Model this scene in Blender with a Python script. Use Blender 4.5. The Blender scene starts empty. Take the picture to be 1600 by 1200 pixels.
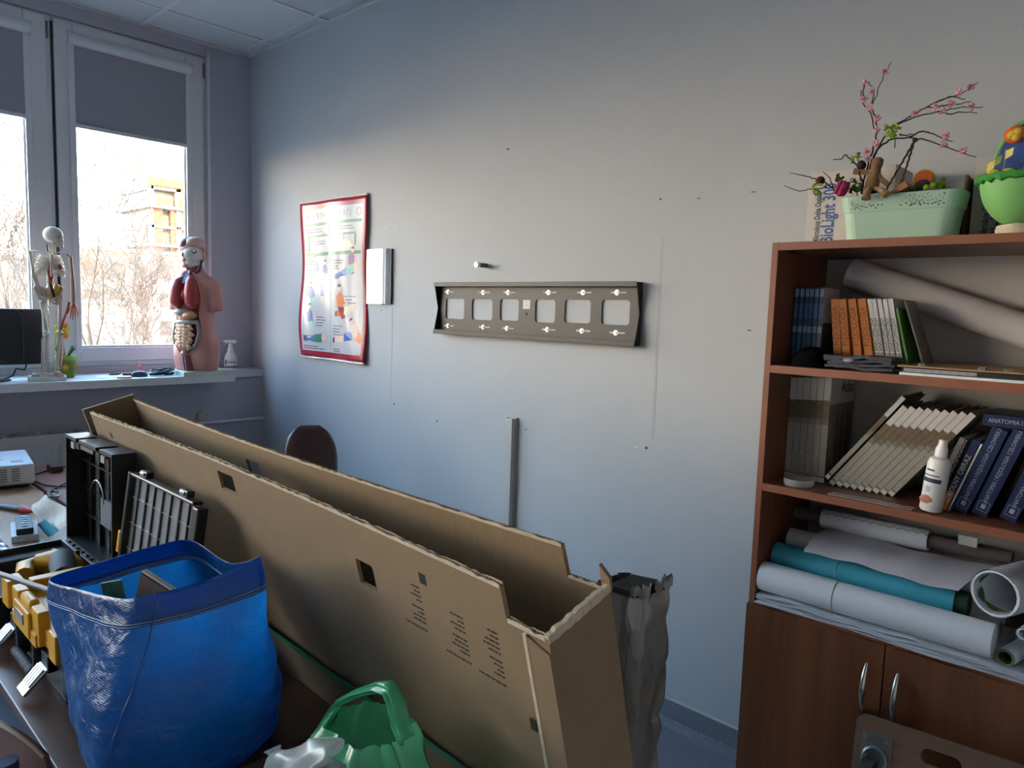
import bpy, bmesh, math, random
import numpy as np
from mathutils import Vector, Matrix, Euler
from mathutils import noise as mnoise

# ---------------------------------------------------------------- camera, world, sun, exposure
SC = bpy.context.scene
COL = SC.collection
CAM_H = 1.60
F_PX = 1129.6
YAW, PITCH, ROLL = 0.75490663, 0.10101308, 0.03155103
def cam_axes():
    cy, sy, cp, sp = math.cos(YAW), math.sin(YAW), math.cos(PITCH), math.sin(PITCH)
    fwd = Vector((-sy*cp, cy*cp, -sp)); right = Vector((cy, sy, 0)); up = right.cross(fwd)
    r = math.cos(ROLL)*right + math.sin(ROLL)*up
    u = -math.sin(ROLL)*right + math.cos(ROLL)*up
    return fwd, r, u
FWD, RIGHT, UP = cam_axes()
cam_data = bpy.data.cameras.new('camera')
cam_data.sensor_width = 36.0
cam_data.lens = F_PX/1600*36.0
cam_data.clip_start = 0.02
cam_data.clip_end = 2000
cam = bpy.data.objects.new('camera', cam_data)
COL.objects.link(cam)
mw = Matrix.Identity(4)
for i in range(3):
    mw[i][0] = RIGHT[i]; mw[i][1] = UP[i]; mw[i][2] = -FWD[i]
mw[2][3] = CAM_H
cam.matrix_world = mw
SC.camera = cam

SC.view_settings.view_transform = 'Standard'
SC.view_settings.look = 'None'
SC.view_settings.gamma = 1.0
SC.view_settings.use_curve_mapping = False
SC.view_settings.exposure = 3.1

world = bpy.data.worlds.new('sky')
SC.world = world
world.use_nodes = True
wn = world.node_tree
wn.nodes.clear()
w_out = wn.nodes.new('ShaderNodeOutputWorld')
w_bg = wn.nodes.new('ShaderNodeBackground')
w_tc = wn.nodes.new('ShaderNodeTexCoord')
w_sep = wn.nodes.new('ShaderNodeSeparateXYZ')
w_ramp = wn.nodes.new('ShaderNodeValToRGB')
wn.links.new(w_tc.outputs['Generated'], w_sep.inputs[0])
wn.links.new(w_sep.outputs['Z'], w_ramp.inputs[0])
wn.links.new(w_ramp.outputs[0], w_bg.inputs[0])
wn.links.new(w_bg.outputs[0], w_out.inputs[0])
cr = w_ramp.color_ramp
cr.elements[0].position = 0.0; cr.elements[0].color = (1.70, 1.28, 0.90, 1)
cr.elements[1].position = 1.0; cr.elements[1].color = (0.26, 0.50, 0.95, 1)
for p, c in ((0.10, (1.55, 1.30, 1.02)), (0.22, (0.88, 0.96, 1.02)), (0.40, (0.42, 0.70, 1.05))):
    e = cr.elements.new(p); e.color = (*c, 1)
w_bg.inputs[1].default_value = 2.0

sun_d = bpy.data.lights.new('sun_offscreen', 'SUN')
sun_d.energy = 2.0
sun_d.color = (1.0, 0.68, 0.34)
sun_d.angle = 0.02
sun = bpy.data.objects.new('sun_offscreen', sun_d)
COL.objects.link(sun)
sun.rotation_euler = Vector((-0.93, 0.22, -0.20)).to_track_quat('-Z', 'Y').to_euler()

# ---------------------------------------------------------------- helpers
PI = math.pi
ORD = ['first', 'second', 'third', 'fourth', 'fifth', 'sixth', 'seventh', 'eighth', 'ninth', 'tenth']
rnd = random.Random(7)

def ray(px, py):
    return FWD + RIGHT*((px-800)/F_PX) - UP*((py-600)/F_PX)
def pz(px, py, z):
    """photo pixel -> point on the horizontal plane at height z"""
    d = ray(px, py); k = (z-CAM_H)/d.z
    return Vector((d.x*k, d.y*k, z))
def py_(px, py, y):
    """photo pixel -> point on the plane parallel to the mounting wall"""
    d = ray(px, py); k = y/d.y
    return Vector((d.x*k, y, CAM_H+d.z*k))
def pxx(px, py, x):
    d = ray(px, py); k = x/d.x
    return Vector((x, d.y*k, CAM_H+d.z*k))

def lin(c):
    """sRGB 0-255 -> linear"""
    return tuple(((v/255)/12.92 if v/255 <= 0.04045 else ((v/255+0.055)/1.055)**2.4) for v in c)

class MB:
    def __init__(self):
        self.v = []; self.f = []; self.m = []; self.cur = 0
    def add(self, vs, fs):
        o = len(self.v)
        self.v += [tuple(p) for p in vs]
        for f in fs:
            self.f.append(tuple(i+o for i in f)); self.m.append(self.cur)
        return self
    def box(self, lo, hi, rot=None, piv=None):
        x0, y0, z0 = lo; x1, y1, z1 = hi
        vs = [Vector(p) for p in ((x0,y0,z0),(x1,y0,z0),(x1,y1,z0),(x0,y1,z0),(x0,y0,z1),(x1,y0,z1),(x1,y1,z1),(x0,y1,z1))]
        if rot is not None:
            p = Vector(piv) if piv is not None else sum(vs, Vector())/8
            vs = [p + rot @ (q-p) for q in vs]
        return self.add(vs, [(0,3,2,1),(4,5,6,7),(0,1,5,4),(1,2,6,5),(2,3,7,6),(3,0,4,7)])
    def cbox(self, c, s, rot=None):
        c = Vector(c); h = Vector(s)/2
        return self.box(c-h, c+h, rot, c)
    def hexa(self, p):
        """8 corners: bottom 4 ccw, top 4 ccw"""
        return self.add(p, [(0,3,2,1),(4,5,6,7),(0,1,5,4),(1,2,6,5),(2,3,7,6),(3,0,4,7)])
    def tube(self, path, rad, n=8, cap=True, sx=1.0, closed=False):
        path = [Vector(p) for p in path]
        k = len(path)
        if not hasattr(rad, '__len__'): rad = [rad]*k
        rings = []; prev = None
        for i, p in enumerate(path):
            if closed: t = path[(i+1) % k]-path[i-1]
            elif i == 0: t = path[1]-p
            elif i == k-1: t = p-path[i-1]
            else: t = path[i+1]-path[i-1]
            if t.length < 1e-9: t = Vector((0,0,1))
            t.normalize()
            if prev is None:
                a = Vector((0,0,1)) if abs(t.z) < 0.9 else Vector((1,0,0))
                u = t.cross(a).normalized()
            else:
                u = prev - t*prev.dot(t)
                if u.length < 1e-6: u = t.cross(Vector((0,0,1)))
                u.normalize()
            prev = u
            w = t.cross(u)
            rings.append([p + (u*math.cos(2*PI*j/n)*sx + w*math.sin(2*PI*j/n))*rad[i] for j in range(n)])
        vs = [q for r in rings for q in r]
        fs = []
        for i in range(k if closed else k-1):
            i2 = (i+1) % k
            for j in range(n):
                fs.append((i*n+j, i*n+(j+1) % n, i2*n+(j+1) % n, i2*n+j))
        if cap and not closed:
            fs.append(tuple(range(n-1, -1, -1))); fs.append(tuple((k-1)*n+j for j in range(n)))
        return self.add(vs, fs)
    def cyl(self, a, b, r, r2=None, n=16, cap=True):
        return self.tube([a, b], [r, r if r2 is None else r2], n, cap)
    def lathe(self, prof, c=(0,0,0), n=24, sx=1, sy=1, rot=None):
        """prof: (radius, z) pairs"""
        c = Vector(c); vs = []; fs = []
        for r, z in prof:
            for j in range(n):
                q = Vector((r*math.cos(2*PI*j/n)*sx, r*math.sin(2*PI*j/n)*sy, z))
                if rot is not None: q = rot @ q
                vs.append(c+q)
        for i in range(len(prof)-1):
            for j in range(n):
                fs.append((i*n+j, i*n+(j+1) % n, (i+1)*n+(j+1) % n, (i+1)*n+j))
        fs.append(tuple(range(n-1, -1, -1))); fs.append(tuple((len(prof)-1)*n+j for j in range(n)))
        return self.add(vs, fs)
    def ball(self, c, r, n=10, m=7, rot=None):
        """ellipsoid, r scalar or (rx,ry,rz)"""
        if not hasattr(r, '__len__'): r = (r, r, r)
        c = Vector(c); vs = []; fs = []
        for i in range(m+1):
            a = PI*i/m
            for j in range(n):
                q = Vector((r[0]*math.sin(a)*math.cos(2*PI*j/n), r[1]*math.sin(a)*math.sin(2*PI*j/n), r[2]*math.cos(a)))
                if rot is not None: q = rot @ q
                vs.append(c+q)
        for i in range(m):
            for j in range(n):
                fs.append((i*n+j, (i+1)*n+j, (i+1)*n+(j+1) % n, i*n+(j+1) % n))
        return self.add(vs, fs)
    def prism(self, poly, fn, d0, d1):
        """poly 2-D outline (ccw) -> fn(u, v, d) ; extruded from d0 to d1"""
        n = len(poly)
        vs = [fn(u, v, d0) for u, v in poly] + [fn(u, v, d1) for u, v in poly]
        fs = [tuple(range(n-1, -1, -1)), tuple(range(n, 2*n))]
        for i in range(n):
            fs.append((i, (i+1) % n, n+(i+1) % n, n+i))
        return self.add(vs, fs)
    def sheet(self, fn, nu, nv, thick=0.0, close_u=False):
        """fn(u,v) in 0..1 ; optional thickness along the normal"""
        P = [[Vector(fn(i/nu, j/nv)) for j in range(nv+1)] for i in range(nu+1)]
        vs = [p for row in P for p in row]
        W = nv+1
        fs = [(i*W+j, (i+1)*W+j, (i+1)*W+j+1, i*W+j+1) for i in range(nu) for j in range(nv)]
        if thick:
            N = []
            for i in range(nu+1):
                for j in range(nv+1):
                    a = P[min(i+1, nu)][j]-P[max(i-1, 0)][j]; b = P[i][min(j+1, nv)]-P[i][max(j-1, 0)]
                    q = a.cross(b)
                    N.append(q.normalized() if q.length > 1e-12 else Vector((0,0,1)))
            k = len(vs)
            vs = vs + [p - nn*thick for p, nn in zip(vs, N)]
            fs2 = [tuple(k+x for x in reversed(f)) for f in fs]
            rim = []
            for i in range(nu):
                rim.append((i*W, k+i*W, k+(i+1)*W, (i+1)*W))
                rim.append((i*W+nv, (i+1)*W+nv, k+(i+1)*W+nv, k+i*W+nv))
            for j in range(nv):
                rim.append((j, j+1, k+j+1, k+j))
                rim.append((nu*W+j, k+nu*W+j, k+nu*W+j+1, nu*W+j+1))
            fs = fs+fs2+rim
        return self.add(vs, fs)
    def build(self, name, mat, parent=None, smooth=False, bevel=0.0, sub=0, mpi=None, angle=40):
        me = bpy.data.meshes.new(name)
        me.from_pydata(self.v, [], self.f)
        mats = mat if isinstance(mat, (list, tuple)) else [mat]
        for m in mats: me.materials.append(m)
        if len(mats) > 1:
            me.polygons.foreach_set('material_index', [min(i, len(mats)-1) for i in self.m])
        me.validate()
        bm = bmesh.new(); bm.from_mesh(me)
        bmesh.ops.recalc_face_normals(bm, faces=bm.faces)
        bm.to_mesh(me); bm.free()
        if smooth:
            me.polygons.foreach_set('use_smooth', [True]*len(me.polygons))
            if angle and angle < 180:
                try: me.set_sharp_from_angle(angle=math.radians(angle))
                except Exception: pass
        me.update()
        o = bpy.data.objects.new(name, me)
        COL.objects.link(o)
        if bevel:
            b = o.modifiers.new('bevel', 'BEVEL'); b.width = bevel; b.segments = 2; b.limit_method = 'ANGLE'; b.angle_limit = math.radians(40)
        if sub:
            s = o.modifiers.new('subdivision', 'SUBSURF'); s.levels = sub; s.render_levels = sub
        attach(o, parent)
        return o

def attach(o, parent):
    if parent is not None:
        o.parent = parent
        if parent.type == 'EMPTY':
            o.matrix_parent_inverse = parent.matrix_basis.inverted()

def tag(o, label=None, cat=None, group=None, kind=None):
    if label: o['label'] = label
    if cat: o['category'] = cat
    if group: o['group'] = group
    if kind: o['kind'] = kind
    return o
def thing(name, label, cat, loc=(0,0,0), group=None):
    o = bpy.data.objects.new(name, None)
    o.empty_display_size = 0.05
    COL.objects.link(o)
    o.matrix_basis = Matrix.Translation(Vector(loc))
    return tag(o, label, cat, group)
def copy_tree(o, parent=None):
    c = o.copy(); COL.objects.link(c)
    if parent is not None:
        c.parent = parent; c.matrix_parent_inverse = o.matrix_parent_inverse.copy()
    for ch in list(o.children):
        copy_tree(ch, c)
    return c
def struct(o): o['kind'] = 'structure'; return o

def text(name, body, size, mat, frame, parent=None, align='LEFT', depth=0.0004, sx=1.0, font_shear=0.0, bold=0.0):
    """flat lettering as mesh; frame = Matrix (x along the line, y up the letters, z out of the surface)"""
    cu = bpy.data.curves.new(name, 'FONT')
    cu.body = body; cu.size = size; cu.align_x = align; cu.align_y = 'CENTER'; cu.extrude = depth/2; cu.resolution_u = 2; cu.shear = font_shear; cu.offset = bold
    t = bpy.data.objects.new(name, cu)
    COL.objects.link(t)
    bpy.context.view_layer.update()
    me = bpy.data.meshes.new_from_object(t.evaluated_get(bpy.context.evaluated_depsgraph_get()))
    bpy.data.objects.remove(t); bpy.data.curves.remove(cu)
    me.transform(Matrix.Diagonal((sx, 1, 1, 1)))
    me.transform(frame)
    me.materials.clear(); me.materials.append(mat)
    me.name = name
    o = bpy.data.objects.new(name, me)
    COL.objects.link(o)
    attach(o, parent)
    return o
def frame(o, x, y):
    x = Vector(x).normalized(); y = Vector(y); y = (y-x*y.dot(x)).normalized(); z = x.cross(y)
    m = Matrix.Identity(4)
    for i in range(3):
        m[i][0] = x[i]; m[i][1] = y[i]; m[i][2] = z[i]; m[i][3] = o[i]
    return m

def carve(o, cutter, self_=True):
    """cut the closed cutter mesh (an MB) out of object o for good"""
    c = cutter.build('cutter', o.data.materials[0])
    m = o.modifiers.new('carve', 'BOOLEAN'); m.operation = 'DIFFERENCE'; m.solver = 'EXACT'; m.use_self = self_; m.object = c
    bpy.context.view_layer.update()
    me = bpy.data.meshes.new_from_object(o.evaluated_get(bpy.context.evaluated_depsgraph_get()))
    o.modifiers.clear(); o.data = me
    bpy.data.objects.remove(c)
    return o

# ---------------------------------------------------------------- materials
_mats = {}
def M(name, col, rough=0.5, metal=0.0, var=0.06, scale=18.0, bump=0.0, bscale=120.0, spec=0.5, stretch=(1,1,1), detail=3.0, coat=0.0, sss=0.0, trans=0.0, alpha=1.0, emit=None, rvar=0.0, dist=0.0):
    if name in _mats: return _mats[name]
    m = bpy.data.materials.new(name); m.use_nodes = True
    nt = m.node_tree; b = nt.nodes['Principled BSDF']
    c = lin(col)
    tc = nt.nodes.new('ShaderNodeTexCoord'); mp = nt.nodes.new('ShaderNodeMapping')
    mp.inputs['Scale'].default_value = stretch
    nt.links.new(tc.outputs['Object'], mp.inputs[0])
    nz = nt.nodes.new('ShaderNodeTexNoise'); nz.inputs['Scale'].default_value = scale; nz.inputs['Detail'].default_value = detail; nz.inputs['Distortion'].default_value = dist
    nt.links.new(mp.outputs[0], nz.inputs['Vector'])
    rp = nt.nodes.new('ShaderNodeValToRGB')
    rp.color_ramp.elements[0].position = 0.3; rp.color_ramp.elements[1].position = 0.7
    rp.color_ramp.elements[0].color = (*[max(0, v*(1-var)) for v in c], 1)
    rp.color_ramp.elements[1].color = (*[min(1, v*(1+var)) for v in c], 1)
    nt.links.new(nz.outputs['Fac'], rp.inputs[0])
    nt.links.new(rp.outputs[0], b.inputs['Base Color'])
    b.inputs['Roughness'].default_value = rough; b.inputs['Metallic'].default_value = metal
    b.inputs['Specular IOR Level'].default_value = spec
    b.inputs['Coat Weight'].default_value = coat; b.inputs['Coat Roughness'].default_value = 0.1
    if trans: b.inputs['Transmission Weight'].default_value = trans
    if alpha < 1: b.inputs['Alpha'].default_value = alpha
    if sss:
        b.inputs['Subsurface Weight'].default_value = sss; b.inputs['Subsurface Radius'].default_value = (0.01, 0.006, 0.004)
    if emit:
        b.inputs['Emission Color'].default_value = (*lin(emit[0]), 1); b.inputs['Emission Strength'].default_value = emit[1]
    if rvar:
        mr = nt.nodes.new('ShaderNodeMapRange'); mr.inputs['To Min'].default_value = max(0.02, rough-rvar); mr.inputs['To Max'].default_value = rough+rvar
        nt.links.new(nz.outputs['Fac'], mr.inputs[0]); nt.links.new(mr.outputs[0], b.inputs['Roughness'])
    if bump:
        n2 = nt.nodes.new('ShaderNodeTexNoise'); n2.inputs['Scale'].default_value = bscale; n2.inputs['Detail'].default_value = 4
        nt.links.new(mp.outputs[0], n2.inputs['Vector'])
        bp = nt.nodes.new('ShaderNodeBump'); bp.inputs['Strength'].default_value = bump; bp.inputs['Distance'].default_value = 0.005
        nt.links.new(n2.outputs['Fac'], bp.inputs['Height']); nt.links.new(bp.outputs[0], b.inputs['Normal'])
    _mats[name] = m
    return m
def wood(name, c1, c2, axis, rough=0.42, scale=9.0, bump=0.05):
    """laminate with grain running along axis (0,1,2)"""
    if name in _mats: return _mats[name]
    m = bpy.data.materials.new(name); m.use_nodes = True
    nt = m.node_tree; b = nt.nodes['Principled BSDF']
    tc = nt.nodes.new('ShaderNodeTexCoord'); mp = nt.nodes.new('ShaderNodeMapping')
    s = [1.0, 1.0, 1.0]; s[axis] = 0.06
    mp.inputs['Scale'].default_value = s
    nt.links.new(tc.outputs['Object'], mp.inputs[0])
    nz = nt.nodes.new('ShaderNodeTexNoise'); nz.inputs['Scale'].default_value = scale*4; nz.inputs['Detail'].default_value = 6; nz.inputs['Roughness'].default_value = 0.65; nz.inputs['Distortion'].default_value = 0.6
    n3 = nt.nodes.new('ShaderNodeTexNoise'); n3.inputs['Scale'].default_value = scale; n3.inputs['Detail'].default_value = 2
    nt.links.new(mp.outputs[0], nz.inputs['Vector']); nt.links.new(mp.outputs[0], n3.inputs['Vector'])
    ad = nt.nodes.new('ShaderNodeMath'); ad.operation = 'ADD'
    hf = nt.nodes.new('ShaderNodeMath'); hf.operation = 'MULTIPLY'; hf.inputs[1].default_value = 0.5
    nt.links.new(nz.outputs['Fac'], ad.inputs[0]); nt.links.new(n3.outputs['Fac'], ad.inputs[1]); nt.links.new(ad.outputs[0], hf.inputs[0])
    rp = nt.nodes.new('ShaderNodeValToRGB')
    rp.color_ramp.elements[0].position = 0.36; rp.color_ramp.elements[1].position = 0.66
    rp.color_ramp.elements[0].color = (*lin(c1), 1); rp.color_ramp.elements[1].color = (*lin(c2), 1)
    nt.links.new(hf.outputs[0], rp.inputs[0]); nt.links.new(rp.outputs[0], b.inputs['Base Color'])
    b.inputs['Roughness'].default_value = rough
    if bump:
        bp = nt.nodes.new('ShaderNodeBump'); bp.inputs['Strength'].default_value = bump; bp.inputs['Distance'].default_value = 0.002
        nt.links.new(nz.outputs['Fac'], bp.inputs['Height']); nt.links.new(bp.outputs[0], b.inputs['Normal'])
    _mats[name] = m
    return m
def thin_glass(name, tint=(1,1,1), gloss=0.08, rough=0.0, base=None, mixf=0.0):
    """thin pane: mostly transparent, fresnel mirror reflection, optional haze of diffuse base colour"""
    if name in _mats: return _mats[name]
    m = bpy.data.materials.new(name); m.use_nodes = True
    nt = m.node_tree; nt.nodes.clear()
    out = nt.nodes.new('ShaderNodeOutputMaterial')
    tr = nt.nodes.new('ShaderNodeBsdfTransparent'); tr.inputs[0].default_value = (*tint, 1)
    gl = nt.nodes.new('ShaderNodeBsdfGlossy'); gl.inputs['Roughness'].default_value = rough
    fr = nt.nodes.new('ShaderNodeFresnel')
    ge = nt.nodes.new('ShaderNodeNewGeometry'); mr = nt.nodes.new('ShaderNodeMapRange')      # same reflection on both sides of the film
    mr.inputs['To Min'].default_value = 1.45; mr.inputs['To Max'].default_value = 1/1.45
    nt.links.new(ge.outputs['Backfacing'], mr.inputs[0]); nt.links.new(mr.outputs[0], fr.inputs[0])
    mx = nt.nodes.new('ShaderNodeMixShader')
    nt.links.new(fr.outputs[0], mx.inputs[0])
    last = tr
    if base is not None:
        df = nt.nodes.new('ShaderNodeBsdfDiffuse'); df.inputs[0].default_value = (*lin(base), 1)
        tl = nt.nodes.new('ShaderNodeBsdfTranslucent'); tl.inputs[0].default_value = (*lin(base), 1)
        m0 = nt.nodes.new('ShaderNodeMixShader'); m0.inputs[0].default_value = 0.4
        nt.links.new(df.outputs[0], m0.inputs[1]); nt.links.new(tl.outputs[0], m0.inputs[2])
        m1 = nt.nodes.new('ShaderNodeMixShader'); m1.inputs[0].default_value = mixf
        nt.links.new(tr.outputs[0], m1.inputs[1]); nt.links.new(m0.outputs[0], m1.inputs[2])
        last = m1
    nt.links.new(last.outputs[0], mx.inputs[1]); nt.links.new(gl.outputs[0], mx.inputs[2])
    nt.links.new(mx.outputs[0], out.inputs[0])
    _mats[name] = m
    return m
# ---------------------------------------------------------------- the room
WY = 2.415      # wall with the TV mount
WX = -4.76      # window wall
CEIL = 3.226
XR, YR = 1.7, -6.8
SILL = 1.151
m_wall = M('wall_paint', (186,190,194), 0.62, var=0.025, scale=2.2, bump=0.04, bscale=180, spec=0.35)
m_wallw = M('window_wall_paint', (178,179,190), 0.7, var=0.02, scale=3, bump=0.03, bscale=150, spec=0.3)
m_upvc = M('white_upvc', (212,213,216), 0.28, var=0.01, spec=0.5)
m_gasket = M('dark_gasket', (52,50,50), 0.6)
m_tile = M('ceiling_tile', (205,208,210), 0.95, var=0.035, scale=160, bump=0.25, bscale=420, spec=0.1)
m_grid = M('ceiling_grid', (214,215,217), 0.4, var=0.01)
m_vinyl = M('grey_vinyl', (128,131,140), 0.45, var=0.30, scale=260, detail=1.0, spec=0.4)
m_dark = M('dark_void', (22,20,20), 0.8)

o = struct(MB().box((WX-0.3, YR-0.1, -0.2), (XR+0.1, WY+0.1, 0)).build('floor', m_vinyl))
wb = struct(MB().box((WX-0.3, WY, -0.2), (XR+0.2, WY+0.2, CEIL+0.3)).build('wall_back', m_wall))
struct(MB().box((XR, YR-0.2, -0.2), (XR+0.2, WY+0.2, CEIL+0.3)).build('wall_right', m_wall))
struct(MB().box((WX-0.3, YR-0.2, -0.2), (XR+0.2, YR, CEIL+0.3)).build('wall_front', m_wall))
# window wall : pier by the corner, lintel, parapet; windows in a band
WIN_T, WIN_B = 3.15, 1.19
Y_PIER = 2.118
Y_END = -6.58
mb = MB()
mb.box((WX-0.3, Y_PIER, 0), (WX, WY+0.1, CEIL+0.3))
mb.box((WX-0.3, YR-0.1, 0), (WX, Y_END, CEIL+0.3))
mb.box((WX-0.3, Y_END, WIN_T), (WX, Y_PIER, CEIL+0.3))
mb.box((WX-0.3, Y_END, -0.2), (WX, Y_PIER, WIN_B))
wl = struct(mb.build('wall_left', m_wallw))
PAR = -4.62
par = struct(MB().box((WX-0.02, YR, 0), (PAR, WY, SILL-0.05)).build('wall_parapet', m_wallw))
led = struct(MB().box((WX-0.02, YR, SILL-0.05), (PAR+0.01, WY, SILL)).build('trim_1', m_upvc, bevel=0.003))
led['label'] = 'white ledge capping the parapet under the windows'
# vinyl coving
prof = [(0,0),(-0.05,0),(-0.03,0.004),(-0.012,0.014),(-0.005,0.03),(-0.004,0.105),(0,0.105)]
mb = MB(); mb.prism(prof, lambda u, v, d: (d, WY+u, v), PAR, XR)
bbk = struct(mb.build('baseboard_back', m_vinyl))
m_cream = M('cream_trim', (205,203,196), 0.5, var=0.02)
MB().box((PAR, WY-0.008, 0.105), (XR, WY, 0.111)).build('cove_cap', m_cream, bbk)

# ceiling : slab, grid bars, single tiles
ceil = struct(MB().box((WX-0.3, YR-0.2, CEIL+0.03), (XR+0.2, WY+0.2, CEIL+0.3)).build('ceiling', m_dark))
GX0, GY0 = -4.404, 2.314     # a grid crossing
xs = [GX0+0.6*k for k in range(0, 12)]; ys = [GY0-0.6*k for k in range(0, 16)]
mb = MB()
for x in xs:
    if x < XR: mb.box((x-0.012, YR, CEIL-0.002), (x+0.012, WY, CEIL+0.03))
for y in ys:
    if y > YR: mb.box((WX, y-0.012, CEIL-0.0025), (XR, y+0.012, CEIL+0.03))
mb.box((WX, WY-0.02, CEIL-0.003), (XR, WY, CEIL+0.03)); mb.box((WX, YR, CEIL-0.003), (WX+0.02, WY, CEIL+0.03))
mb.build('ceiling_grid', m_grid, ceil)
xe = [WX+0.02]+[x for x in xs if x < XR]+[XR]; ye = [WY-0.02]+[y for y in ys if y > YR]+[YR]
tile_mesh = {}
for i in range(len(xe)-1):
    for j in range(len(ye)-1):
        sx, sy = xe[i+1]-xe[i]-0.02, ye[j]-ye[j+1]-0.02
        key = (round(sx, 3), round(sy, 3))
        cx, cy = (xe[i]+xe[i+1])/2, (ye[j]+ye[j+1])/2
        if key not in tile_mesh:
            t = MB().box((-sx/2, -sy/2, 0), (sx/2, sy/2, 0.02)).build('ceiling_tile', m_tile, None, bevel=0.004)
            tile_mesh[key] = t
        else:
            t = tile_mesh[key].copy(); COL.objects.link(t)
        t.parent = ceil
        t.location = (cx, cy, CEIL+0.004)

# windows : each a fixed frame with one sash
m_pane = thin_glass('window_glass', (0.97,0.985,0.98))
def window(n, y0, y1):
    """frame from y0 to y1 (sash slightly inside)"""
    X = WX-0.02
    root = bpy.data.objects.new('window_%d' % n, None); COL.objects.link(root); root['kind'] = 'structure'
    a, b = y0, y1
    zb, zt = WIN_B+0.0, WIN_T
    mb = MB()
    F = 0.03
    mb.box((X-0.07, a, zb), (X, a+F, zt)); mb.box((X-0.07, b-F, zb), (X, b, zt))
    mb.box((X-0.07, a+F, zb), (X, b-F, zb+F)); mb.box((X-0.07, a+F, zt-0.02), (X, b-F, zt))
    mb.build('window_frame', m_upvc, root, bevel=0.003)
    sa, sb, sz0, sz1 = a+0.012, b-0.026, zb+0.032, zt-0.012
    ga, gb, gz0, gz1 = sa+0.092, sb-0.108, sz0+0.082, sz1-0.09
    mb = MB(); XS = X+0.018
    mb.box((XS-0.06, sa, sz0), (XS, ga, sz1)); mb.box((XS-0.06, gb, sz0), (XS, sb, sz1))
    mb.box((XS-0.06, ga, sz0), (XS, gb, gz0)); mb.box((XS-0.06, ga, gz1), (XS, gb, sz1))
    s = mb.build('sash', m_upvc, root, bevel=0.005)
    mb = MB()
    w = 0.012
    mb.box((XS-0.03, ga, gz0), (XS-0.012, ga+w, gz1)); mb.box((XS-0.03, gb-w, gz0), (XS-0.012, gb, gz1))
    mb.box((XS-0.03, ga, gz0), (XS-0.012, gb, gz0+w)); mb.box((XS-0.03, ga, gz1-w), (XS-0.012, gb, gz1))
    mb.build('glazing_bead', m_upvc, s, bevel=0.003)
    MB().box((XS-0.034, ga+0.002, gz0+0.002), (XS-0.030, gb-0.002, gz1-0.002)).build('pane', m_pane, s)
    mb = MB(); mb.box((X-0.002, a-0.002, zb+0.03), (X+0.001, a+0.014, zt-0.03)); mb.build('gasket', m_gasket, s)
    # hinge cap at the top of the corner-side stile
    mb = MB(); mb.box((XS-0.01, sb+0.001, sz1-0.12), (XS+0.004, sb+0.012, sz1-0.03)); mb.build('hinge', M('grey_hinge', (120,124,118), 0.4, metal=0.4), s, bevel=0.002)
    return ga, gb, gz0, gz1, XS
m_blind = M('grey_blind', (152,154,162), 0.8, var=0.02, scale=300, bump=0.05, bscale=900)
m_blindw = M('blind_white', (214,215,218), 0.3, var=0.01)
def blind(ga, gb, gz1, XS, zbot, label):
    t = thing('roller_blind', label, 'blind', (XS, (ga+gb)/2, gz1), 'roller blinds on the window sashes')
    a, b = ga-0.03, gb+0.03
    ztop = gz1+0.03
    mb = MB()
    prof = [(0.0,0.0),(0.028,0.0),(0.045,0.012),(0.05,0.03),(0.045,0.05),(0.03,0.062),(0.0,0.066)]
    mb.prism(prof, lambda u, v, d: (XS+u, d, ztop-0.066+v), a+0.006, b-0.006)
    mb.build('cassette', m_blindw, t, smooth=True)
    for yy in (a, b-0.008):
        mb = MB(); mb.prism([(u*1.08, v*1.1-0.003) for u, v in prof], lambda u, v, d: (XS+u, d, ztop-0.066+v), yy, yy+0.010)
        mb.build('end_cap', m_blindw, t)
    for yy in (a+0.002, b-0.034):
        mb = MB(); mb.box((XS, yy, gz1-1.78), (XS+0.012, yy+0.032, ztop-0.066)); mb.build('side_rail', m_blindw, t, bevel=0.003)
    MB().box((XS+0.004, a+0.03, zbot), (XS+0.0055, b-0.03, ztop-0.05)).build('fabric', m_blind, t)
    mb = MB(); mb.box((XS+0.001, a+0.031, zbot-0.022), (XS+0.010, b-0.031, zbot)); mb.build('bottom_bar', M('blind_bar', (200,206,208), 0.4), t, bevel=0.003)
WW = 0.868
bl = ['grey roller blind half drawn on the window nearest the room corner', 'grey roller blind half drawn on the window behind the skeleton model and monitor']
for k in range(10):
    b = Y_PIER-0.002-k*WW
    a = b-WW
    ga, gb, gz0, gz1, XS = window(k+1, a, b)
    blind(ga, gb, gz1, XS, 2.585 if k < 2 else 2.93, bl[k] if k < 2 else 'grey roller blind rolled up on the %s window counted from the room corner' % ORD[k])
# narrow trim strip at the pier
t = struct(MB().box((WX-0.02, Y_PIER-0.006, SILL), (WX+0.012, Y_PIER+0.012, WIN_T+0.03)).build('trim_2', m_upvc, bevel=0.002))
t['label'] = 'white edge strip between window frame and corner pier'
# surface conduit on the parapet
p0 = pxx(336, 660.7, PAR+0.012); p1 = pxx(424, 651.8, PAR+0.012)
mb = MB(); mb.cyl((PAR+0.012, 1.45, p1.z), (PAR+0.012, WY+0.001, p1.z), 0.010, n=10)
tag(mb.build('conduit_pipe', m_upvc, smooth=True), 'thin white conduit pipe running along the parapet into the corner', 'pipe')

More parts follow.
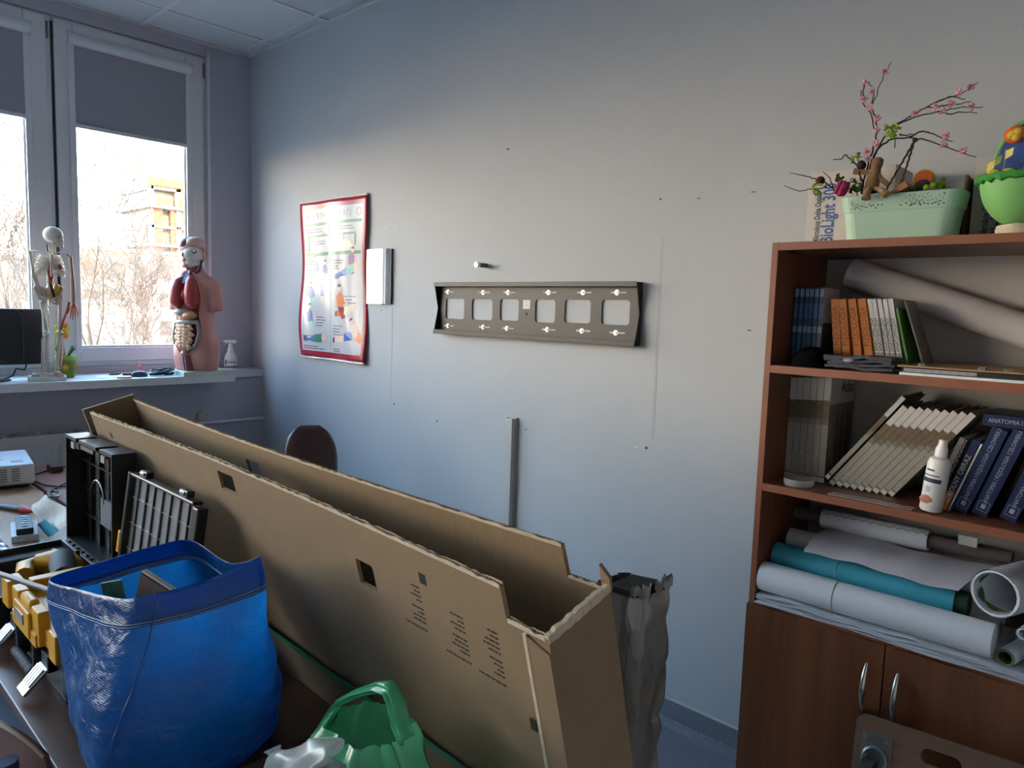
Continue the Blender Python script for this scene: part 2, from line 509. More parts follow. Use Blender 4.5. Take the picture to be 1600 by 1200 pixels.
# the rest of the building, which shades the ground outside
m_ext = M('exterior_render', (170,165,155), 0.9)
mb = MB()
mb.box((WX-0.32, -26, CEIL+0.31), (9, 26, 9)); mb.box((WX-0.32, -26, -6), (9, 26, -0.21))
mb.box((WX-0.32, WY+0.21, -0.21), (9, 26, CEIL+0.31)); mb.box((WX-0.32, -26, -0.21), (9, YR-0.21, CEIL+0.31))
mb.box((XR+0.21, YR-0.21, -0.21), (9, WY+0.21, CEIL+0.31))
struct(mb.build('wall_exterior', m_ext))
# ---------------------------------------------------------------- window shelf board
m_sillw = M('white_laminate', (216,218,221), 0.35, var=0.012, scale=6)
tag(MB().box((PAR+0.012, -2.5, SILL-0.045), (-4.335, 2.085, SILL)).build('shelf_board', m_sillw, bevel=0.002), 'long white laminate shelf board extending the window ledge', 'shelf')

# ---------------------------------------------------------------- tables
m_tab = wood('table_laminate', (84,56,43), (113,79,62), 0, rough=0.36)
m_tab2 = wood('table_laminate_light', (150,110,80), (172,132,98), 0, rough=0.36)
m_tab3 = wood('desk_red_laminate', (140,88,68), (164,106,84), 1, rough=0.4)
m_tubeb = M('black_tube', (34,34,36), 0.4)
m_edge = M('table_edge', (70,42,30), 0.5)
def table(name, label, x0, x1, y0, y1, h, mt, rz=0):
    c = Vector(((x0+x1)/2, (y0+y1)/2, 0))
    t = thing(name, label, 'table', c)
    MB().box((x0, y0, h-0.022), (x1, y1, h)).build('tabletop', mt, t, bevel=0.003)
    mb = MB(); i = 0.03
    mb.box((x0+i, y0+i, h-0.06), (x1-i, y0+i+0.03, h-0.022)); mb.box((x0+i, y1-i-0.03, h-0.06), (x1-i, y1-i, h-0.022))
    mb.box((x0+i, y0+i, h-0.06), (x0+i+0.03, y1-i, h-0.022)); mb.box((x1-i-0.03, y0+i, h-0.06), (x1-i, y1-i, h-0.022))
    mb.build('apron', m_tubeb, t)
    for xx in (x0+0.06, x1-0.06):
        for yy in (y0+0.06, y1-0.06):
            mb = MB(); mb.cyl((xx, yy, 0.01), (xx, yy, h-0.022), 0.016, n=12); l = mb.build('leg', m_tubeb, t, smooth=True)
            mb = MB(); mb.cyl((xx, yy, 0), (xx, yy, 0.03), 0.02, n=12); mb.build('foot_cap', m_tubeb, l, smooth=True)
    t.rotation_euler.z = rz
    return t
TH = 0.75
table('school_table', 'brown laminate school table under the blue bag and toolboxes', -2.64, -1.20, 0.345, 0.820, TH, m_tab)
table('school_table', 'light brown school table under the white projector', -4.12, -2.645, 0.36, 0.855, TH, m_tab2)
table('writing_desk', 'reddish brown desk with cables between projector and radiator', -4.19, -2.75, 0.875, 1.42, TH-0.005, m_tab3)

# ---------------------------------------------------------------- bookcase with cupboard doors
BX0, BX1, BY = -0.9013, -0.112, 2.02
m_bk = wood('walnut_laminate_v', (100,58,36), (130,80,52), 2, rough=0.40)
m_bkh = wood('walnut_laminate_h', (104,60,38), (134,82,54), 0, rough=0.38)
m_bedge = M('bookcase_edging', (140,84,60), 0.45, var=0.05, scale=8)
m_bback = M('bookcase_back_board', (196,192,186), 0.6, var=0.02)
m_chrome = M('brushed_metal', (190,186,178), 0.25, metal=0.9, var=0.02)
bk = thing('bookcase', 'brown laminate bookcase with open shelves above cupboard doors', 'bookcase', ((BX0+BX1)/2, BY+0.15, 0))
T = 0.018; BYB = WY-0.012; ZT = 1.8155
for x in (BX0, BX1-T):
    s = MB().box((x, BY+0.004, 0), (x+T, BYB, ZT)).build('side_panel', m_bk, bk)
    MB().box((x+0.0005, BY, 0.72), (x+T-0.0005, BY+0.005, ZT)).build('edge_band', m_bedge, s)
tp = MB().box((BX0+T, BY+0.004, ZT-0.022), (BX1-T, BYB, ZT)).build('top_panel', m_bkh, bk)
MB().box((BX0+T, BY, ZT-0.0218), (BX1-T, BY+0.005, ZT-0.0002)).build('edge_band', m_bedge, tp)
SH1, SH2, SH3 = 1.468, 1.122, 0.766
for z in (SH1, SH2, SH3):
    s = MB().box((BX0+T, BY+0.004, z-0.022), (BX1-T, BYB, z)).build('shelf', m_bkh, bk)
    MB().box((BX0+T, BY, z-0.0218), (BX1-T, BY+0.005, z-0.0002)).build('edge_band', m_bedge, s)
MB().box((BX0+T, BYB-0.006, 0.06), (BX1-T, BYB, ZT-0.022)).build('back_panel', m_bback, bk)
MB().box((BX0+T, BY+0.03, 0), (BX1-T, BY+0.048, 0.07)).build('plinth', m_bk, bk)
XM = -0.5166
DZ1 = 0.758
for (a, b, hx) in ((BX0+0.001, XM-0.0015, XM-0.040), (XM+0.0015, BX1-0.001, XM+0.036)):
    d = MB().box((a, BY-0.016, 0.075), (b, BY+0.002, DZ1)).build('door', m_bk, bk, bevel=0.0015)
    mb = MB(); path = []; rad = []
    for i in range(13):
        k = i/12
        path.append((hx, BY-0.018-0.026*math.sin(PI*k)**0.7, 0.563+0.134*k)); rad.append(0.0045+0.0035*math.sin(PI*k))
    mb.tube(path, rad, 10, sx=1.0)
    mb.build('handle', m_chrome, d, smooth=True)

# ---------------------------------------------------------------- the tall cardboard box, leaning on the table
m_card = M('cardboard', (142,121,96), 0.85, var=0.05, scale=14, bump=0.06, bscale=60, spec=0.2)
m_cardin = M('cardboard_inside', (142,121,96), 0.88, var=0.06, scale=90, stretch=(1,1,0.05), spec=0.15)
m_cardedge = M('cardboard_torn_edge', (206,190,166), 0.9, var=0.12, scale=60, spec=0.1)
m_flute = M('cardboard_flute', (150,120,88), 0.9, var=0.1, scale=50, spec=0.1)
m_ink = M('black_print', (40,36,33), 0.8, var=0.1)
LEAN = math.radians(15.2)
DV = Vector((0, math.sin(LEAN), -math.cos(LEAN)))     # down the face
NV = Vector((0, math.cos(LEAN), math.sin(LEAN)))      # from front wall to back wall
F0 = Vector((0, 0.705, 1.238))                        # front top edge (x free)
YA, YB = 0.018, 0.050/1.9
def yaw(x): return YA-YB*(x+2.475)
def bxp(x, s, t):
    """x along, s down the face from the top edge, t from the front face towards the back"""
    p = F0 + DV*s + NV*(t+yaw(x))
    return Vector((x, p.y, p.z))
BXL, BXR, BT = -2.475, -0.575, 0.136
BH = F0.z/math.cos(LEAN) - BT*math.tan(LEAN)
WT = 0.0075
cb = thing('cardboard_box', 'tall open brown cardboard box leaning against the table edge', 'box', (-1.5, 1.05, 0))
def bow_f(x):   # the long walls bow in a little at mid length
    k = (x-BXL)/(BXR-BXL)
    return 0.017*math.sin(PI*min(1, max(0, k)))
def wall_panel(name, prof_top, holes, t0, t1, bow, mats, x0, x1, ragged=0.0):
    """liner sheets of a long wall built as columns between x stations, with rectangular holes"""
    stations = sorted(set([x0+(x1-x0)*i/60 for i in range(61)] + [v for h in holes for v in h[:2]] + [p[0] for p in prof_top]))
    def top(x):
        for (a, sa), (b, sb) in zip(prof_top[:-1], prof_top[1:]):
            if a <= x <= b: return sa+(sb-sa)*((x-a)/(b-a) if b > a else 0)
        return prof_top[-1][1]
    mb = MB()
    for a, b in zip(stations[:-1], stations[1:]):
        if b-a < 1e-6: continue
        mid = (a+b)/2
        eps = min(1e-5, (b-a)/4)
        cuts = [(None, None)]
        hs = [(h[2], h[3]) for h in holes if h[0] <= mid <= h[1]]
        sa, sb = top(a+eps), top(b-eps)
        lv = sorted(set([0.07+(BH-0.07)*i/14 for i in range(15)]+[v for h in holes for v in h[2:4]]))
        lv = [v for v in lv if v > max(sa, sb)+1e-4]
        segs = [(None, lv[0])]+list(zip(lv[:-1], lv[1:]))
        segs = [g for g in segs if not any(g[0] is not None and h0-1e-6 <= g[0] and g[1] <= h1+1e-6 for h0, h1 in hs)]
        for s0, s1 in segs:
            if s1 <= max(sa, sb)+1e-4: continue
            A0 = sa if s0 is None else max(s0, sa); B0 = sb if s0 is None else max(s0, sb)
            wa = 1.0 if s0 is None else 1.0
            def pt(x, s, t):
                return bxp(x, s, t+bow(x)*max(0.0, 1-s/0.9))
            mb.hexa([pt(a,s1,t0), pt(b,s1,t0), pt(b,s1,t1), pt(a,s1,t1), pt(a,A0,t0), pt(b,B0,t0), pt(b,B0,t1), pt(a,A0,t1)])
    return mb, top
def flute_strip(top, t0, t1, bow, x0, x1, pitch=0.0075):
    """torn corrugated top edge: wavy medium between the two liners"""
    mb = MB(); r = random.Random(3)
    n = int((x1-x0)/(pitch/4))
    pts = []
    for i in range(n+1):
        x = x0+(x1-x0)*i/n
        k = [0.15, 0.5, 0.85, 0.5][i % 4]
        pts.append((x, t0+(t1-t0)*k))
    for (xa, ta), (xb, tb) in zip(pts[:-1], pts[1:]):
        sa, sb = top(xa), top(xb)
        if abs(sa-sb) > 0.02: continue
        ba, bb = bow(xa), bow(xb)
        h = 0.0022
        w = 0.0008
        mb.hexa([bxp(xa,sa+0.004,ta+ba-w), bxp(xb,sb+0.004,tb+bb-w), bxp(xb,sb+0.004,tb+bb+w), bxp(xa,sa+0.004,ta+ba+w),
                 bxp(xa,sa-h,ta+ba-w), bxp(xb,sb-h,tb+bb-w), bxp(xb,sb-h,tb+bb+w), bxp(xa,sa-h,ta+ba+w)])
    return mb
def rough_liner(top, tc, bow, x0, x1, seed, amp=0.004):
    """ragged pale paper lip along a torn edge"""
    r = random.Random(seed); mb = MB(); n = max(8, int((x1-x0)*90))
    prev = None
    for i in range(n+1):
        x = x0+(x1-x0)*i/n
        s = top(x)
        cur = (x, s, r.random()*amp)
        if prev and abs(prev[1]-s) < 0.02:
            xa, sa, ha = prev
            b0, b1 = bow(xa), bow(x)
            w = 0.0010
            mb.hexa([bxp(xa,sa+0.003,tc+b0-w), bxp(x,s+0.003,tc+b1-w), bxp(x,s+0.003,tc+b1+w), bxp(xa,sa+0.003,tc+b0+w),
                     bxp(xa,sa-ha,tc+b0-w), bxp(x,s-cur[2],tc+b1-w), bxp(x,s-cur[2],tc+b1+w), bxp(xa,sa-ha,tc+b0+w)])
        prev = cur
    return mb
def slab_xs(px, py, t):
    d = ray(px, py); o = Vector((0, 0, CAM_H))
    k = (t+YA-YB*2.475 - (o-F0).dot(NV))/(d.dot(NV)+YB*d.x)
    p = o+d*k
    return p.x, (p-F0).dot(DV)
def face_xs(px, py):
    """pixel -> (x, s) on the front face"""
    return slab_xs(px, py, 0)
def back_xs(px, py):
    return slab_xs(px, py, BT)
x_notch = face_xs(779, 919)[0]
xb_notch = back_xs(884, 852)[0]
fh = []
for (u0, v0, u1, v1) in ((334,743,354,773), (553,881,577,922), (196,711,208,733)):
    a, s0 = face_xs(u0, (v0+v1)/2); b, s1 = face_xs(u1, (v0+v1)/2)
    m_ = face_xs((u0+u1)/2, v0)[1]; M_ = face_xs((u0+u1)/2, v1)[1]
    fh.append((a, b, m_+0.006, M_-0.004))
prof_f = [(BXL, 0.0), (x_notch, 0.0), (x_notch+0.003, 0.052), (BXR, 0.052)]
mb, topf = wall_panel('front', prof_f, fh, 0, WT, bow_f, None, BXL, BXR)
fw = mb.build('front_wall', m_card, cb)
flute_strip(topf, 0.001, WT-0.001, bow_f, BXL, BXR).build('fluted_edge', m_flute, fw)
for (xa_, xb_) in ((BXL, x_notch-0.001), (x_notch+0.004, BXR)):
    rough_liner(topf, 0.0008, bow_f, xa_, xb_, 5, 0.005).build('torn_liner', m_cardedge, fw)
    rough_liner(topf, WT-0.0008, bow_f, xa_, xb_, 6, 0.004).build('torn_liner', m_cardedge, fw)
bh = []
a, s0 = back_xs(401, 726); b, s1 = back_xs(419, 726)
bh = [(a, b, back_xs(405, 714)[1], back_xs(412, 746)[1]+0.03)]
bow_b = lambda x: -0.017*math.sin(PI*(x-BXL)/(BXR-BXL))
prof_b = [(BXL, 0.0), (xb_notch, 0.0), (xb_notch+0.003, 0.05), (BXR, 0.05)]
mb, topb = wall_panel('back', prof_b, bh, BT-WT, BT, bow_b, None, BXL, BXR)
bw = mb.build('back_wall', m_cardin, cb)
flute_strip(topb, BT-WT+0.001, BT-0.001, bow_b, BXL, BXR).build('fluted_edge', m_flute, bw)
for (xa_, xb_) in ((BXL, xb_notch-0.001), (xb_notch+0.004, BXR)):
    rough_liner(topb, BT-WT+0.0008, bow_b, xa_, xb_, 8, 0.004).build('torn_liner', m_cardedge, bw)
# end walls
mb = MB()
mb.hexa([bxp(BXR,BH,0), bxp(BXR+WT,BH,0), bxp(BXR+WT,BH,BT), bxp(BXR,BH,BT), bxp(BXR,0.05,0), bxp(BXR+WT,0.05,0), bxp(BXR+WT,0.048,BT), bxp(BXR,0.048,BT)])
ew = mb.build('end_wall', m_card, cb)
mb = MB()   # crushed pale top edge
r = random.Random(4); pr = None
for i in range(25):
    t = BT*i/24; c = (t, 0.049-0.003-r.random()*0.004, r.random()*0.002)
    if pr:
        mb.hexa([bxp(BXR-0.0015,0.056,pr[0]), bxp(BXR+WT+0.001+pr[2],0.056,pr[0]), bxp(BXR+WT+0.001+c[2],0.056,c[0]), bxp(BXR-0.0015,0.056,c[0]),
                 bxp(BXR,pr[1],pr[0]), bxp(BXR+WT,pr[1],pr[0]), bxp(BXR+WT,c[1],c[0]), bxp(BXR,c[1],c[0])])
    pr = c
mb.build('torn_liner', m_cardedge, ew)
# upstanding scrap at the back corner
xs0 = back_xs(934, 868)[0]
mb = MB()
mb.hexa([bxp(xs0,0.055,BT), bxp(BXR+WT,0.055,BT), bxp(BXR+WT,0.055,BT+0.006), bxp(xs0,0.055,BT+0.006),
         bxp(xs0,0.018,BT), bxp(BXR+WT,0.036,BT), bxp(BXR+WT,0.036,BT+0.006), bxp(xs0,0.018,BT+0.006)])
mb.build('corner_scrap', m_card, ew)
mb = MB()
lo_ = [bxp(BXL-WT,0.30,-0.002), bxp(BXL,0.30,-0.002), bxp(BXL,0.30,BT), bxp(BXL-WT,0.30,BT)]
mb.hexa([bxp(BXL-WT,BH,-0.002), bxp(BXL,BH,-0.002), bxp(BXL,BH,BT), bxp(BXL-WT,BH,BT)]+lo_)
mb.hexa(lo_+[bxp(BXL-WT-0.025,-0.012,-0.012), bxp(BXL-0.02,-0.012,-0.012), bxp(BXL-0.004,-0.014,BT+0.002), bxp(BXL-WT-0.008,-0.014,BT+0.002)])
mb.build('end_wall', m_card, cb)
mb = MB()
mb.box((0,0,0),(0,0,0)) if False else None
mb.hexa([bxp(BXL,BH,0), bxp(BXR,BH,0), bxp(BXR,BH,BT), bxp(BXL,BH,BT), bxp(BXL,BH-0.01,0), bxp(BXR,BH-0.01,0), bxp(BXR,BH-0.01,BT), bxp(BXL,BH-0.01,BT)])
mb.build('bottom', m_card, cb)
# lower tray of the box, below the strap
xs_t, s_tray = face_xs(520, 1050)
mb = MB(); g = 0.004
mb.hexa([bxp(BXL-0.012,BH,-g), bxp(BXR+0.012,BH,-g), bxp(BXR+0.012,BH,0.0), bxp(BXL-0.012,BH,0.0), bxp(BXL-0.012,s_tray,-g), bxp(BXR+0.012,s_tray,-g), bxp(BXR+0.012,s_tray,0.0), bxp(BXL-0.012,s_tray,0.0)])
tr = mb.build('tray', m_card, cb)
# folded corner strip + crease line on the front right
xc = face_xs(815, 958)[0]
mb = MB()
mb.hexa([bxp(xc,s_tray-0.002,-0.003), bxp(BXR+WT,s_tray-0.002,-0.003), bxp(BXR+WT,s_tray-0.002,0.0), bxp(xc,s_tray-0.002,0.0), bxp(xc,0.056,-0.003), bxp(BXR+WT,0.072,-0.003), bxp(BXR+WT,0.072,0.0), bxp(xc,0.056,0.0)])
mb.build('corner_flap', m_card, fw)
MB().hexa([bxp(xc-0.002,s_tray-0.002,-0.0036), bxp(xc+0.004,s_tray-0.002,-0.0036), bxp(xc+0.004,s_tray-0.002,0.0), bxp(xc-0.002,s_tray-0.002,0.0), bxp(xc-0.002,0.056,-0.0036), bxp(xc+0.004,0.056,-0.0036), bxp(xc+0.004,0.056,0.0), bxp(xc-0.002,0.056,0.0)]).build('crease', m_cardedge, fw)
# print : black squares, three blocks of small upside-down text lines
def print_rect(name, x0, x1, s0, s1, mat=None, sk=0.0):
    e = 0.0004
    MBx = MB(); MBx.hexa([bxp(x0,s1,-e+bow_f(x0)*max(0,1-s1/.9)), bxp(x1,s1,-e+bow_f(x1)*max(0,1-s1/.9)), bxp(x1,s1,0.001+bow_f(x1)*max(0,1-s1/.9)), bxp(x0,s1,0.001+bow_f(x0)*max(0,1-s1/.9)), bxp(x0,s0,-e+bow_f(x0)*max(0,1-s0/.9)), bxp(x1,s0,-e+bow_f(x1)*max(0,1-s0/.9)), bxp(x1,s0,0.001+bow_f(x1)*max(0,1-s0/.9)), bxp(x0,s0,0.001+bow_f(x0)*max(0,1-s0/.9))])
    return MBx.build(name, mat or m_ink, fw)
for (u, v, hw, hh) in ((655,908,0.0085,0.0095), (172,681,0.010,0.009), (836,1131,0.006,0.0095)):
    x, s = face_xs(u, v)
    print_rect('printed_mark', x-hw, x+hw, s-hh, s+hh) if u != 836 else MB().hexa([bxp(x-hw,s+hh,-0.0034), bxp(x+hw,s+hh,-0.0034), bxp(x+hw,s+hh,-0.002), bxp(x-hw,s+hh,-0.002), bxp(x-hw,s-hh,-0.0034), bxp(x+hw,s-hh,-0.0034), bxp(x+hw,s-hh,-0.002), bxp(x-hw,s-hh,-0.002)]).build('printed_mark', m_ink, fw)
rr = random.Random(12)
for (u, v, widths) in (((662,990), 0, 0), ((733,1045), 0, 0), ((790,1075), 0, 0)) if False else ((664,990,9), (734,1040,9), (790,1074,10)):
    x1, s1 = face_xs(u, v)           # lower right corner of the block, lines are flush right
    for i in range(widths):
        L = 0.058 if i == 0 else rr.uniform(0.012, 0.038)
        s = s1-0.0085*i - (0.006 if i > 0 else 0) - (0.006 if i > 4 else 0)
        x = x1
        while x > x1-L:              # little word-like dashes
            w = min(rr.uniform(0.004, 0.012), x-(x1-L)+0.001)
            e = 0.0004
            b_ = bow_f(x)*max(0, 1-s/.9)
            mbq = MB(); mbq.hexa([bxp(x-w,s+0.0014,b_-e), bxp(x,s+0.0014,b_-e), bxp(x,s+0.0014,0.003+b_), bxp(x-w,s+0.0014,0.003+b_), bxp(x-w,s-0.0014,b_-e), bxp(x,s-0.0014,b_-e), bxp(x,s-0.0014,0.003+b_), bxp(x-w,s-0.0014,0.003+b_)])
            if x == x1: acc = MB() if i == 0 else acc
            acc.add(mbq.v, mbq.f)
            x -= w+0.0022
    acc.build('printed_text', m_ink, fw)
x0, s0 = face_xs(154, 672); x1, s1 = face_xs(168, 702)
lb = print_rect('paper_label', x0, x0+0.06, s0+0.01, s0+0.07, M('label_brown', (112,80,62), 0.8, var=0.4, scale=160))
# green packing strap
m_strap = M('green_strap', (46,128,84), 0.4, var=0.08, coat=0.2)
mb = MB(); xs_ = BXL
def strap_ring():
    g = 0.006
    P = [bxp(BXL-0.02,0,0).x]
    pts = [(BXL-0.016,-g),(BXR+0.016,-g),(BXR+0.016,BT+g),(BXL-0.016,BT+g)]
    mb = MB()
    for (xa, ta), (xb, tb) in zip(pts, pts[1:]+pts[:1]):
        s0, s1 = s_tray-0.008, s_tray+0.006
        dx, dt = (0, 0.0012) if abs(xa-xb) > 1e-6 else (0.0012, 0)
        mb.hexa([bxp(xa-dx,s1,ta-dt), bxp(xb-dx,s1,tb-dt), bxp(xb+dx,s1,tb+dt), bxp(xa+dx,s1,ta+dt), bxp(xa-dx,s0,ta-dt), bxp(xb-dx,s0,tb-dt), bxp(xb+dx,s0,tb+dt), bxp(xa+dx,s0,ta+dt)])
    return mb
tag(strap_ring().build('packing_strap', m_strap), 'green plastic packing strap around the tall cardboard box', 'strap')
# ---------------------------------------------------------------- things on the mounting wall
m_blk = M('black_steel', (46,44,43), 0.42, metal=0.25, var=0.06, scale=30)
m_screw = M('zinc_screw', (196,192,184), 0.3, metal=0.85)
m_slot = M('slot_backing', (176,184,188), 0.6)
mt = thing('tv_mount', 'black steel television wall mount plate with six square openings', 'tv mount', (-2.2, WY, 1.6))
MX0, MX1, MZ0, MZ1 = -2.783, -1.585, 1.478, 1.726
YM = WY-0.004
# openings from the photograph
wins = [(697,466,725,500), (738,467,769,502), (782,467,810,503), (837,468,867,506), (883,468,922,507), (941,468,983,510)]
rects = []
for (a, b, c, d) in wins:
    p = py_(a, b, YM-0.002); q = py_(c, d, YM-0.002)
    rects.append((p.x, q.x, 1.505, 1.505+0.158) if False else (p.x, q.x, min(p.z, q.z)+0.004, max(p.z, q.z)))
def plate_with_holes(x0, x1, z0, z1, holes, fy, d, corner=0.014):
    """rounded-rectangle holes: plate assembled from strips round every hole, with a ring for the rounded corner"""
    mb = MB()
    xs = [x0]+[v for h in holes for v in h[:2]]+[x1]
    for i in range(0, len(xs), 2):
        mb.box((xs[i], fy, z0), (xs[i+1], fy+d, z1))
    for (a, b, c, e) in holes:
        mb.box((a, fy, z0), (b, fy+d, c)); mb.box((a, fy, e), (b, fy+d, z1))
        for cx, cz, ux, uz in ((a, c, 1, 1), (b, c, -1, 1), (a, e, 1, -1), (b, e, -1, -1)):
            pts = [(cx, cz)]
            for k in range(6):
                t = PI/2*k/5
                pts.append((cx+ux*corner*(1-math.sin(t)), cz+uz*corner*(1-math.cos(t))))
            mb.prism(pts, lambda u, v, w: (u, w, v), fy, fy+d)
    return mb
plate_with_holes(MX0, MX1, MZ0, MZ1, rects, YM-0.003, 0.003).build('back_plate', m_blk, mt)
D = 0.045
MB().box((MX0, WY-D, MZ1-0.004), (MX1, YM, MZ1)).build('top_lip', m_blk, mt)
MB().box((MX0, WY-D, MZ0), (MX1, YM, MZ0+0.004)).build('bottom_lip', m_blk, mt)
MB().box((MX0, WY-D-0.002, MZ1-0.018), (MX1, WY-D, MZ1+0.002)).build('top_rail', m_blk, mt, bevel=0.0008)
MB().box((MX0, WY-D-0.002, MZ0-0.004), (MX1, WY-D, MZ0+0.018)).build('bottom_rail', m_blk, mt, bevel=0.0008)
zm = (MZ0+MZ1)/2
for x in (MX0, MX1-0.003):       # bow-tie end wings
    mb = MB()
    poly = [(WY-D, MZ0), (YM, MZ0), (YM, MZ1), (WY-D, MZ1), (WY-D*0.42, zm)]
    mb.prism(poly, lambda u, v, d: (d, u, v), x, x+0.003)
    mb.build('end_wing', m_blk, mt)
for (u, v) in ((700,456), (755,457), (794,457), (857,457), (911,457), (964,457), (700,509), (755,511), (792,513), (855,515), (909,517), (962,520)):
    p = py_(u, v, YM-0.004)
    mb = MB(); mb.box((p.x-0.03, YM-0.0042, p.z-0.0035), (p.x+0.045, YM-0.0032, p.z+0.0035)); sl = mb.build('slot', m_slot, mt, bevel=0.0004)
    mb = MB(); mb.cyl((p.x, YM-0.004, p.z), (p.x, YM-0.010, p.z), 0.008, 0.006, n=8); mb.cyl((p.x, YM-0.0041, p.z), (p.x, YM-0.0055, p.z), 0.011, n=14)
    mb.build('screw', m_screw, sl, smooth=True)
p = py_(823, 475, YM-0.004)
MB().box((p.x-0.022, YM-0.0042, p.z-0.022), (p.x+0.022, YM-0.003, p.z+0.018)).build('sticker', M('sticker_white', (214,212,200), 0.5, var=0.25, scale=140), mt)
MB().cyl((p.x, YM-0.0035, p.z-0.045), (p.x, YM-0.0025, p.z-0.045), 0.006, n=10).build('bolt_hole', m_dark, mt)
# stub above the mount
p = py_(760, 415, WY)
st = thing('wall_stub', 'short metal standoff stub sticking out of wall above the mount', 'wall fitting', (p.x, WY, p.z))
MB().cyl((p.x, WY+0.001, p.z), (p.x, WY-0.055, p.z), 0.0105, n=16).build('sleeve', M('dark_sleeve', (92,92,92), 0.4, metal=0.5), st, smooth=True)
MB().cyl((p.x, WY-0.05, p.z), (p.x, WY-0.068, p.z), 0.0125, n=16).build('cap', m_screw, st, smooth=True)
# cable trunking
tx0, tx1 = -2.283, -2.228
tk = thing('cable_trunking', 'upright grey plastic cable trunking fixed to the wall behind the box', 'trunking', ((tx0+tx1)/2, WY, 0.1))
m_trk = M('trunking_grey', (188,188,184), 0.45, var=0.02)
MB().box((tx0, WY-0.012, 0.11), (tx1, WY, 1.112)).build('base_strip', m_trk, tk)
MB().box((tx0+0.014, WY-0.034, 0.11), (tx1-0.004, WY-0.01, 1.108)).build('cover', m_trk, tk, bevel=0.003)
MB().box((tx0+0.002, WY-0.026, 0.11), (tx0+0.010, WY-0.01, 1.11)).build('rib', m_trk, tk, bevel=0.001)
# filler marks, plugs and holes left in the wall
m_plug = M('plug_dark', (62,60,60), 0.8)
m_fill = M('filler_white', (214,214,212), 0.8)
marks = [((794,233), m_plug, 0.012, 0.004, 'small dark plug with cracked paint high above the mount'), ((1032,311), m_plug, 0.005, 0.005, 'tiny dark screw hole in bare wall up right of the mount'),
         ((1092,310), m_plug, 0.010, 0.002, 'thin dark scratch in bare wall between screw hole and bookcase top'), ((1177,300), m_plug, 0.010, 0.002, 'short dark scratch on wall just left of the white microscope box'),
         ((993,698), m_fill, 0.014, 0.003, 'white filler streak on wall below the right end of mount'), ((1010,700), m_plug, 0.006, 0.006, 'dark plug hole beside the white filler streak'),
         ((602,356), m_fill, 0.008, 0.004, 'white filler dab on wall above the mirror'), ((618,355), m_fill, 0.006, 0.006, 'round white filler spot on wall above mirror corner'),
         ((616,631), m_plug, 0.005, 0.006, 'dark hole at foot of the faint wall joint below the mirror'), ((683,658), m_plug, 0.006, 0.006, 'chipped hole in wall between chair and trunking'),
         ((822,671), m_plug, 0.005, 0.003, 'small dark nick in wall beside the trunking top'), ((1171,516), m_plug, 0.010, 0.003, 'dark scuff on the wall beside the upper bookcase shelf'), ((596,485), m_plug, 0.003, 0.004, 'tiny dark hole in wall under the mirror')]
for (q, mm, w, h, lab) in marks:
    p = py_(q[0], q[1], WY)
    mb = MB(); pts = []
    for k in range(9):
        a = 2*PI*k/9; s = rnd.uniform(0.6, 1.15)
        pts.append((p.x+w*math.cos(a)*s, p.z+h*math.sin(a)*s))
    mb.prism(pts, lambda u, v, d: (u, d, v), WY-0.0012, WY+0.002)
    tag(mb.build('wall_mark', mm), lab, 'wall mark')
# joints of the wall panels
m_joint = M('wall_joint', (178,180,184), 0.8, var=0.03)
for (u, v0, v1, w) in ((1035, 372, 690, 0.006), (613, 480, 630, 0.002)):
    a = py_(u, v0, WY); b = py_(u, v1, WY)
    MB().box((a.x-w, WY-0.0008, b.z), (a.x+w, WY+0.001, a.z)).build('panel_joint', m_joint, wb)
# mirror
a = py_(577, 391, WY); b = py_(613, 475, WY)
mr = thing('wall_mirror', 'small frameless mirror tile beside the poster reflecting the window', 'mirror', ((a.x+b.x)/2, WY, b.z))
MB().box((a.x, WY-0.012, b.z), (b.x, WY, a.z)).build('backing', M('mirror_backing', (70,70,72), 0.6), mr)
MB().hexa([(a.x-0.001,WY-0.0145,b.z-0.001),(b.x+0.001,WY-0.0190,b.z-0.001),(b.x+0.001,WY-0.012,b.z-0.001),(a.x-0.001,WY-0.012,b.z-0.001),(a.x-0.001,WY-0.0145,a.z+0.001),(b.x+0.001,WY-0.0190,a.z+0.001),(b.x+0.001,WY-0.012,a.z+0.001),(a.x-0.001,WY-0.012,a.z+0.001)]).build('glass', M('mirror_silver', (225,225,222), 0.03, metal=1.0, var=0.0), mr)

# first-aid poster : laminated sheet with rails, bulging off the wall
PX0, PX1, PZ0, PZ1 = -4.090, -3.405, 1.275, 2.218
po = thing('wall_poster', 'laminated first aid poster with red border and drawn figures', 'poster', ((PX0+PX1)/2, WY, PZ0))
def wave(u, v):
    return 0.014 + 0.010*math.sin(v*7.0+u*2.2) * (0.35+0.65*abs(2*u-1)) + 0.006*math.sin(u*9+v*3) + 0.012*math.sin(PI*u)*math.sin(PI*v)
def pp(u, v, d=0.0):
    w = 0.010*math.sin(v*9)*(1 if u > 0.5 else -1)*abs(2*u-1)**3
    return (PX0+(PX1-PX0)*u+w, WY-wave(u, v)-d, PZ0+(PZ1-PZ0)*v)
m_red = M('poster_red', (170,44,66), 0.2, var=0.03, spec=0.35)
m_pgrey = M('poster_paper', (196,199,206), 0.2, var=0.02, spec=0.35)
def patch(name, u0, u1, v0, v1, mat, d, nu=10, nv=16, parent=None):
    mb = MB(); mb.sheet(lambda a, b: pp(u0+(u1-u0)*a, v0+(v1-v0)*b, d), nu, nv)
    return mb.build(name, mat, parent or po, smooth=True, angle=180)
mb = MB(); mb.sheet(lambda a, b: pp(a, b), 28, 40, thick=-0.0008); sh = mb.build('red_border_sheet', m_red, po, smooth=True, angle=180)
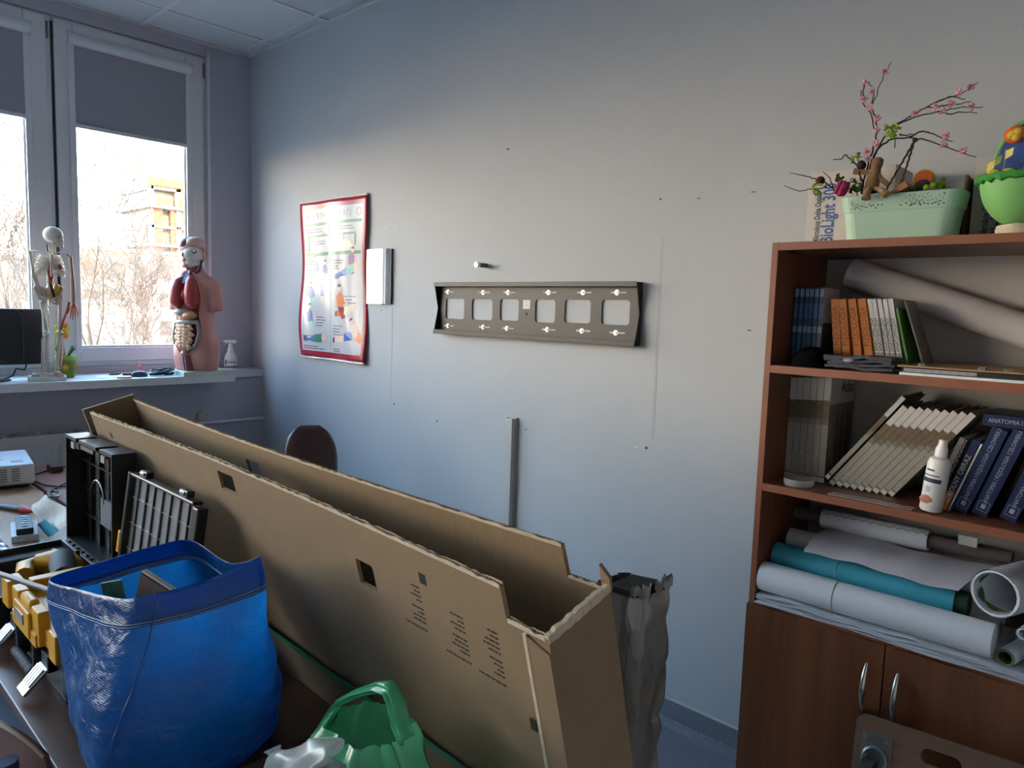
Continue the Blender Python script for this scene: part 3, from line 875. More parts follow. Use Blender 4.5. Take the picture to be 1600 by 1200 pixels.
patch('paper_field', 0.05, 0.95, 0.045, 0.95, m_pgrey, 0.0012, 26, 40)
def poly(name, pts, mat, d, parent=sh):
    """flat printed shape on the poster, points in poster coordinates"""
    mb = MB(); n = len(pts)
    cu = sum(p[0] for p in pts)/n; cv = sum(p[1] for p in pts)/n
    vs = [pp(cu, cv, d)]+[pp(u, v, d) for u, v in pts]
    mb.add(vs, [(0, i+1, (i+1) % n+1) for i in range(n)])
    return mb.build(name, mat, parent)
m_green = M('poster_green', (40,140,112), 0.22, spec=0.3); m_pblue = M('poster_blue', (38,118,200), 0.22, spec=0.3)
m_pteal = M('poster_teal', (150,214,206), 0.22, spec=0.3); m_porange = M('poster_orange', (236,130,80), 0.22, spec=0.3)
m_pskin = M('poster_skin', (240,206,190), 0.22, spec=0.3); m_ppurple = M('poster_purple', (150,96,160), 0.22, spec=0.3)
m_pbrown = M('poster_brown', (110,50,50), 0.22, spec=0.3); m_pink_t = M('poster_text', (70,72,80), 0.25, spec=0.3); m_pcream = M('poster_cream', (236,222,196), 0.22, spec=0.3)
D1, D2, D3 = 0.0020, 0.0026, 0.0032
patch('green_bar', 0.07, 0.93, 0.845, 0.862, m_green, D1, 12, 2)
patch('green_bar', 0.09, 0.46, 0.655, 0.675, m_green, D1, 8, 2); patch('green_bar', 0.52, 0.93, 0.655, 0.675, m_green, D1, 8, 2)
patch('green_bar', 0.11, 0.86, 0.775, 0.787, m_green, D1, 10, 2); patch('green_arrow', 0.11, 0.130, 0.70, 0.775, m_green, D1, 2, 4); patch('green_arrow', 0.845, 0.865, 0.71, 0.775, m_green, D1, 2, 4)
poly('green_arrow_head', [(0.09,0.70),(0.15,0.70),(0.12,0.68)], m_green, D2)
patch('divider', 0.49, 0.494, 0.06, 0.65, m_pink_t, D1, 1, 16)
for (u, v, t, sz) in ((0.10, 0.905, 'BEZPRZYRZĄDOWA', 0.050),) if False else ():
    pass
# title letters, only partly readable in the photograph
m_title = M('poster_title', (150,150,160), 0.25, spec=0.3)
fr = frame(Vector(pp(0.09, 0.905, 0.004)), Vector((1,0,0)), Vector((0,0,1)))
for i in range(17):     # blurred letter stubs
    u = 0.11+0.042*i
    patch('title_letter', u, u+0.008, 0.885, 0.925, m_pink_t if i in (0, 4) else m_title, D1, 1, 2)
    if i % 3 != 1: patch('title_letter', u, u+0.026, 0.917 if i % 2 else 0.902, 0.925 if i % 2 else 0.909, m_pink_t if i == 0 else m_title, D1, 2, 1)
# emblem ring top right
mb = MB(); ring = []
for k in range(20):
    a = 2*PI*k/20
    ring.append((0.895+0.032*math.cos(a), 0.905+0.024*math.sin(a)))
vs = [pp(u, v, D1) for u, v in ring]+[pp(0.895+(u-0.895)*0.8, 0.905+(v-0.905)*0.8, D1) for u, v in ring]
mb.add(vs, [(i, (i+1) % 20, 20+(i+1) % 20, 20+i) for i in range(20)]); mb.build('emblem_ring', m_red, sh)
# text lines
rr = random.Random(5)
def lines(u, v, n, L, dv=0.016):
    for i in range(n):
        patch('text_line', u, u+L*rr.uniform(0.6, 1.0), v-i*dv-0.0022, v-i*dv+0.0022, m_pink_t, D1, 5, 1)
lines(0.08, 0.822, 2, 0.30); lines(0.45, 0.825, 2, 0.40); lines(0.15, 0.745, 2, 0.26); lines(0.09, 0.620, 2, 0.20); lines(0.10, 0.565, 4, 0.10, 0.02)
lines(0.53, 0.62, 2, 0.22); lines(0.53, 0.585, 2, 0.12); lines(0.09, 0.455, 4, 0.16); lines(0.68, 0.40, 3, 0.20, 0.02); lines(0.28, 0.265, 4, 0.16, 0.018)
lines(0.53, 0.215, 4, 0.17, 0.018); lines(0.07, 0.14, 1, 0.16); lines(0.08, 0.075, 2, 0.32, 0.014); lines(0.53, 0.07, 3, 0.13, 0.014)
# lungs / airway drawing
poly('airway_drawing', [(0.62,0.745),(0.66,0.75),(0.70,0.735),(0.71,0.69),(0.63,0.675)], m_pskin, D1); poly('airway_drawing', [(0.72,0.735),(0.78,0.74),(0.83,0.705),(0.76,0.68)], m_pcream, D1)
poly('airway_drawing', [(0.705,0.785),(0.715,0.785),(0.715,0.745),(0.705,0.745)], m_pink_t, D2)
# figures : clothing patches, limbs and heads
def figure(u, v, s, shirt, trousers, ang, kneel=True):
    ca, sa = math.cos(ang), math.sin(ang)
    def q(a, b): return (u+s*(a*ca-b*sa), v+s*0.73*(a*sa+b*ca))
    poly('figure_trousers', [q(0.0,0.0),(q(0.45,-0.05)),q(0.5,-0.5),q(0.25,-0.55),q(0.05,-0.25)], trousers, D1)
    poly('figure_shirt', [q(-0.05,0.0),q(0.42,-0.02),q(0.40,0.45),q(0.18,0.62),q(-0.10,0.45)], shirt, D2)
    poly('figure_arm', [q(0.35,0.45),q(0.45,0.40),q(0.75,0.05),q(0.66,0.0)], m_pskin, D2)
    poly('figure_head', [q(0.18+0.13*math.cos(k*PI/4), 0.78+0.15*math.sin(k*PI/4)) for k in range(8)], m_pskin, D2)
    poly('figure_hair', [q(0.18+0.14*math.cos(k*PI/4), 0.83+0.13*math.sin(k*PI/4)) for k in range(0, 5)], m_pbrown, D3)
def lying(u, v, L, c1, c2, up=0.02):
    poly('casualty_legs', [(u,v),(u+L*0.45,v+up),(u+L*0.45,v+up+0.045),(u,v+0.035)], c1, D1)
    poly('casualty_body', [(u+L*0.45,v+up-0.002),(u+L*0.8,v+up*1.7),(u+L*0.8,v+up*1.7+0.055),(u+L*0.45,v+up+0.048)], c2, D2)
    poly('casualty_head', [(u+L*0.9+0.035*math.cos(k*PI/4), v+up*2+0.03+0.022*math.sin(k*PI/4)) for k in range(8)], m_pskin, D2)
    poly('casualty_shoe', [(u-0.035,v+0.002),(u,v),(u,v+0.036),(u-0.03,v+0.03)], m_pbrown, D2)
figure(0.22, 0.555, 0.15, m_pblue, m_pteal, 0.15); figure(0.36, 0.55, 0.12, m_pblue, m_pteal, -0.2)
figure(0.17, 0.385, 0.15, m_pblue, m_pteal, 0.2); figure(0.33, 0.40, 0.10, m_pblue, m_pcream, 0.0)
figure(0.16, 0.235, 0.17, m_pblue, m_pteal, 0.1); figure(0.62, 0.335, 0.20, m_porange, m_red, 0.1); figure(0.78, 0.60, 0.15, m_ppurple, m_red, -0.2)
figure(0.85, 0.16, 0.16, m_pskin, m_porange, 0.5)
lying(0.60, 0.505, 0.30, m_pblue, m_pteal, 0.025); lying(0.12, 0.105, 0.30, m_pblue, m_green, 0.0); lying(0.56, 0.11, 0.34, m_pskin, m_pblue, 0.015)
lying(0.60, 0.275, 0.25, m_porange, m_pcream, 0.012)
m_rail = M('poster_rail', (232,230,222), 0.2, coat=0.4)
for v in (0.0, 1.0):
    mb = MB(); mb.tube([pp(u/10, v, 0.001) for u in range(11)], 0.0055, 8); mb.build('rail', m_rail, po, smooth=True)

# ---------------------------------------------------------------- radiator below the window shelf
m_rad = M('radiator_white', (208,208,206), 0.35, var=0.01)
ra = thing('panel_radiator', 'white panel radiator mounted under the window shelf', 'radiator', (-4.52, 0.3, 0.18))
RY0, RY1, RXF, RZ = -0.55, 1.42, -4.475, 0.852
mb = MB(); n = 50
pts = []
for i in range(n*4+1):
    y = RY0+0.02+(RY1-RY0-0.04)*i/(n*4); pts.append((y, 0.0035 if i % 4 in (1, 2) else 0.0))
for (ya, da), (yb, db) in zip(pts[:-1], pts[1:]):
    mb.hexa([(RXF-0.01, ya, 0.22), (RXF-0.01, yb, 0.22), (RXF+db, yb, 0.22), (RXF+da, ya, 0.22), (RXF-0.01, ya, RZ-0.05), (RXF-0.01, yb, RZ-0.05), (RXF+db, yb, RZ-0.05), (RXF+da, ya, RZ-0.05)])
MB_ = mb.build('front_panel', m_rad, ra)
MB().box((RXF-0.012, RY0+0.012, 0.19), (RXF-0.001, RY1-0.012, RZ-0.004)).build('panel_sheet', m_rad, ra, bevel=0.003)
MB().box((-4.60, RY0, 0.19), (-4.585, RY1, RZ-0.01)).build('rear_panel', m_rad, ra)
for y in (RY0, RY1-0.004): MB().box((-4.60, y, 0.19), (RXF+0.002, y+0.004, RZ)).build('side_cover', m_rad, ra)
mb = MB()
for i in range(80):
    y = RY0+0.01+(RY1-RY0-0.02)*i/79
    mb.box((-4.598, y-0.003, RZ-0.006), (RXF, y+0.003, RZ))
mb.box((RXF-0.006, RY0, RZ-0.01), (RXF+0.001, RY1, RZ)); mb.box((-4.60, RY0, RZ-0.01), (-4.593, RY1, RZ))
g = mb.build('top_grille', m_rad, ra); g['kind'] = 'stuff'
for y in (-0.3, 1.2): MB().box((PAR+0.0005, y, 0.3), (-4.585, y+0.03, 0.8)).build('bracket', m_rad, ra)
for k in range(24):
    y = RY0+0.05+k*0.08
    MB().box((RXF+0.0025, y, RZ-0.085), (RXF+0.0045, y+0.035, RZ-0.078)).build('pressed_slot', m_rad, ra)
p = pxx(311, 650, PAR)
t = thing('wall_fitting', 'cream plastic cable fitting with two prongs on the parapet', 'wall fitting', (PAR, p.y, p.z))
MB().hexa([(PAR,p.y-0.026,p.z-0.02),(PAR+0.03,p.y-0.022,p.z-0.02),(PAR+0.03,p.y+0.022,p.z-0.02),(PAR,p.y+0.026,p.z-0.02),(PAR,p.y-0.016,p.z+0.022),(PAR+0.02,p.y-0.012,p.z+0.022),(PAR+0.02,p.y+0.012,p.z+0.022),(PAR,p.y+0.016,p.z+0.022)]).build('body', M('cream_plastic', (190,182,150), 0.5), t, bevel=0.003)
for s in (-1, 1): MB().cyl((PAR+0.012, p.y+s*0.011, p.z+0.02), (PAR+0.012, p.y+s*0.011, p.z+0.042), 0.003, 0.002, n=8).build('prong', M('cream_plastic', (190,182,150), 0.5), t)
# ---------------------------------------------------------------- things on the window shelf
def viewframe(c):
    """horizontal axes at c: u = to the right as seen from the room, w = towards the room's viewpoint"""
    d = Vector((c[0], c[1], 0)).normalized()
    return Vector((-d.y, d.x, 0))*(-1 if Vector((-d.y, d.x, 0)).dot(RIGHT) < 0 else 1), -d

# --- anatomical skeleton model
m_bone = M('bone_plastic', (214,202,186), 0.5, var=0.06, scale=60)
m_artery = M('artery_red', (168,34,30), 0.4); m_vein = M('vein_dark', (44,36,52), 0.4); m_nerve = M('nerve_yellow', (222,166,60), 0.45)
m_heart = M('heart_red', (190,50,44), 0.45)
sc = Vector((-4.46, 1.10, SILL))
U, Wv = viewframe(sc)
K = 0.00342
def sk(px, py, w=0.0):
    return sc + U*((px-73+0.035*(589-py))*K) + Wv*w + Vector((0, 0, (589-py)*K))
S = thing('skeleton_model', 'small anatomical skeleton model with coloured vessels on a pale base', 'skeleton model', sc)
def bone(name, pts, rad, mat=None, n=8, parent=S):
    mb = MB(); mb.tube([sk(*p) for p in pts], rad, n); return mb.build(name, mat or m_bone, parent, smooth=True)
# base
mb = MB(); c = sc
rb = Matrix.Rotation(math.atan2(U.y, U.x), 3, 'Z')
mb.cbox(c+Vector((0,0,0.011)), (0.175, 0.15, 0.022), rb); bs = mb.build('base', M('pale_green_base', (206,214,198), 0.5), S, bevel=0.003)
mb = MB(); mb.cbox(c+Vector((0,0,0.028))-Wv*0.01, (0.14, 0.09, 0.014), rb); mb.build('base_step', M('pale_green_base', (206,214,198), 0.5), bs, bevel=0.005)
bone('stand_rod', [(74,583,-0.035),(74,440,-0.035)], 0.004, M('steel_rod', (170,170,170), 0.3, metal=0.8))
# skull, looking to the right
fx = (U*0.80+Wv*0.6).normalized(); sx_ = Vector((0,0,1)).cross(fx)
R3 = Matrix((fx, sx_, Vector((0,0,1)))).transposed()
hc = sk(78.5, 363)
mb = MB()
mb.ball(hc+Vector((0,0,0.0)), (0.050, 0.040, 0.044), 18, 12, R3)
mb.ball(hc+fx*0.028+Vector((0,0,-0.028)), (0.026, 0.028, 0.030), 14, 10, R3)
mb.ball(hc+fx*0.030+Vector((0,0,-0.010)), (0.022, 0.033, 0.012), 14, 8, R3)
mb.ball(hc+fx*0.012+Vector((0,0,-0.03)), (0.03, 0.034, 0.012), 12, 8, R3)
skl = mb.build('skull', m_bone, S, smooth=True, angle=180)
rm = skl.modifiers.new('remesh', 'REMESH'); rm.mode = 'VOXEL'; rm.voxel_size = 0.003; rm.use_smooth_shade = True
cut_ = MB()
for s in (-1, 1):
    cut_.ball(hc+fx*0.050+sx_*s*0.0165+Vector((0,0,-0.012)), (0.020, 0.0095, 0.0090), 12, 8, R3)
cut_.ball(hc+fx*0.056+Vector((0,0,-0.030)), (0.012, 0.0045, 0.0075), 10, 6, R3)
carve(skl, cut_)
mb = MB(); path = []
for k in range(9):
    a = -1.5+3.0*k/8
    path.append(hc+fx*(0.014+0.034*math.cos(a))+sx_*0.026*math.sin(a)+Vector((0,0,-0.060+0.014*(1-math.cos(a)))))
mb.tube(path, [0.005,0.006,0.007,0.008,0.0085,0.008,0.007,0.006,0.005], 8); mb.build('jaw', m_bone, S, smooth=True)
mb = MB()
for k in range(9):
    a = -1.0+2.0*k/8
    mb.ball(hc+fx*(0.016+0.036*math.cos(a))+sx_*0.024*math.sin(a)+Vector((0,0,-0.048)), (0.003,0.003,0.005), 6, 5)
tt = mb.build('teeth', M('teeth_white', (232,226,210), 0.4), skl, smooth=True); tt['kind'] = 'stuff'
# spine of single vertebrae
zs = [(73.5,384+3.6*i) for i in range(22)]
vm = None
for i, (a, b) in enumerate(zs):
    w = -0.028+0.010*math.sin(i/21*PI*2)
    r_ = 0.006+0.004*i/21
    if vm is None:
        mb = MB(); mb.ball((0,0,0), (1,1,0.75), 8, 6); mb.cyl((0,0,0), (-1.9,0,-0.3), 0.35, n=6)
        vm = mb.build('vertebra', m_bone, S, smooth=True); vo = vm
    else:
        vo = vm.copy(); COL.objects.link(vo); vo.parent = S
    vo.matrix_parent_inverse = S.matrix_basis.inverted()
    vo.matrix_basis = Matrix.Translation(sk(a, b, w)) @ Matrix.Rotation(math.atan2(Wv.y, Wv.x), 4, 'Z') @ Matrix.Diagonal((r_, r_*1.15, r_, 1))
# ribs
for i in range(10):
    yy = 392+3.4*i
    hw = 0.040+0.030*math.sin((i+1)/11*PI*0.62)
    dp = 0.042+0.012*math.sin(i/9*PI)
    for s in (-1, 1):
        pts = []
        nn = 12
        end = 0.97 if i < 7 else 0.80-0.08*(i-7)
        for k in range(nn+1):
            a = -PI/2+PI*end*k/nn
            u = s*hw*math.cos(a)
            w = dp*math.sin(a)
            z = (589-yy)*K-0.026*(k/nn)+(0.014*max(0, k/nn-0.75)*4 if i > 3 else 0)
            pts.append(sc+U*(u+(75.0-73)*K+0.035*z)+Wv*w+Vector((0,0,z)))
        mb = MB(); mb.tube(pts, [0.0044]*(nn+1), 6, sx=0.6); mb.build('rib', m_bone, S, smooth=True)
bone('sternum', [(77,394,0.044),(77,402,0.050),(77,422,0.054),(77,428,0.052)], [0.008,0.0085,0.007,0.004])
for s in (-1, 1):
    bone('clavicle', [(75+s*3,393,0.045),(75+s*12,390,0.035),(75+s*24,390,0.005)], [0.005,0.004,0.005])
    mb = MB(); mb.sheet(lambda a, b: sk(75+s*(8+11*a), 393+20*b*(1-0.6*a), -0.042), 4, 4, 0.004); mb.build('shoulder_blade', m_bone, S, smooth=True)
# arms
def arm(sh, el, wr, hd, wz, mat):
    bone('upper_arm', [(*sh, 0.0), (sh[0]*0.7+el[0]*0.3, sh[1]*0.7+el[1]*0.3, 0.0), (sh[0]*0.2+el[0]*0.8, sh[1]*0.2+el[1]*0.8, 0.004), (*el, 0.006)], [0.012,0.0085,0.0085,0.0115])
    bone('radius_bone', [(el[0]-1.2, el[1], 0.006), ((el[0]+wr[0])/2-2, (el[1]+wr[1])/2, 0.012), (wr[0]-2, wr[1], wz)], [0.008,0.0058,0.007])
    bone('ulna_bone', [(el[0]+1.5, el[1]-1, 0.0), ((el[0]+wr[0])/2+2, (el[1]+wr[1])/2, 0.008), (wr[0]+2, wr[1], wz-0.003)], [0.007,0.005,0.005])
    mb = MB(); mb.ball(sk(wr[0], wr[1]+3, wz), (0.013,0.010,0.009), 10, 7); h = mb.build('wrist_bones', mat, S, smooth=True)
    for k in range(5):
        dx = (k-2)*2.4
        L = (12, 20, 22, 20, 16)[k]
        a = (wr[0]+dx*0.6, wr[1]+4, wz); m1 = (wr[0]+dx*1.1+(hd[0]-wr[0])*0.5, wr[1]+4+L*0.45, wz+0.006); e = (wr[0]+dx*1.4+(hd[0]-wr[0]), wr[1]+4+L, wz+0.004)
        mb = MB(); mb.tube([sk(*a), sk((a[0]+m1[0])/2, (a[1]+m1[1])/2, wz+0.004), sk(*m1), sk((m1[0]+e[0])/2, (m1[1]+e[1])/2, wz+0.007), sk(*e)], [0.004,0.003,0.0042,0.003,0.0025], 6)
        mb.build('finger', mat, h, smooth=True)
m_handr = M('hand_orange', (206,110,66), 0.5, var=0.2, scale=80)
arm((49,390), (54,427), (66,463), (71,492), 0.020, m_bone)
arm((102,394), (105,431), (107,468), (106,492), 0.020, m_handr)
bone('artery', [(97,392,0.02),(103,397,0.012),(106,430,0.016),(107,468,0.022)], 0.0028, m_artery)
# pelvis
for s in (-1, 1):
    def pel(a, b, s=s):
        u = s*(2+17*math.sin(a*PI*0.5)**0.8); w = -0.035+0.075*a; z = 441+8*(1-math.sin(a*PI))*0.6+24*b*(0.7+0.3*(1-a))
        return sk(74+u*(1-0.35*b), z, w*(1-0.2*b))
    mb = MB(); mb.sheet(pel, 10, 8, 0.005); mb.build('hip_bone', m_bone if s < 0 else M('hip_yellow', (214,170,100), 0.5, var=0.2, scale=60), S, smooth=True, angle=180)
    bone('pubic_arch', [(74+s*15,456,0.02),(74+s*8,461,0.034),(74+s*1,464,0.036)], [0.008,0.006,0.006])
    bone('sitting_bone', [(74+s*13,458,0.01),(74+s*10,470,0.004),(74+s*3,467,0.028)], [0.008,0.008,0.005])
mb = MB(); mb.ball(sk(74, 450, -0.03), (0.016, 0.016, 0.030), 10, 8); mb.build('sacrum', m_bone, S, smooth=True)
# legs
for (hip, kn, an, fdir) in (((65,463), (71,518), (70,574), -1), ((88,463), (89,517), (86,572), 1)):
    bone('thigh_bone', [(hip[0]-fdir*(-3), hip[1]-2, 0.0), (hip[0]+fdir*1, hip[1]+2, 0.0), ((hip[0]+kn[0])/2, (hip[1]+kn[1])/2, 0.012), (kn[0], kn[1]-8, 0.006), (kn[0], kn[1]-3, 0.004)], [0.011,0.010,0.0085,0.011,0.017], n=10)
    mb = MB(); mb.ball(sk(kn[0], kn[1]-4, 0.020), (0.010,0.010,0.011), 10, 7); mb.build('kneecap', m_bone, S, smooth=True)
    bone('shin_bone', [(kn[0], kn[1]+1, 0.004), (kn[0], kn[1]+9, 0.006), ((kn[0]+an[0])/2, (kn[1]+an[1])/2, 0.006), (an[0], an[1]-3, 0.0), (an[0], an[1], 0)], [0.016,0.011,0.0085,0.0085,0.010], n=10)
    bone('calf_bone', [(kn[0]+fdir*5, kn[1]+6, -0.01), ((kn[0]+an[0])/2+fdir*5, (kn[1]+an[1])/2, -0.006), (an[0]+fdir*4, an[1]+1, -0.004)], [0.0055,0.004,0.006])
    mb = MB(); ft = sk(an[0], an[1]+6, 0.012); mb.ball(ft-Wv*0.02, (0.014,0.013,0.013), 10, 7); mb.ball(ft+Wv*0.01+Vector((0,0,0.003)), (0.022,0.016,0.012), 10, 7); f = mb.build('foot_bones', m_bone, S, smooth=True)
    rm = f.modifiers.new('remesh', 'REMESH'); rm.mode = 'VOXEL'; rm.voxel_size = 0.003; rm.use_smooth_shade = True
    for k in range(5):
        d = (k-2)*0.0068
        s0 = ft+Wv*0.015+U*d*0.7; e = ft+Wv*(0.062-0.006*abs(k-1.5))+U*(d*1.3+fdir*0.012)-Vector((0,0,0.012))
        mb = MB(); mb.tube([s0, s0*0.5+e*0.5+Vector((0,0,0.004)), e], [0.005,0.004,0.0035], 6); mb.build('toe', m_bone if fdir < 0 else M('toe_pink', (214,140,124), 0.5), f, smooth=True)
bone('vein', [(75,405,0.024),(77,425,0.026),(76,440,0.022),(80,455,0.026),(83,464,0.03)], [0.010,0.012,0.008,0.006,0.004], m_vein)
bone('artery', [(72,404,0.03),(74,425,0.034),(77,440,0.028)], [0.006,0.008,0.005], m_artery)
bone('leg_artery', [(101,466,0.03),(98,480,0.026),(93,497,0.022),(90,512,0.02)], [0.006,0.006,0.005,0.004], m_artery)
bone('leg_nerve', [(84,520,-0.012),(81,545,-0.012),(84,575,-0.01)], 0.003, M('nerve_lime', (196,200,90), 0.5))
bone('shin_artery', [(91,540,0.016),(89,560,0.018),(92,578,0.04)], 0.0025, m_artery)
mb = MB(); mb.ball(sk(86, 412, 0.02), (0.03, 0.022, 0.018), 12, 8); mb.build('heart', m_heart, S, smooth=True)
mb = MB(); mb.ball(sk(84, 447, 0.012), (0.024, 0.016, 0.034), 12, 8); mb.build('nerve_plexus', m_nerve, S, smooth=True)
bone('neck_vessel', [(79,378,0.02),(80,388,0.024),(76,396,0.03)], 0.005, m_nerve); bone('neck_vessel', [(70,378,0.01),(72,390,0.02)], 0.005, m_vein)

# --- anatomical torso
tc_ = Vector((-4.47, 1.905, SILL+0.026))
tU, tW = viewframe(tc_)
KT = 0.00374
TT = thing('torso_model', 'anatomical human torso model with open chest organs and half skull face', 'torso model', tc_)
def tp_(px, py, w=0.0): return tc_+tU*((px-301+0.012*(582-py))*KT)+tW*w+Vector((0,0,(582-py)*KT))
ang = math.radians(38)
fdir = (tW*math.cos(ang)-tU*math.sin(ang)).normalized()      # where the torso faces
sdir = Vector((0,0,1)).cross(fdir)                           # its left hand side (to the right in the picture)
RT = Matrix((fdir, sdir, Vector((0,0,1)))).transposed()
m_skin = M('torso_skin', (206,146,134), 0.42, var=0.04, scale=14, sss=0.08)
mb = MB(); rings = []
prof = [(582,301,0.132,0.084),(560,301,0.146,0.096),(540,301,0.142,0.096),(520,300,0.126,0.090),(505,300,0.112,0.084),(490,300,0.110,0.086),(475,300,0.118,0.092),(460,299,0.130,0.094),(447,299,0.146,0.088),(438,298,0.142,0.074),(430,297,0.105,0.058),(424,297,0.066,0.048),(416,297,0.048,0.046),(405,296,0.046,0.048)]
n = 40
for (y, cx, a, b) in prof:
    c = tp_(cx, y); ring = []
    for j in range(n):
        t = 2*PI*j/n
        ring.append(c+sdir*(a*math.copysign(abs(math.cos(t))**0.85, math.cos(t)))+fdir*(b*math.copysign(abs(math.sin(t))**0.9, math.sin(t))))
    rings.append(ring)
vs = [q for r_ in rings for q in r_]; fs = [tuple(range(n-1,-1,-1)), tuple((len(prof)-1)*n+j for j in range(n))]
for i in range(len(prof)-1):
    for j in range(n): fs.append((i*n+j, i*n+(j+1) % n, (i+1)*n+(j+1) % n, (i+1)*n+j))
mb.add(vs, fs)
for s in (-1, 1):            # arm stumps
    p = tp_(299, 447)+sdir*s*0.108
    mb.tube([p+Vector((0,0,0.028))-sdir*s*0.03, p+sdir*s*0.012, p+sdir*s*0.030-Vector((0,0,0.08)), p+sdir*s*0.038-Vector((0,0,0.142))], [0.046,0.054,0.047,0.045], 18)
hcen = tp_(295, 391)
mb.ball(hcen, (0.084,0.068,0.086), 22, 16, RT)
mb.ball(hcen+fdir*0.035-Vector((0,0,0.045)), (0.046,0.046,0.052), 16, 12, RT)
mb.ball(hcen+fdir*0.086-Vector((0,0,0.018)), (0.014,0.010,0.018), 10, 8, RT)      # nose
mb.ball(hcen+fdir*0.078-Vector((0,0,0.052)), (0.012,0.020,0.008), 10, 8, RT)      # lips
mb.ball(hcen+fdir*0.070-Vector((0,0,0.084)), (0.018,0.024,0.016), 10, 8, RT)      # chin
mb.ball(hcen+fdir*0.074+Vector((0,0,0.014)), (0.012,0.042,0.012), 10, 8, RT)      # brow
body = mb.build('body', m_skin, TT, smooth=True, angle=180)
rm = body.modifiers.new('remesh', 'REMESH'); rm.mode = 'VOXEL'; rm.voxel_size = 0.006; rm.use_smooth_shade = True
sm = body.modifiers.new('smooth', 'SMOOTH'); sm.iterations = 5
def blob(name, c, r, mat, parent=TT, n=14, m=10, rot=RT, lump=0.0, seed=0):
    mb = MB(); mb.ball((0,0,0), r, n, m, rot)
    if lump:
        mb.v = [tuple(Vector(v)*(1+lump*mnoise.noise(Vector(v)*90+Vector((seed,0,0))))) for v in mb.v]
    mb.v = [tuple(Vector(v)+c) for v in mb.v]
    return mb.build(name, mat, parent, smooth=True, angle=180)
# ear, on the side that keeps its skin behind the skull face
blob('ear', hcen+sdir*0.070-fdir*0.012-Vector((0,0,0.008)), (0.020,0.008,0.028), m_skin)
# exposed half of the face
m_skull = M('model_bone_white', (214,212,200), 0.45, var=0.04, scale=50)
blob('skull_half', hcen+sdir*0.022+fdir*0.030-Vector((0,0,0.014)), (0.066,0.056,0.052), m_skull, n=18, m=12)
blob('jaw_half', hcen+sdir*0.018+fdir*0.034-Vector((0,0,0.060)), (0.048,0.044,0.038), m_skull, n=16, m=10)
blob('cheek_bone', hcen+sdir*0.060+fdir*0.050-Vector((0,0,0.022)), (0.024,0.008,0.007), m_skull)
e = blob('eye_socket', hcen+sdir*0.062+fdir*0.070+Vector((0,0,0.000)), (0.014,0.014,0.011), M('socket_grey', (96,98,100), 0.6))
blob('eyeball', hcen+sdir*0.071+fdir*0.078+Vector((0,0,0.000)), (0.0065,0.0065,0.0065), M('eye_white', (206,214,216), 0.2), e)
m_brain = M('brain_pink', (220,172,162), 0.45, var=0.10, scale=60)
blob('brain', hcen+sdir*0.026+fdir*0.012+Vector((0,0,0.052)), (0.064,0.050,0.040), m_brain, n=30, m=22, lump=0.13)
blob('scalp_edge', hcen-sdir*0.014+Vector((0,0,0.040)), (0.082,0.048,0.052), M('hair_brown', (112,84,74), 0.6), n=18, m=12)
# neck
m_musc = M('muscle_red', (150,56,50), 0.4, var=0.12, scale=60); m_bluev = M('vein_blue', (48,58,112), 0.4)
mb = MB(); mb.tube([tp_(301,405)+fdir*0.040+sdir*0.022, tp_(300,418)+fdir*0.046+sdir*0.014, tp_(299,430)+fdir*0.056+sdir*0.004], [0.022,0.022,0.018], 12); mb.build('neck_muscle', m_musc, TT, smooth=True)
mb = MB(); mb.tube([tp_(296,408)+fdir*0.05+sdir*0.004, tp_(297,420)+fdir*0.056], [0.015,0.014], 12); mb.build('larynx', M('larynx_grey', (112,132,134), 0.4), TT, smooth=True)
mb = MB(); mb.tube([tp_(305,403)+fdir*0.036+sdir*0.044, tp_(304,420)+fdir*0.04+sdir*0.036, tp_(300,432)+fdir*0.06+sdir*0.02], [0.007]*3, 8); mb.build('neck_vein', m_bluev, TT, smooth=True)
# chest cavity : dark red recess edge on the front surface
def front(side, z):     # point on the front surface; side in metres to the model's left, z above the base
    y = 582-z/KT
    k = None
    for (p, q) in zip(prof[:-1], prof[1:]):
        if p[0] >= y >= q[0]:
            f = (p[0]-y)/(p[0]-q[0]); cx = p[1]+(q[1]-p[1])*f; a = p[2]+(q[2]-p[2])*f; b = p[3]+(q[3]-p[3])*f; k = 1
    if k is None: cx, a, b = prof[-1][1:]
    ct = max(-1, min(1, side/a)); t = math.acos(math.copysign(abs(ct)**(1/0.85), ct))
    return tp_(cx, y)+sdir*side+fdir*(b*abs(math.sin(t))**0.9)
cav = [(0.10,0.034),(0.15,0.072),(0.22,0.096),(0.28,0.088),(0.34,0.078),(0.40,0.088),(0.46,0.098),(0.52,0.084),(0.57,0.052),(0.60,0.022)]
def cavw(z):
    for (a, wa), (b, wb_) in zip(cav[:-1], cav[1:]):
        if a <= z <= b: return wa+(wb_-wa)*(z-a)/(b-a)
    return 0.02
m_cav = M('cavity_dark_red', (120,44,40), 0.45, var=0.1, scale=40)
mb = MB(); mb.sheet(lambda a, b: front((2*a-1)*cavw(0.10+0.5*b), 0.10+0.5*b)+fdir*0.006, 16, 28); mb.build('chest_cavity', m_cav, TT, smooth=True, angle=180)
mb = MB(); rim = [front(-cavw(z), z)+fdir*0.004 for z in [0.10+0.5*i/20 for i in range(21)]]+[front(cavw(z), z)+fdir*0.004 for z in [0.60-0.5*i/20 for i in range(21)]]
mb.tube(rim, 0.007, 8, closed=True); mb.build('cavity_rim', m_skin, TT, smooth=True)
m_lung = M('lung_red', (168,62,62), 0.32, var=0.08, scale=30)
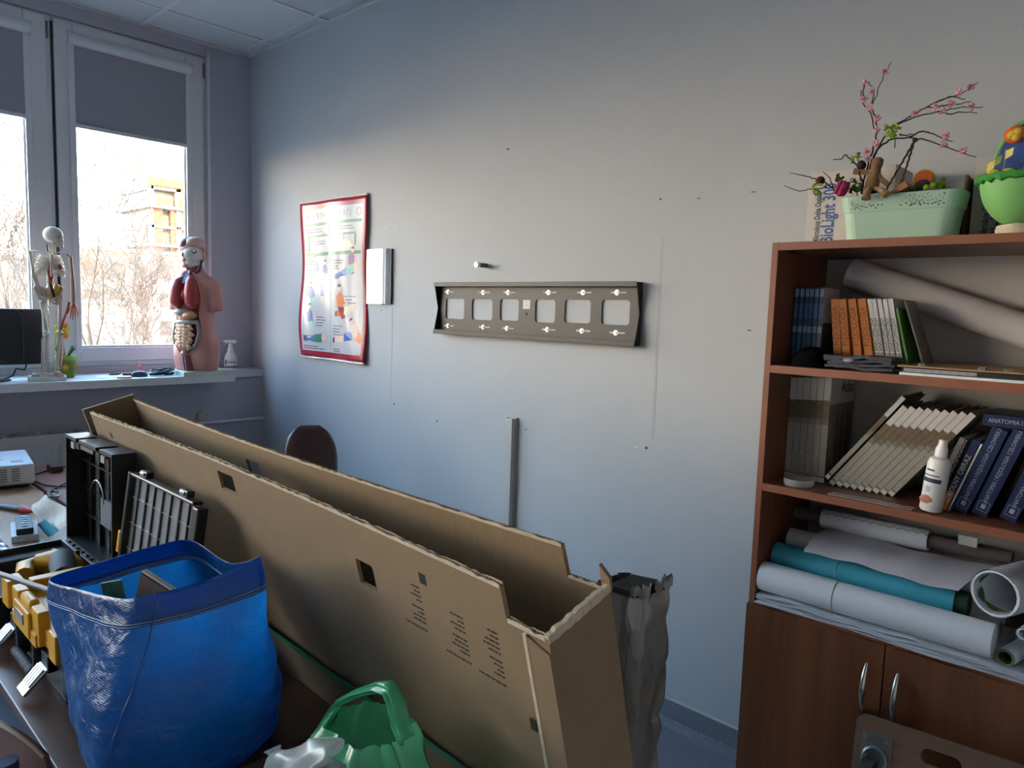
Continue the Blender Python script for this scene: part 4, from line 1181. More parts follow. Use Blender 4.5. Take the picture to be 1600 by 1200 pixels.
for s in (-1, 1):
    mb = MB(); mb.tube([front(s*0.024, 0.565)+fdir*0.006, front(s*0.040, 0.535)+fdir*0.012, front(s*0.050, 0.47)+fdir*0.014, front(s*0.052, 0.41)+fdir*0.012, front(s*0.046, 0.378)+fdir*0.006], [0.016,0.034,0.043,0.044,0.018], 16)
    mb.build('lung', m_lung, TT, smooth=True, angle=180)
blob('heart', front(0.006, 0.455)+fdir*0.014, (0.020,0.022,0.034), M('heart_dark', (130,40,44), 0.35))
mb = MB()
for k in range(5):
    q0 = front(-0.02+0.01*k, 0.59)+fdir*0.008
    mb.tube([q0, front(-0.012+0.006*k, 0.555)+fdir*0.022, front(-0.004+0.002*k, 0.52)+fdir*0.028], 0.0045, 6)
gv = mb.build('great_vessels', m_bluev, TT, smooth=True); gv['kind'] = 'stuff'
blob('liver', front(-0.018, 0.352)+fdir*0.008, (0.030,0.064,0.026), M('liver_grey', (128,126,116), 0.35))
blob('stomach', front(0.030, 0.335)+fdir*0.014, (0.030,0.050,0.026), M('stomach_tan', (196,142,92), 0.35))
mb = MB(); mb.tube([front(-0.074, 0.155)+fdir*0.01, front(-0.084, 0.22)+fdir*0.014, front(-0.072, 0.29)+fdir*0.016, front(0.0, 0.292)+fdir*0.024, front(0.072, 0.295)+fdir*0.014, front(0.086, 0.23)+fdir*0.010, front(0.072, 0.16)+fdir*0.012, front(0.02, 0.125)+fdir*0.014], [0.013,0.015,0.016,0.016,0.015,0.013,0.013,0.010], 12)
mb.build('large_intestine', M('colon_grey', (142,142,138), 0.35, var=0.15, scale=70), TT, smooth=True, angle=180)
m_gut = M('intestine_cream', (228,186,150), 0.4, var=0.08, scale=60)
mb = MB(); pts = []
rg = random.Random(2)
for i in range(90):
    t = i/89
    row = int(t*7); f = t*7-row
    x = (f*2-1)*(0.062-0.012*abs(row-2.5)/2.5)*(1 if row % 2 == 0 else -1)
    z = 0.268-0.019*row-0.019*max(0, f-0.85)/0.15*1.0
    pts.append(front(x, z+0.005*math.sin(f*16))+fdir*(0.022+0.008*math.cos(x*30)+0.003*math.sin(f*22)))
mb.tube(pts, 0.0125, 8); mb.build('small_intestine', m_gut, TT, smooth=True, angle=180)
blob('bladder', front(0.0, 0.105)+fdir*0.012, (0.02,0.026,0.022), M('bladder_tan', (170,110,90), 0.35))
mb = MB(); mb.tube([front(0.006, 0.095)+fdir*0.006, front(0.014, 0.05)+fdir*0.010, front(0.018, 0.004)+fdir*0.008], [0.018,0.022,0.024], 12); mb.build('thigh_muscle', m_musc, TT, smooth=True)
for k in range(3):
    mb = MB(); mb.tube([front(-0.002+0.010*k, 0.09)+fdir*0.026, front(0.004+0.010*k, 0.05)+fdir*0.031, front(0.006+0.011*k, 0.006)+fdir*0.030], 0.003, 6); mb.build('thigh_vessel', m_bluev if k != 1 else M('tendon_pale', (210,196,190), 0.4), TT, smooth=True)
# base board under the torso
rbt = Matrix.Rotation(math.radians(10), 3, 'Z')
b0 = pz(307, 588, SILL+0.02)
mb = MB(); mb.cbox((tc_.x+0.010, tc_.y+0.015, SILL+0.013), (0.25, 0.30, 0.026)); mb.build('base_board', M('pale_green_base', (206,214,198), 0.5), TT, bevel=0.002)

# --- spray bottle
p = Vector((-4.69, 2.225, SILL))
U2, W2 = viewframe(p)
sp = thing('spray_bottle', 'white trigger spray bottle standing in the corner on the ledge', 'bottle', p)
m_spw = M('spray_white', (226,226,224), 0.35, var=0.02)
k = 0.0043
prof_b_ = [(0.0,0.0),(0.036,0.0),(0.040,0.006),(0.040,0.070),(0.037,0.086),(0.028,0.105),(0.021,0.118),(0.019,0.140),(0.014,0.146),(0.014,0.152)]
mb = MB(); mb.lathe([(r_, z) for r_, z in prof_b_], p, 24, 1, 0.8, Matrix.Rotation(math.atan2(U2.y, U2.x), 3, 'Z')); mb.build('body', m_spw, sp, smooth=True)
mb = MB(); mb.cyl(p+Vector((0,0,0.15)), p+Vector((0,0,0.172)), 0.016, 0.013, n=16); mb.build('collar', m_spw, sp, smooth=True)
mb = MB(); hd = p+Vector((0,0,0.186)); rh = Matrix.Rotation(math.atan2(U2.y, U2.x), 3, 'Z')
mb.cbox(hd, (0.070,0.022,0.020), rh); mb.cbox(hd+U2*0.024-Vector((0,0,0.006)), (0.03,0.018,0.016), rh); mb.cyl(hd-U2*0.034, hd-U2*0.046, 0.009, n=10); mb.build('sprayer_head', m_spw, sp, bevel=0.003)
mb = MB(); mb.tube([hd-U2*0.020-Vector((0,0,0.008)), hd-U2*0.030-Vector((0,0,0.022)), hd-U2*0.040-Vector((0,0,0.036))], [0.005,0.004,0.003], 8); mb.build('trigger', M('trigger_pink', (224,196,190), 0.4), sp, smooth=True)
def lab_sheet(a0, a1, z0, z1, mat, nm):
    mb = MB(); mb.sheet(lambda a, b: p+rh @ Vector((0.0408*math.cos(a0+(a1-a0)*a), 0.0330*math.sin(a0+(a1-a0)*a), z0+(z1-z0)*b)), 10, 3); return mb.build(nm, mat, sp, smooth=True)
fa = -PI/2
lab_sheet(fa-1.1, fa+1.3, 0.012, 0.068, M('label_paper', (214,216,212), 0.5), 'label')
mb = MB(); mb.sheet(lambda a, b: p+rh @ Vector((0.0414*math.cos(fa-1.05+2.3*a), 0.0336*math.sin(fa-1.05+2.3*a), 0.012+0.009*b)), 10, 2); mb.build('label_band', M('label_navy', (36,46,84), 0.4), sp, smooth=True)
mb = MB(); mb.sheet(lambda a, b: p+rh @ Vector((0.0414*math.cos(fa-0.95+0.35*a), 0.0336*math.sin(fa-0.95+0.35*a), 0.036+0.026*b)), 4, 2); mb.build('label_spot', M('label_red', (176,50,44), 0.4), sp, smooth=True)
mb = MB(); mb.sheet(lambda a, b: p+rh @ Vector((0.0414*math.cos(fa-0.4+1.2*a), 0.0336*math.sin(fa-0.4+1.2*a), 0.044+0.008*b)), 6, 2); mb.build('label_text', M('label_grey', (120,130,126), 0.4), sp, smooth=True)

# --- flower pot with felt flower
p = Vector((-4.56, 1.215, SILL)); U2, W2 = viewframe(p)
fp = thing('flower_pot', 'small green felt flower pot with a yellow and orange felt flower', 'flower pot', p)
m_felt = M('green_felt', (96,122,40), 0.85, var=0.08, scale=60, bump=0.1, bscale=300)
mb = MB(); mb.lathe([(0.0,0.0),(0.040,0.0),(0.043,0.01),(0.050,0.095),(0.052,0.118),(0.046,0.118),(0.044,0.10),(0.0,0.10)], p, 24); mb.build('pot', m_felt, fp, smooth=True)
mb = MB(); mb.lathe([(0.051,0.100),(0.0545,0.101),(0.0545,0.120),(0.046,0.121),(0.046,0.10)], p, 24); mb.build('rim', M('lime_felt', (146,160,74), 0.85), fp, smooth=True)
def flower(c, rr_, mat, cm, nn=5, parent=fp, ax=None, nm='petal'):
    for k in range(nn):
        a = 2*PI*k/nn+0.3
        mb = MB(); q = c+U2*(math.cos(a)*rr_)+Vector((0,0,math.sin(a)*rr_)); mb.ball(q, (rr_*0.62,)*3, 10, 6); mb.v = [tuple(c+(Vector(v)-c)-W2*((Vector(v)-c).dot(W2)*0.8)) for v in mb.v]; mb.build(nm, mat, parent, smooth=True)
    mb = MB(); mb.ball(c+W2*0.004, (rr_*0.5,)*3, 10, 6); mb.build('flower_centre', cm, parent, smooth=True)
m_or = M('orange_felt', (236,140,40), 0.8); m_ye = M('yellow_felt', (230,214,60), 0.8); m_lg = M('lime_leaf', (150,178,60), 0.8)
flower(p+W2*0.050+Vector((0,0,0.06)), 0.011, m_or, m_ye)
flower(p+U2*0.044+W2*0.022+Vector((0,0,0.06)), 0.009, m_or, m_ye)
mb = MB(); mb.tube([p+Vector((0,0,0.10)), p-U2*0.01+Vector((0,0,0.2)), p-U2*0.012+Vector((0,0,0.27))], 0.003, 8); mb.build('stem', m_felt, fp, smooth=True)
fcn = p-U2*0.012+Vector((0,0,0.262))
for k in range(7):
    a = 2*PI*k/7
    mb = MB(); q = fcn+U2*(math.cos(a)*0.024)+Vector((0,0,math.sin(a)*0.036)); mb.ball(q, (0.014,0.014,0.018), 10, 6); mb.v = [tuple(q+(Vector(v)-q)-W2*((Vector(v)-q).dot(W2)*0.7)) for v in mb.v]; mb.build('petal', m_or if k in (1, 2, 5, 6) else m_ye, fp, smooth=True)
mb = MB(); mb.ball(fcn+W2*0.008, 0.016, 12, 8); mb.build('flower_centre', m_lg, fp, smooth=True)
for s in (-1, 1):
    mb = MB(); mb.sheet(lambda a, b: p+U2*(s*(0.004+0.045*a))+Vector((0,0,0.112+0.05*math.sin(a*PI*0.6)+0.022*(2*b-1)*math.sin(PI*a)))+W2*(0.01+0.012*math.sin(b*PI)), 8, 4, 0.003); mb.build('leaf', M('dark_leaf', (64,92,44), 0.7), fp, smooth=True)

# --- monitor seen from behind
m_mon = M('monitor_black', (30,31,34), 0.45, var=0.05)
tr_ = pxx(65, 483, -4.555); br_ = pxx(62, 569, -4.555)
mo = thing('computer_monitor', 'black flat computer monitor standing on the window shelf', 'monitor', (-4.50, 0.82, SILL))
MB().box((-4.575, 0.58, br_.z), (-4.55, tr_.y, tr_.z)).build('screen_housing', m_mon, mo, bevel=0.006)
MB().box((-4.60, 0.66, br_.z+0.05), (-4.573, tr_.y-0.09, tr_.z-0.05)).build('rear_bulge', m_mon, mo, bevel=0.01)
MB().box((-4.595, 0.81, SILL+0.01), (-4.575, 0.88, br_.z+0.08)).build('stand_neck', m_mon, mo, bevel=0.004)
mb = MB(); mb.lathe([(0.0,0.0),(0.10,0.0),(0.105,0.004),(0.10,0.010),(0.03,0.015),(0.0,0.015)], (-4.530, 0.845, SILL), 28); mb.build('stand_base', M('monitor_gloss', (26,26,30), 0.2), mo, smooth=True)
mb = MB(); mb.tube([(-4.548,0.99,tr_.z-0.002),(-4.546,1.01,tr_.z-0.03),(-4.546,1.018,tr_.z-0.16),(-4.546,1.014,br_.z+0.01)], 0.0016, 6); mb.build('thin_wire', M('grey_wire', (84,84,86), 0.5), mo, smooth=True)
mb = MB(); mb.tube([(-4.562,1.03,br_.z+0.002),(-4.53,1.02,br_.z-0.01),(-4.47,1.0,br_.z-0.022),(-4.46,0.96,br_.z-0.012),(-4.43,0.94,br_.z-0.045),(-4.405,0.88,br_.z-0.066),(-4.385,0.80,SILL+0.006),(-4.385,0.70,SILL+0.005)], 0.004, 8)
tag(mb.build('monitor_cable', m_mon, smooth=True), 'black cable looping under the monitor to the shelf', 'cable')

# --- loose things on the shelf
m_paper = M('white_paper', (222,226,232), 0.7, var=0.02)
a = [pz(118,584,SILL+.001), pz(190,591,SILL+.001), pz(265,584,SILL+.001), pz(185,579,SILL+.001)]
mb = MB(); q = [Vector((-4.42,1.34,SILL)), Vector((-4.40,1.49,SILL)), Vector((-4.60,1.50,SILL)), Vector((-4.61,1.36,SILL))]
mb.hexa(q+[v+Vector((0,0,0.002)) for v in q]); tag(mb.build('paper_sheet', m_paper), 'white sheet of paper lying on the shelf between pot and cable coil', 'paper')
mb = MB(); c = pz(196, 588.5, SILL+0.012); pts = [(c+Vector((0.012*math.cos(k*PI/6)*rnd.uniform(.8,1.2), 0.045*math.sin(k*PI/6)*rnd.uniform(.8,1.2), 0))) for k in range(12)]
mb.prism([(v.x, v.y) for v in pts], lambda u, v, d: (u, v, d), SILL+0.002, SILL+0.012); tag(mb.build('orange_scrap', M('orange_plastic', (236,150,40), 0.5), bevel=0.003), 'small flat orange plastic scrap on the sheet of paper', 'scrap')
# mouse
c = Vector((-4.44, 1.558, SILL)); mo2 = thing('computer_mouse', 'dark blue computer mouse at the end of the coiled cable', 'mouse', c)
mb = MB(); mb.lathe([(0.0,0.0),(0.95,0.0),(1.0,0.25),(0.9,0.6),(0.6,0.9),(0.2,1.0),(0.0,1.0)], (0,0,0), 24); mb.v = [tuple(c+Vector((v[0]*0.030, v[1]*0.048, v[2]*0.034))) for v in mb.v]; mb.build('shell', M('mouse_blue', (50,62,84), 0.35), mo2, smooth=True, angle=180)
mb = MB(); mb.tube([c+Vector((0,0.01,0.0345)), c+Vector((0,-0.02,0.031))], 0.004, 8); mb.build('scroll_wheel', m_mon, mo2, smooth=True)
# coil of cable
mb = MB(); c2 = Vector((-4.45, 1.690, SILL)); pts = []
for i in range(150):
    t = i/149; a = 2*PI*7*t; rr_ = 0.055+0.020*math.sin(11*t)
    pts.append(c2+Vector((0.55*rr_*math.cos(a)+0.008*math.sin(5*a*0.3), rr_*0.98*math.sin(a), 0.007+0.034*t*abs(math.cos(a*0.37))+0.006*math.sin(3*t))))
pts += [c2+Vector((0.03,-0.06,0.02)), Vector((-4.44,1.612,SILL+0.012))]
mb.tube(pts, 0.0042, 6); tag(mb.build('cable_coil', M('black_cable', (28,28,30), 0.4), smooth=True), 'coiled black cable lying on the shelf before the torso', 'cable')
# scissors-like dark bits
for i, (cy, rot_, lab) in enumerate(((1.47, 0.2, 'flat black clip lying on the shelf behind the paper'), (1.535, -0.3, 'flat black clip lying nearer the glue stick'))):
    mb = MB(); mb.cbox((-4.58+0.02*i, cy, SILL+0.006), (0.018, 0.05, 0.010), Matrix.Rotation(rot_, 3, 'Z')); mb.cbox((-4.57+0.02*i, cy+0.01, SILL+0.009), (0.010, 0.07, 0.006), Matrix.Rotation(rot_+0.4, 3, 'Z')); tag(mb.build('black_clip', m_mon, bevel=0.001), lab, 'clip')
g = thing('glue_stick', 'upright pink glue stick beside the cable coil', 'glue stick', (-4.60, 1.62, SILL))
MB().cyl((-4.60,1.62,SILL), (-4.60,1.62,SILL+0.045), 0.011, n=14).build('barrel', M('glue_pink', (230,120,110), 0.4), g, smooth=True)
MB().cyl((-4.60,1.62,SILL+0.045), (-4.60,1.62,SILL+0.072), 0.010, n=14).build('cap', M('glue_cap', (236,150,140), 0.4), g, smooth=True)
# ---------------------------------------------------------------- books and things in the bookcase
m_page = M('book_pages', (206,198,182), 0.85, var=0.05, scale=200)
def book(label, B, T, th, depth, mcover, shelf_z, group=None, mback=None, title=None, tmat=None, tsize=0.012, band=None, tpos=0.5, up=True, snap=True, name='book', tsx=1.0):
    """B, T: bottom and top left corner of the spine (world); spine faces -Y; thickness runs to the right"""
    B = Vector(B); T = Vector(T)
    T.y = B.y
    e2 = (T-B); H = e2.length; e2.normalize()
    e1 = Vector((e2.z, 0, -e2.x)); e3 = Vector((0, 1, 0))
    if snap:
        low = min(B.z, (B+e1*th).z); B = B+Vector((0, 0, shelf_z+0.0004-low))
    def q(a, b, c): return B+e1*a+e2*b+e3*c
    t = thing(name, label, 'book', q(th/2, 0, depth/2), group)
    cv = 0.0016
    def bx(a0, a1, b0, b1, c0, c1): return MB().hexa([q(a0,b0,c0), q(a1,b0,c0), q(a1,b0,c1), q(a0,b0,c1), q(a0,b1,c0), q(a1,b1,c0), q(a1,b1,c1), q(a0,b1,c1)])
    bx(0, th, 0, H, 0, cv).build('spine', mcover, t)
    bx(0, cv, 0, H, cv, depth).build('cover', mback or mcover, t); bx(th-cv, th, 0, H, cv, depth).build('cover', mback or mcover, t)
    bx(cv, th-cv, 0.003, H-0.003, cv, depth-0.004).build('pages', m_page, t)
    if band:
        for (b0, b1, mm) in band: bx(0.0003, th-0.0003, H*b0, H*b1, -0.0006, 0.0004).build('spine_band', mm, t)
    if title:
        x = e2 if up else -e2
        y = -e1 if up else e1
        text('spine_title', title, tsize, tmat, frame(q(th/2, H*tpos, -0.0012), x, y), t, 'CENTER', sx=tsx)
    return t, q, H
def pyl(x, y, yy): return py_(x, y, yy)
m_bblue = M('book_blue', (34,62,96), 0.4); m_bblue2 = M('book_lightblue', (120,140,164), 0.4); m_borange = M('book_orange', (196,116,40), 0.5, var=0.04)
m_bwhite = M('book_white', (204,202,200), 0.45); m_bgreen = M('book_green', (84,136,62), 0.5); m_dgreen = M('book_dark_green', (40,72,44), 0.5); m_bdark = M('title_black', (40,38,40), 0.6); m_tred = M('title_red', (140,60,24), 0.6)
YS = 2.15
# blue exercise books against the side panel
xs_b = [1243,1251,1259,1266,1274,1282]
for i, u in enumerate(xs_b):
    t_ = 0.0125
    T_ = pyl(u, 449.5, YS); B_ = Vector((T_.x, YS, SH1))
    lab = '%s thin blue book from the bookcase side panel on the upper shelf' % ORD[i] if i < 5 else 'thin blue book with white and green cover beside the orange books'
    t, q, H = book(lab, B_, T_, t_, 0.12, m_bblue, SH1, 'thin blue books on the upper shelf', band=[(0.88, 0.98, m_bblue2), (0.60, 0.80, M('blue_band', (58,92,130), 0.4)), (0.42, 0.50, m_bblue2), (0.10, 0.36, M('blue_band2', (44,78,108), 0.4))])
    if i == 5:
        def cvr(b0, b1, mm): MB().hexa([q(t_,H*b0,0.003), q(t_+0.0006,H*b0,0.003), q(t_+0.0006,H*b0,0.119), q(t_,H*b0,0.119), q(t_,H*b1,0.003), q(t_+0.0006,H*b1,0.003), q(t_+0.0006,H*b1,0.119), q(t_,H*b1,0.119)]).build('cover_print', mm, t)
        cvr(0.55, 1.0, m_bwhite); cvr(0.0, 0.55, m_dgreen)
# orange books, leaning left
ob = [(1298,1303),(1310,1317),(1325,1335),(1340,1352)]
for i, (a, b) in enumerate(ob):
    T_ = pyl(a, 468, YS); B_ = pyl(b, 563, YS); d = (T_-B_); B_ = T_-d*((T_.z-SH1)/d.z)
    book('%s orange book counted from the thin blue books on the upper shelf' % ORD[i], B_, T_, 0.0205, 0.115, m_borange, SH1, 'orange books on the upper shelf', title='FIZJOLOGIA', tmat=m_tred, tsize=0.022, tpos=0.60, tsx=0.95)
# white atlases
wx = [(1355,1369),(1362,1375.5),(1370.5,1385),(1379,1392.5),(1387,1402)]
for i, (a, b) in enumerate(wx):
    T_ = pyl(a, 468, YS); B_ = pyl(b, 563, YS); d = (T_-B_); B_ = T_-d*((T_.z-SH1)/d.z)
    book('%s thin white atlas counted from the orange books on the upper shelf' % ORD[i], B_, T_, 0.0104 if i < 4 else 0.0125, 0.115, m_bwhite, SH1, 'white atlases on the upper shelf', title='ATLAS ANATOMICZNY', tmat=m_bdark, tsize=0.0135, tpos=0.40, tsx=0.95)
T_ = pyl(1397, 482, YS); B_ = pyl(1413, 563, YS); d = T_-B_; B_ = T_-d*((T_.z-SH1)/d.z)
book('thin green book leaning at the end of the white atlases', B_+Vector((0.004,0,0)), T_+Vector((0.004,0,0)), 0.005, 0.115, m_bgreen, SH1)
T_ = pyl(1403, 484, YS+0.02); B_ = pyl(1425, 563, YS+0.02); d = T_-B_; B_ = T_-d*((T_.z-SH1)/d.z)
book('thin grey booklet leaning behind the green book', B_+Vector((0.014,0,0)), T_+Vector((0.012,0,0)), 0.004, 0.10, M('book_grey', (120,116,112), 0.5), SH1+0.0252)
# black knitted cap
mb = MB(); c = Vector((pyl(1265, 560, 2.08).x+0.004, 2.085, SH1+0.001))
mb.sheet(lambda a, b: c+Vector((0.056*math.cos(2*PI*a)*math.sin(PI*0.5*b+0.001)*(1+0.06*math.sin(6*PI*a)), 0.055*math.sin(2*PI*a)*math.sin(PI*0.5*b+0.001), 0.052*math.cos(PI*0.5*b)*(1+0.1*math.sin(5*a*PI)))), 26, 10)
tag(mb.build('knit_hat', M('black_knit', (6,6,7), 0.95, spec=0.1, bump=0.2, bscale=300), smooth=True), 'crumpled black knit hat in front of the thin blue books', 'hat')
# folded grey cloth
cl = thing('folded_cloth', 'folded grey cloth with a small label on the upper shelf', 'cloth', (pyl(1345, 572, 2.07).x, 2.08, SH1))
x0 = pyl(1292, 573, 2.06).x; x1 = pyl(1398, 573, 2.06).x
m_cloth = M('grey_cloth', (74,78,86), 0.9, var=0.12, scale=40, bump=0.25, bscale=200)
for k in range(4):
    z = SH1+0.004+0.009*k
    def fold(a, b, k=k, z=z):
        x = x0+(x1-x0)*a; e = math.sin(PI*a)**0.25
        return Vector((x+0.004*math.sin(k*2+b*3), 2.04+0.008*math.sin(k*1.7)+0.085*b, z+0.0085+0.0030*math.sin(a*7+k)*e+0.0010*math.sin(a*19+k*3)))
    mb = MB(); mb.sheet(fold, 24, 6, 0.0075); mb.build('fold', m_cloth, cl, smooth=True)
pc = pyl(1325, 568, 2.035)
mb = MB(); mb.ball((pc.x, 2.034, SH1+0.028), (0.014, 0.004, 0.006), 12, 6); mb.build('sewn_label', M('cloth_label', (170,150,150), 0.7), cl, smooth=True)
# clipboards and folders
m_board = M('clipboard_tan', (170,136,92), 0.6); m_blkfold = M('black_folder', (24,24,26), 0.5)
def flat(name, label, x0, x1, y0, y1, z0, z1, mat, cat, tilt=0.0):
    t = thing(name, label, cat, ((x0+x1)/2, (y0+y1)/2, z0))
    rot = Matrix.Rotation(tilt, 3, 'Y')
    mb = MB(); mb.box((x0, y0, z0), (x1, y1, z1), rot, (x1, y1, z0)); mb.build('board', mat, t, bevel=0.001)
    return t
xa = pyl(1404, 592, 2.03).x
t = flat('paper_pad', 'white paper pad at the bottom of the folder pile', xa, BX1-0.02, 2.03, 2.33, SH1, SH1+0.007, m_paper, 'paper'); 
t = flat('black_folder', 'black folder with steel edge clips under the tan clipboard', xa+0.01, BX1-0.021, 2.034, 2.335, SH1+0.0075, SH1+0.020, m_blkfold, 'folder')
for k in range(3): MB().box((xa+0.01, 2.031, SH1+0.010+0.003*k), (xa+0.17, 2.0345, SH1+0.0112+0.003*k)).build('paper_edge', m_paper, t)
t = flat('clipboard', 'tan clipboard with metal clips on top of the folder pile', xa-0.006, BX1-0.022, 2.03, 2.34, SH1+0.021, SH1+0.025, m_board, 'clipboard')
for u in (1440, 1535, 1575):
    p = pyl(u, 575, 2.03); mb = MB(); mb.box((p.x-0.008, 2.026, SH1+0.0255), (p.x+0.008, 2.046, SH1+0.029)); mb.cyl((p.x-0.008, 2.030, SH1+0.031), (p.x+0.008, 2.030, SH1+0.031), 0.003, n=8); mb.build('binder_clip', m_chrome, t, bevel=0.001)
# long paper roll lying slanted across the upper shelf
m_rollp = M('roll_paper', (206,200,198), 0.75, var=0.03, scale=5)
def paper_roll(name, label, A, B, r, mat, cat='paper roll', n=28, inner=None, thick=0.003, group=None, lip=True):
    A = Vector(A); B = Vector(B)
    t = thing(name, label, cat, (A+B)/2-Vector((0,0,r)), group)
    mb = MB(); mb.tube([A, B], r, n, cap=False); mb.tube([B, A], r-thick, n, cap=False)
    k = len(mb.v)//4
    mb.f += [(j, (j+1) % n, 3*n+(j+1) % n, 3*n+j) for j in range(0)]
    sh_ = mb.build('outer_sheet', mat, t, smooth=True)
    d = (B-A).normalized(); u = d.orthogonal().normalized(); w = d.cross(u)
    for e, s in ((A, 1), (B, -1)):      # spiral end seen at the roll mouth
        mb = MB(); turns = 2.2; nn = 46
        P = []
        for i in range(nn+1):
            a = 2*PI*turns*i/nn; rr_ = r-0.0026-0.0045*min(1, r/0.03)*i/nn
            P.append((e+u*rr_*math.cos(a)+w*rr_*math.sin(a)))
        for i in range(nn):
            a, b = P[i], P[i+1]
            ia = (a-e).normalized()*0.0012; ib = (b-e).normalized()*0.0012
            dd = d*s*0.06
            mb.hexa([a-ia, b-ib, b+ib, a+ia, a-ia+dd, b-ib+dd, b+ib+dd, a+ia+dd])
        mb.build('inner_turns', inner or mat, t, smooth=True)
    return t, u, w, d
A = py_(1330, 426, 2.334); B = py_(1622, 524, 2.334)
paper_roll('paper_roll', 'thick pale paper roll lying slanted across the upper shelf', A, B, 0.045, m_rollp)

# --- middle shelf
YA_ = 2.17
m_atl = M('atlas_cover', (120,114,102), 0.4, var=0.35, scale=34, stretch=(1,1,0.5)); m_atltop = M('atlas_top', (196,192,186), 0.4); m_atlbrown = M('atlas_brown', (104,88,66), 0.45, var=0.2, scale=60)
band_a = [(0.78, 0.998, m_atltop), (0.60, 0.78, m_atlbrown), (0.06, 0.55, M('atlas_print', (150,144,132), 0.45, var=0.16, scale=220, detail=1)), (0.0, 0.04, m_atltop)]
au = [1234,1243.5,1254,1264.5,1275,1286]
for i, u in enumerate(au):
    T_ = pyl(u, 589, YA_); T_.x = BX0+T+0.0015+0.0201*i; B_ = Vector((T_.x, YA_, SH2))
    T_.z = min(T_.z, SH1-0.026)
    t, q, H = book('%s upright grey atlas from the bookcase side panel on the middle shelf' % ORD[i] if i < 5 else 'upright grey atlas whose front cover with title shows on the middle shelf', B_, T_, 0.0195, 0.20, m_atl, SH2, 'upright grey atlases on the middle shelf', band=band_a)
    if i == 5:
        MB().hexa([q(0.0195,H*0.74,0.002), q(0.0201,H*0.74,0.002), q(0.0201,H*0.74,0.198), q(0.0195,H*0.74,0.198), q(0.0195,H,0.002), q(0.0201,H,0.002), q(0.0201,H,0.198), q(0.0195,H,0.198)]).build('cover_top', m_atltop, t)
        text('cover_title', 'Atlas', 0.05, m_bdark, frame(q(0.0205, H*0.89, 0.085), Vector((0,1,0)), Vector((0,0,1))), t, 'LEFT')
        for (c0, w_) in ((0.06, 0.022), (0.10, 0.030), (0.15, 0.026)):
            MB().hexa([q(0.0195,H*0.10,c0), q(0.0202,H*0.10,c0), q(0.0202,H*0.10,c0+w_), q(0.0195,H*0.10,c0+w_), q(0.0195,H*0.64,c0+0.006), q(0.0202,H*0.64,c0+0.006), q(0.0202,H*0.64,c0+w_-0.006), q(0.0195,H*0.64,c0+w_-0.006)]).build('cover_figure', m_atlbrown, t)
lb_ = [1282,1293,1304.7,1315.5,1326.5,1338,1349.5,1361,1372]; lt_ = [1403,1413.6,1426.7,1439.8,1454.3,1468.7,1481.9,1495,1509.4]
e0 = (pyl(1440, 638, YA_-0.02)-pyl(1320, 760, YA_-0.02)).normalized()
HL = 0.305
e0 = Vector((e0.x, 0, e0.z)).normalized()
bx_a, bx_b = pyl(lb_[0], 748.5, YA_-0.02).x+0.020, pyl(lb_[8], 771, YA_-0.02).x+0.020
stp = (bx_b-bx_a)/8; th_s = stp*e0.z-0.0005
for i in range(9):
    B_ = Vector((bx_a+0.004+stp*i, YA_-0.02, SH2+0.02)); T_ = B_+e0*HL
    book('%s slanted grey atlas counted from the upright atlases' % ORD[i], B_, T_, th_s, 0.20, m_atl, SH2, 'slanted grey atlases on the middle shelf', band=band_a)
B_ = pyl(1281, 736, YA_-0.02); T_ = pyl(1408, 611, YA_-0.02)
t, q, H = book('taller grey atlas slanting on top of the slanted row', Vector((bx_a+0.0035, YA_-0.02, SH2+0.0125))+Vector((-e0.z, 0, e0.x))*0.0145+Vector((0,0,0.003)), Vector((bx_a+0.0035, YA_-0.02, SH2+0.0155))+Vector((-e0.z, 0, e0.x))*0.0145+e0*0.318, 0.0125, 0.20, m_atl, SH2, None, band=band_a, snap=False)
# spray bottle of the shelf, tilted
pb0 = pz(1456, 783, SH2); pb0 = Vector((pb0.x, 2.062, SH2)); pb0.x = pyl(1455, 783, 2.062).x
pt0 = pyl(1474, 690, 2.062)
ax = Vector((pt0.x-pb0.x, 0, pt0.z-pb0.z)); Lb = ax.length; ax.normalize()
R_b = Matrix((Vector((ax.z, 0, -ax.x)), Vector((0, 1, 0)), ax)).transposed()
sb = thing('sanitiser_bottle', 'white cleaning liquid bottle leaning on the slanted atlases', 'bottle', pb0)
s_ = Lb/0.19
rb0 = 0.0265
mb = MB(); mb.lathe([(0,0),(rb0-0.003,0),(rb0,0.004),(rb0,0.128*s_),(rb0-0.004,0.140*s_),(0.012,0.146*s_),(0.012,0.150*s_)], pb0+ax*0.004, 24, rot=R_b); mb.build('body', M('bottle_white', (222,220,216), 0.35), sb, smooth=True)
mb = MB(); mb.lathe([(0.0145,0.146*s_),(0.0145,0.165*s_),(0.0105,0.176*s_),(0.0095,0.190*s_),(0.0,0.191*s_)], pb0+ax*0.004, 20, rot=R_b); mb.build('cap', M('cap_white', (230,228,224), 0.3), sb, smooth=True)
def bl_patch(a0, a1, z0, z1, mat, nm):
    mb = MB(); mb.sheet(lambda a, b: pb0+ax*0.004+R_b @ Vector(((rb0+0.0006)*math.cos(a0+(a1-a0)*a), (rb0+0.0006)*math.sin(a0+(a1-a0)*a), (z0+(z1-z0)*b)*s_)), 10, 3); return mb.build(nm, mat, sb, smooth=True)
f_ = math.radians(-110)
bl_patch(f_-1.0, f_+1.0, 0.078, 0.089, M('label_navy', (36,46,84), 0.4), 'label_band')
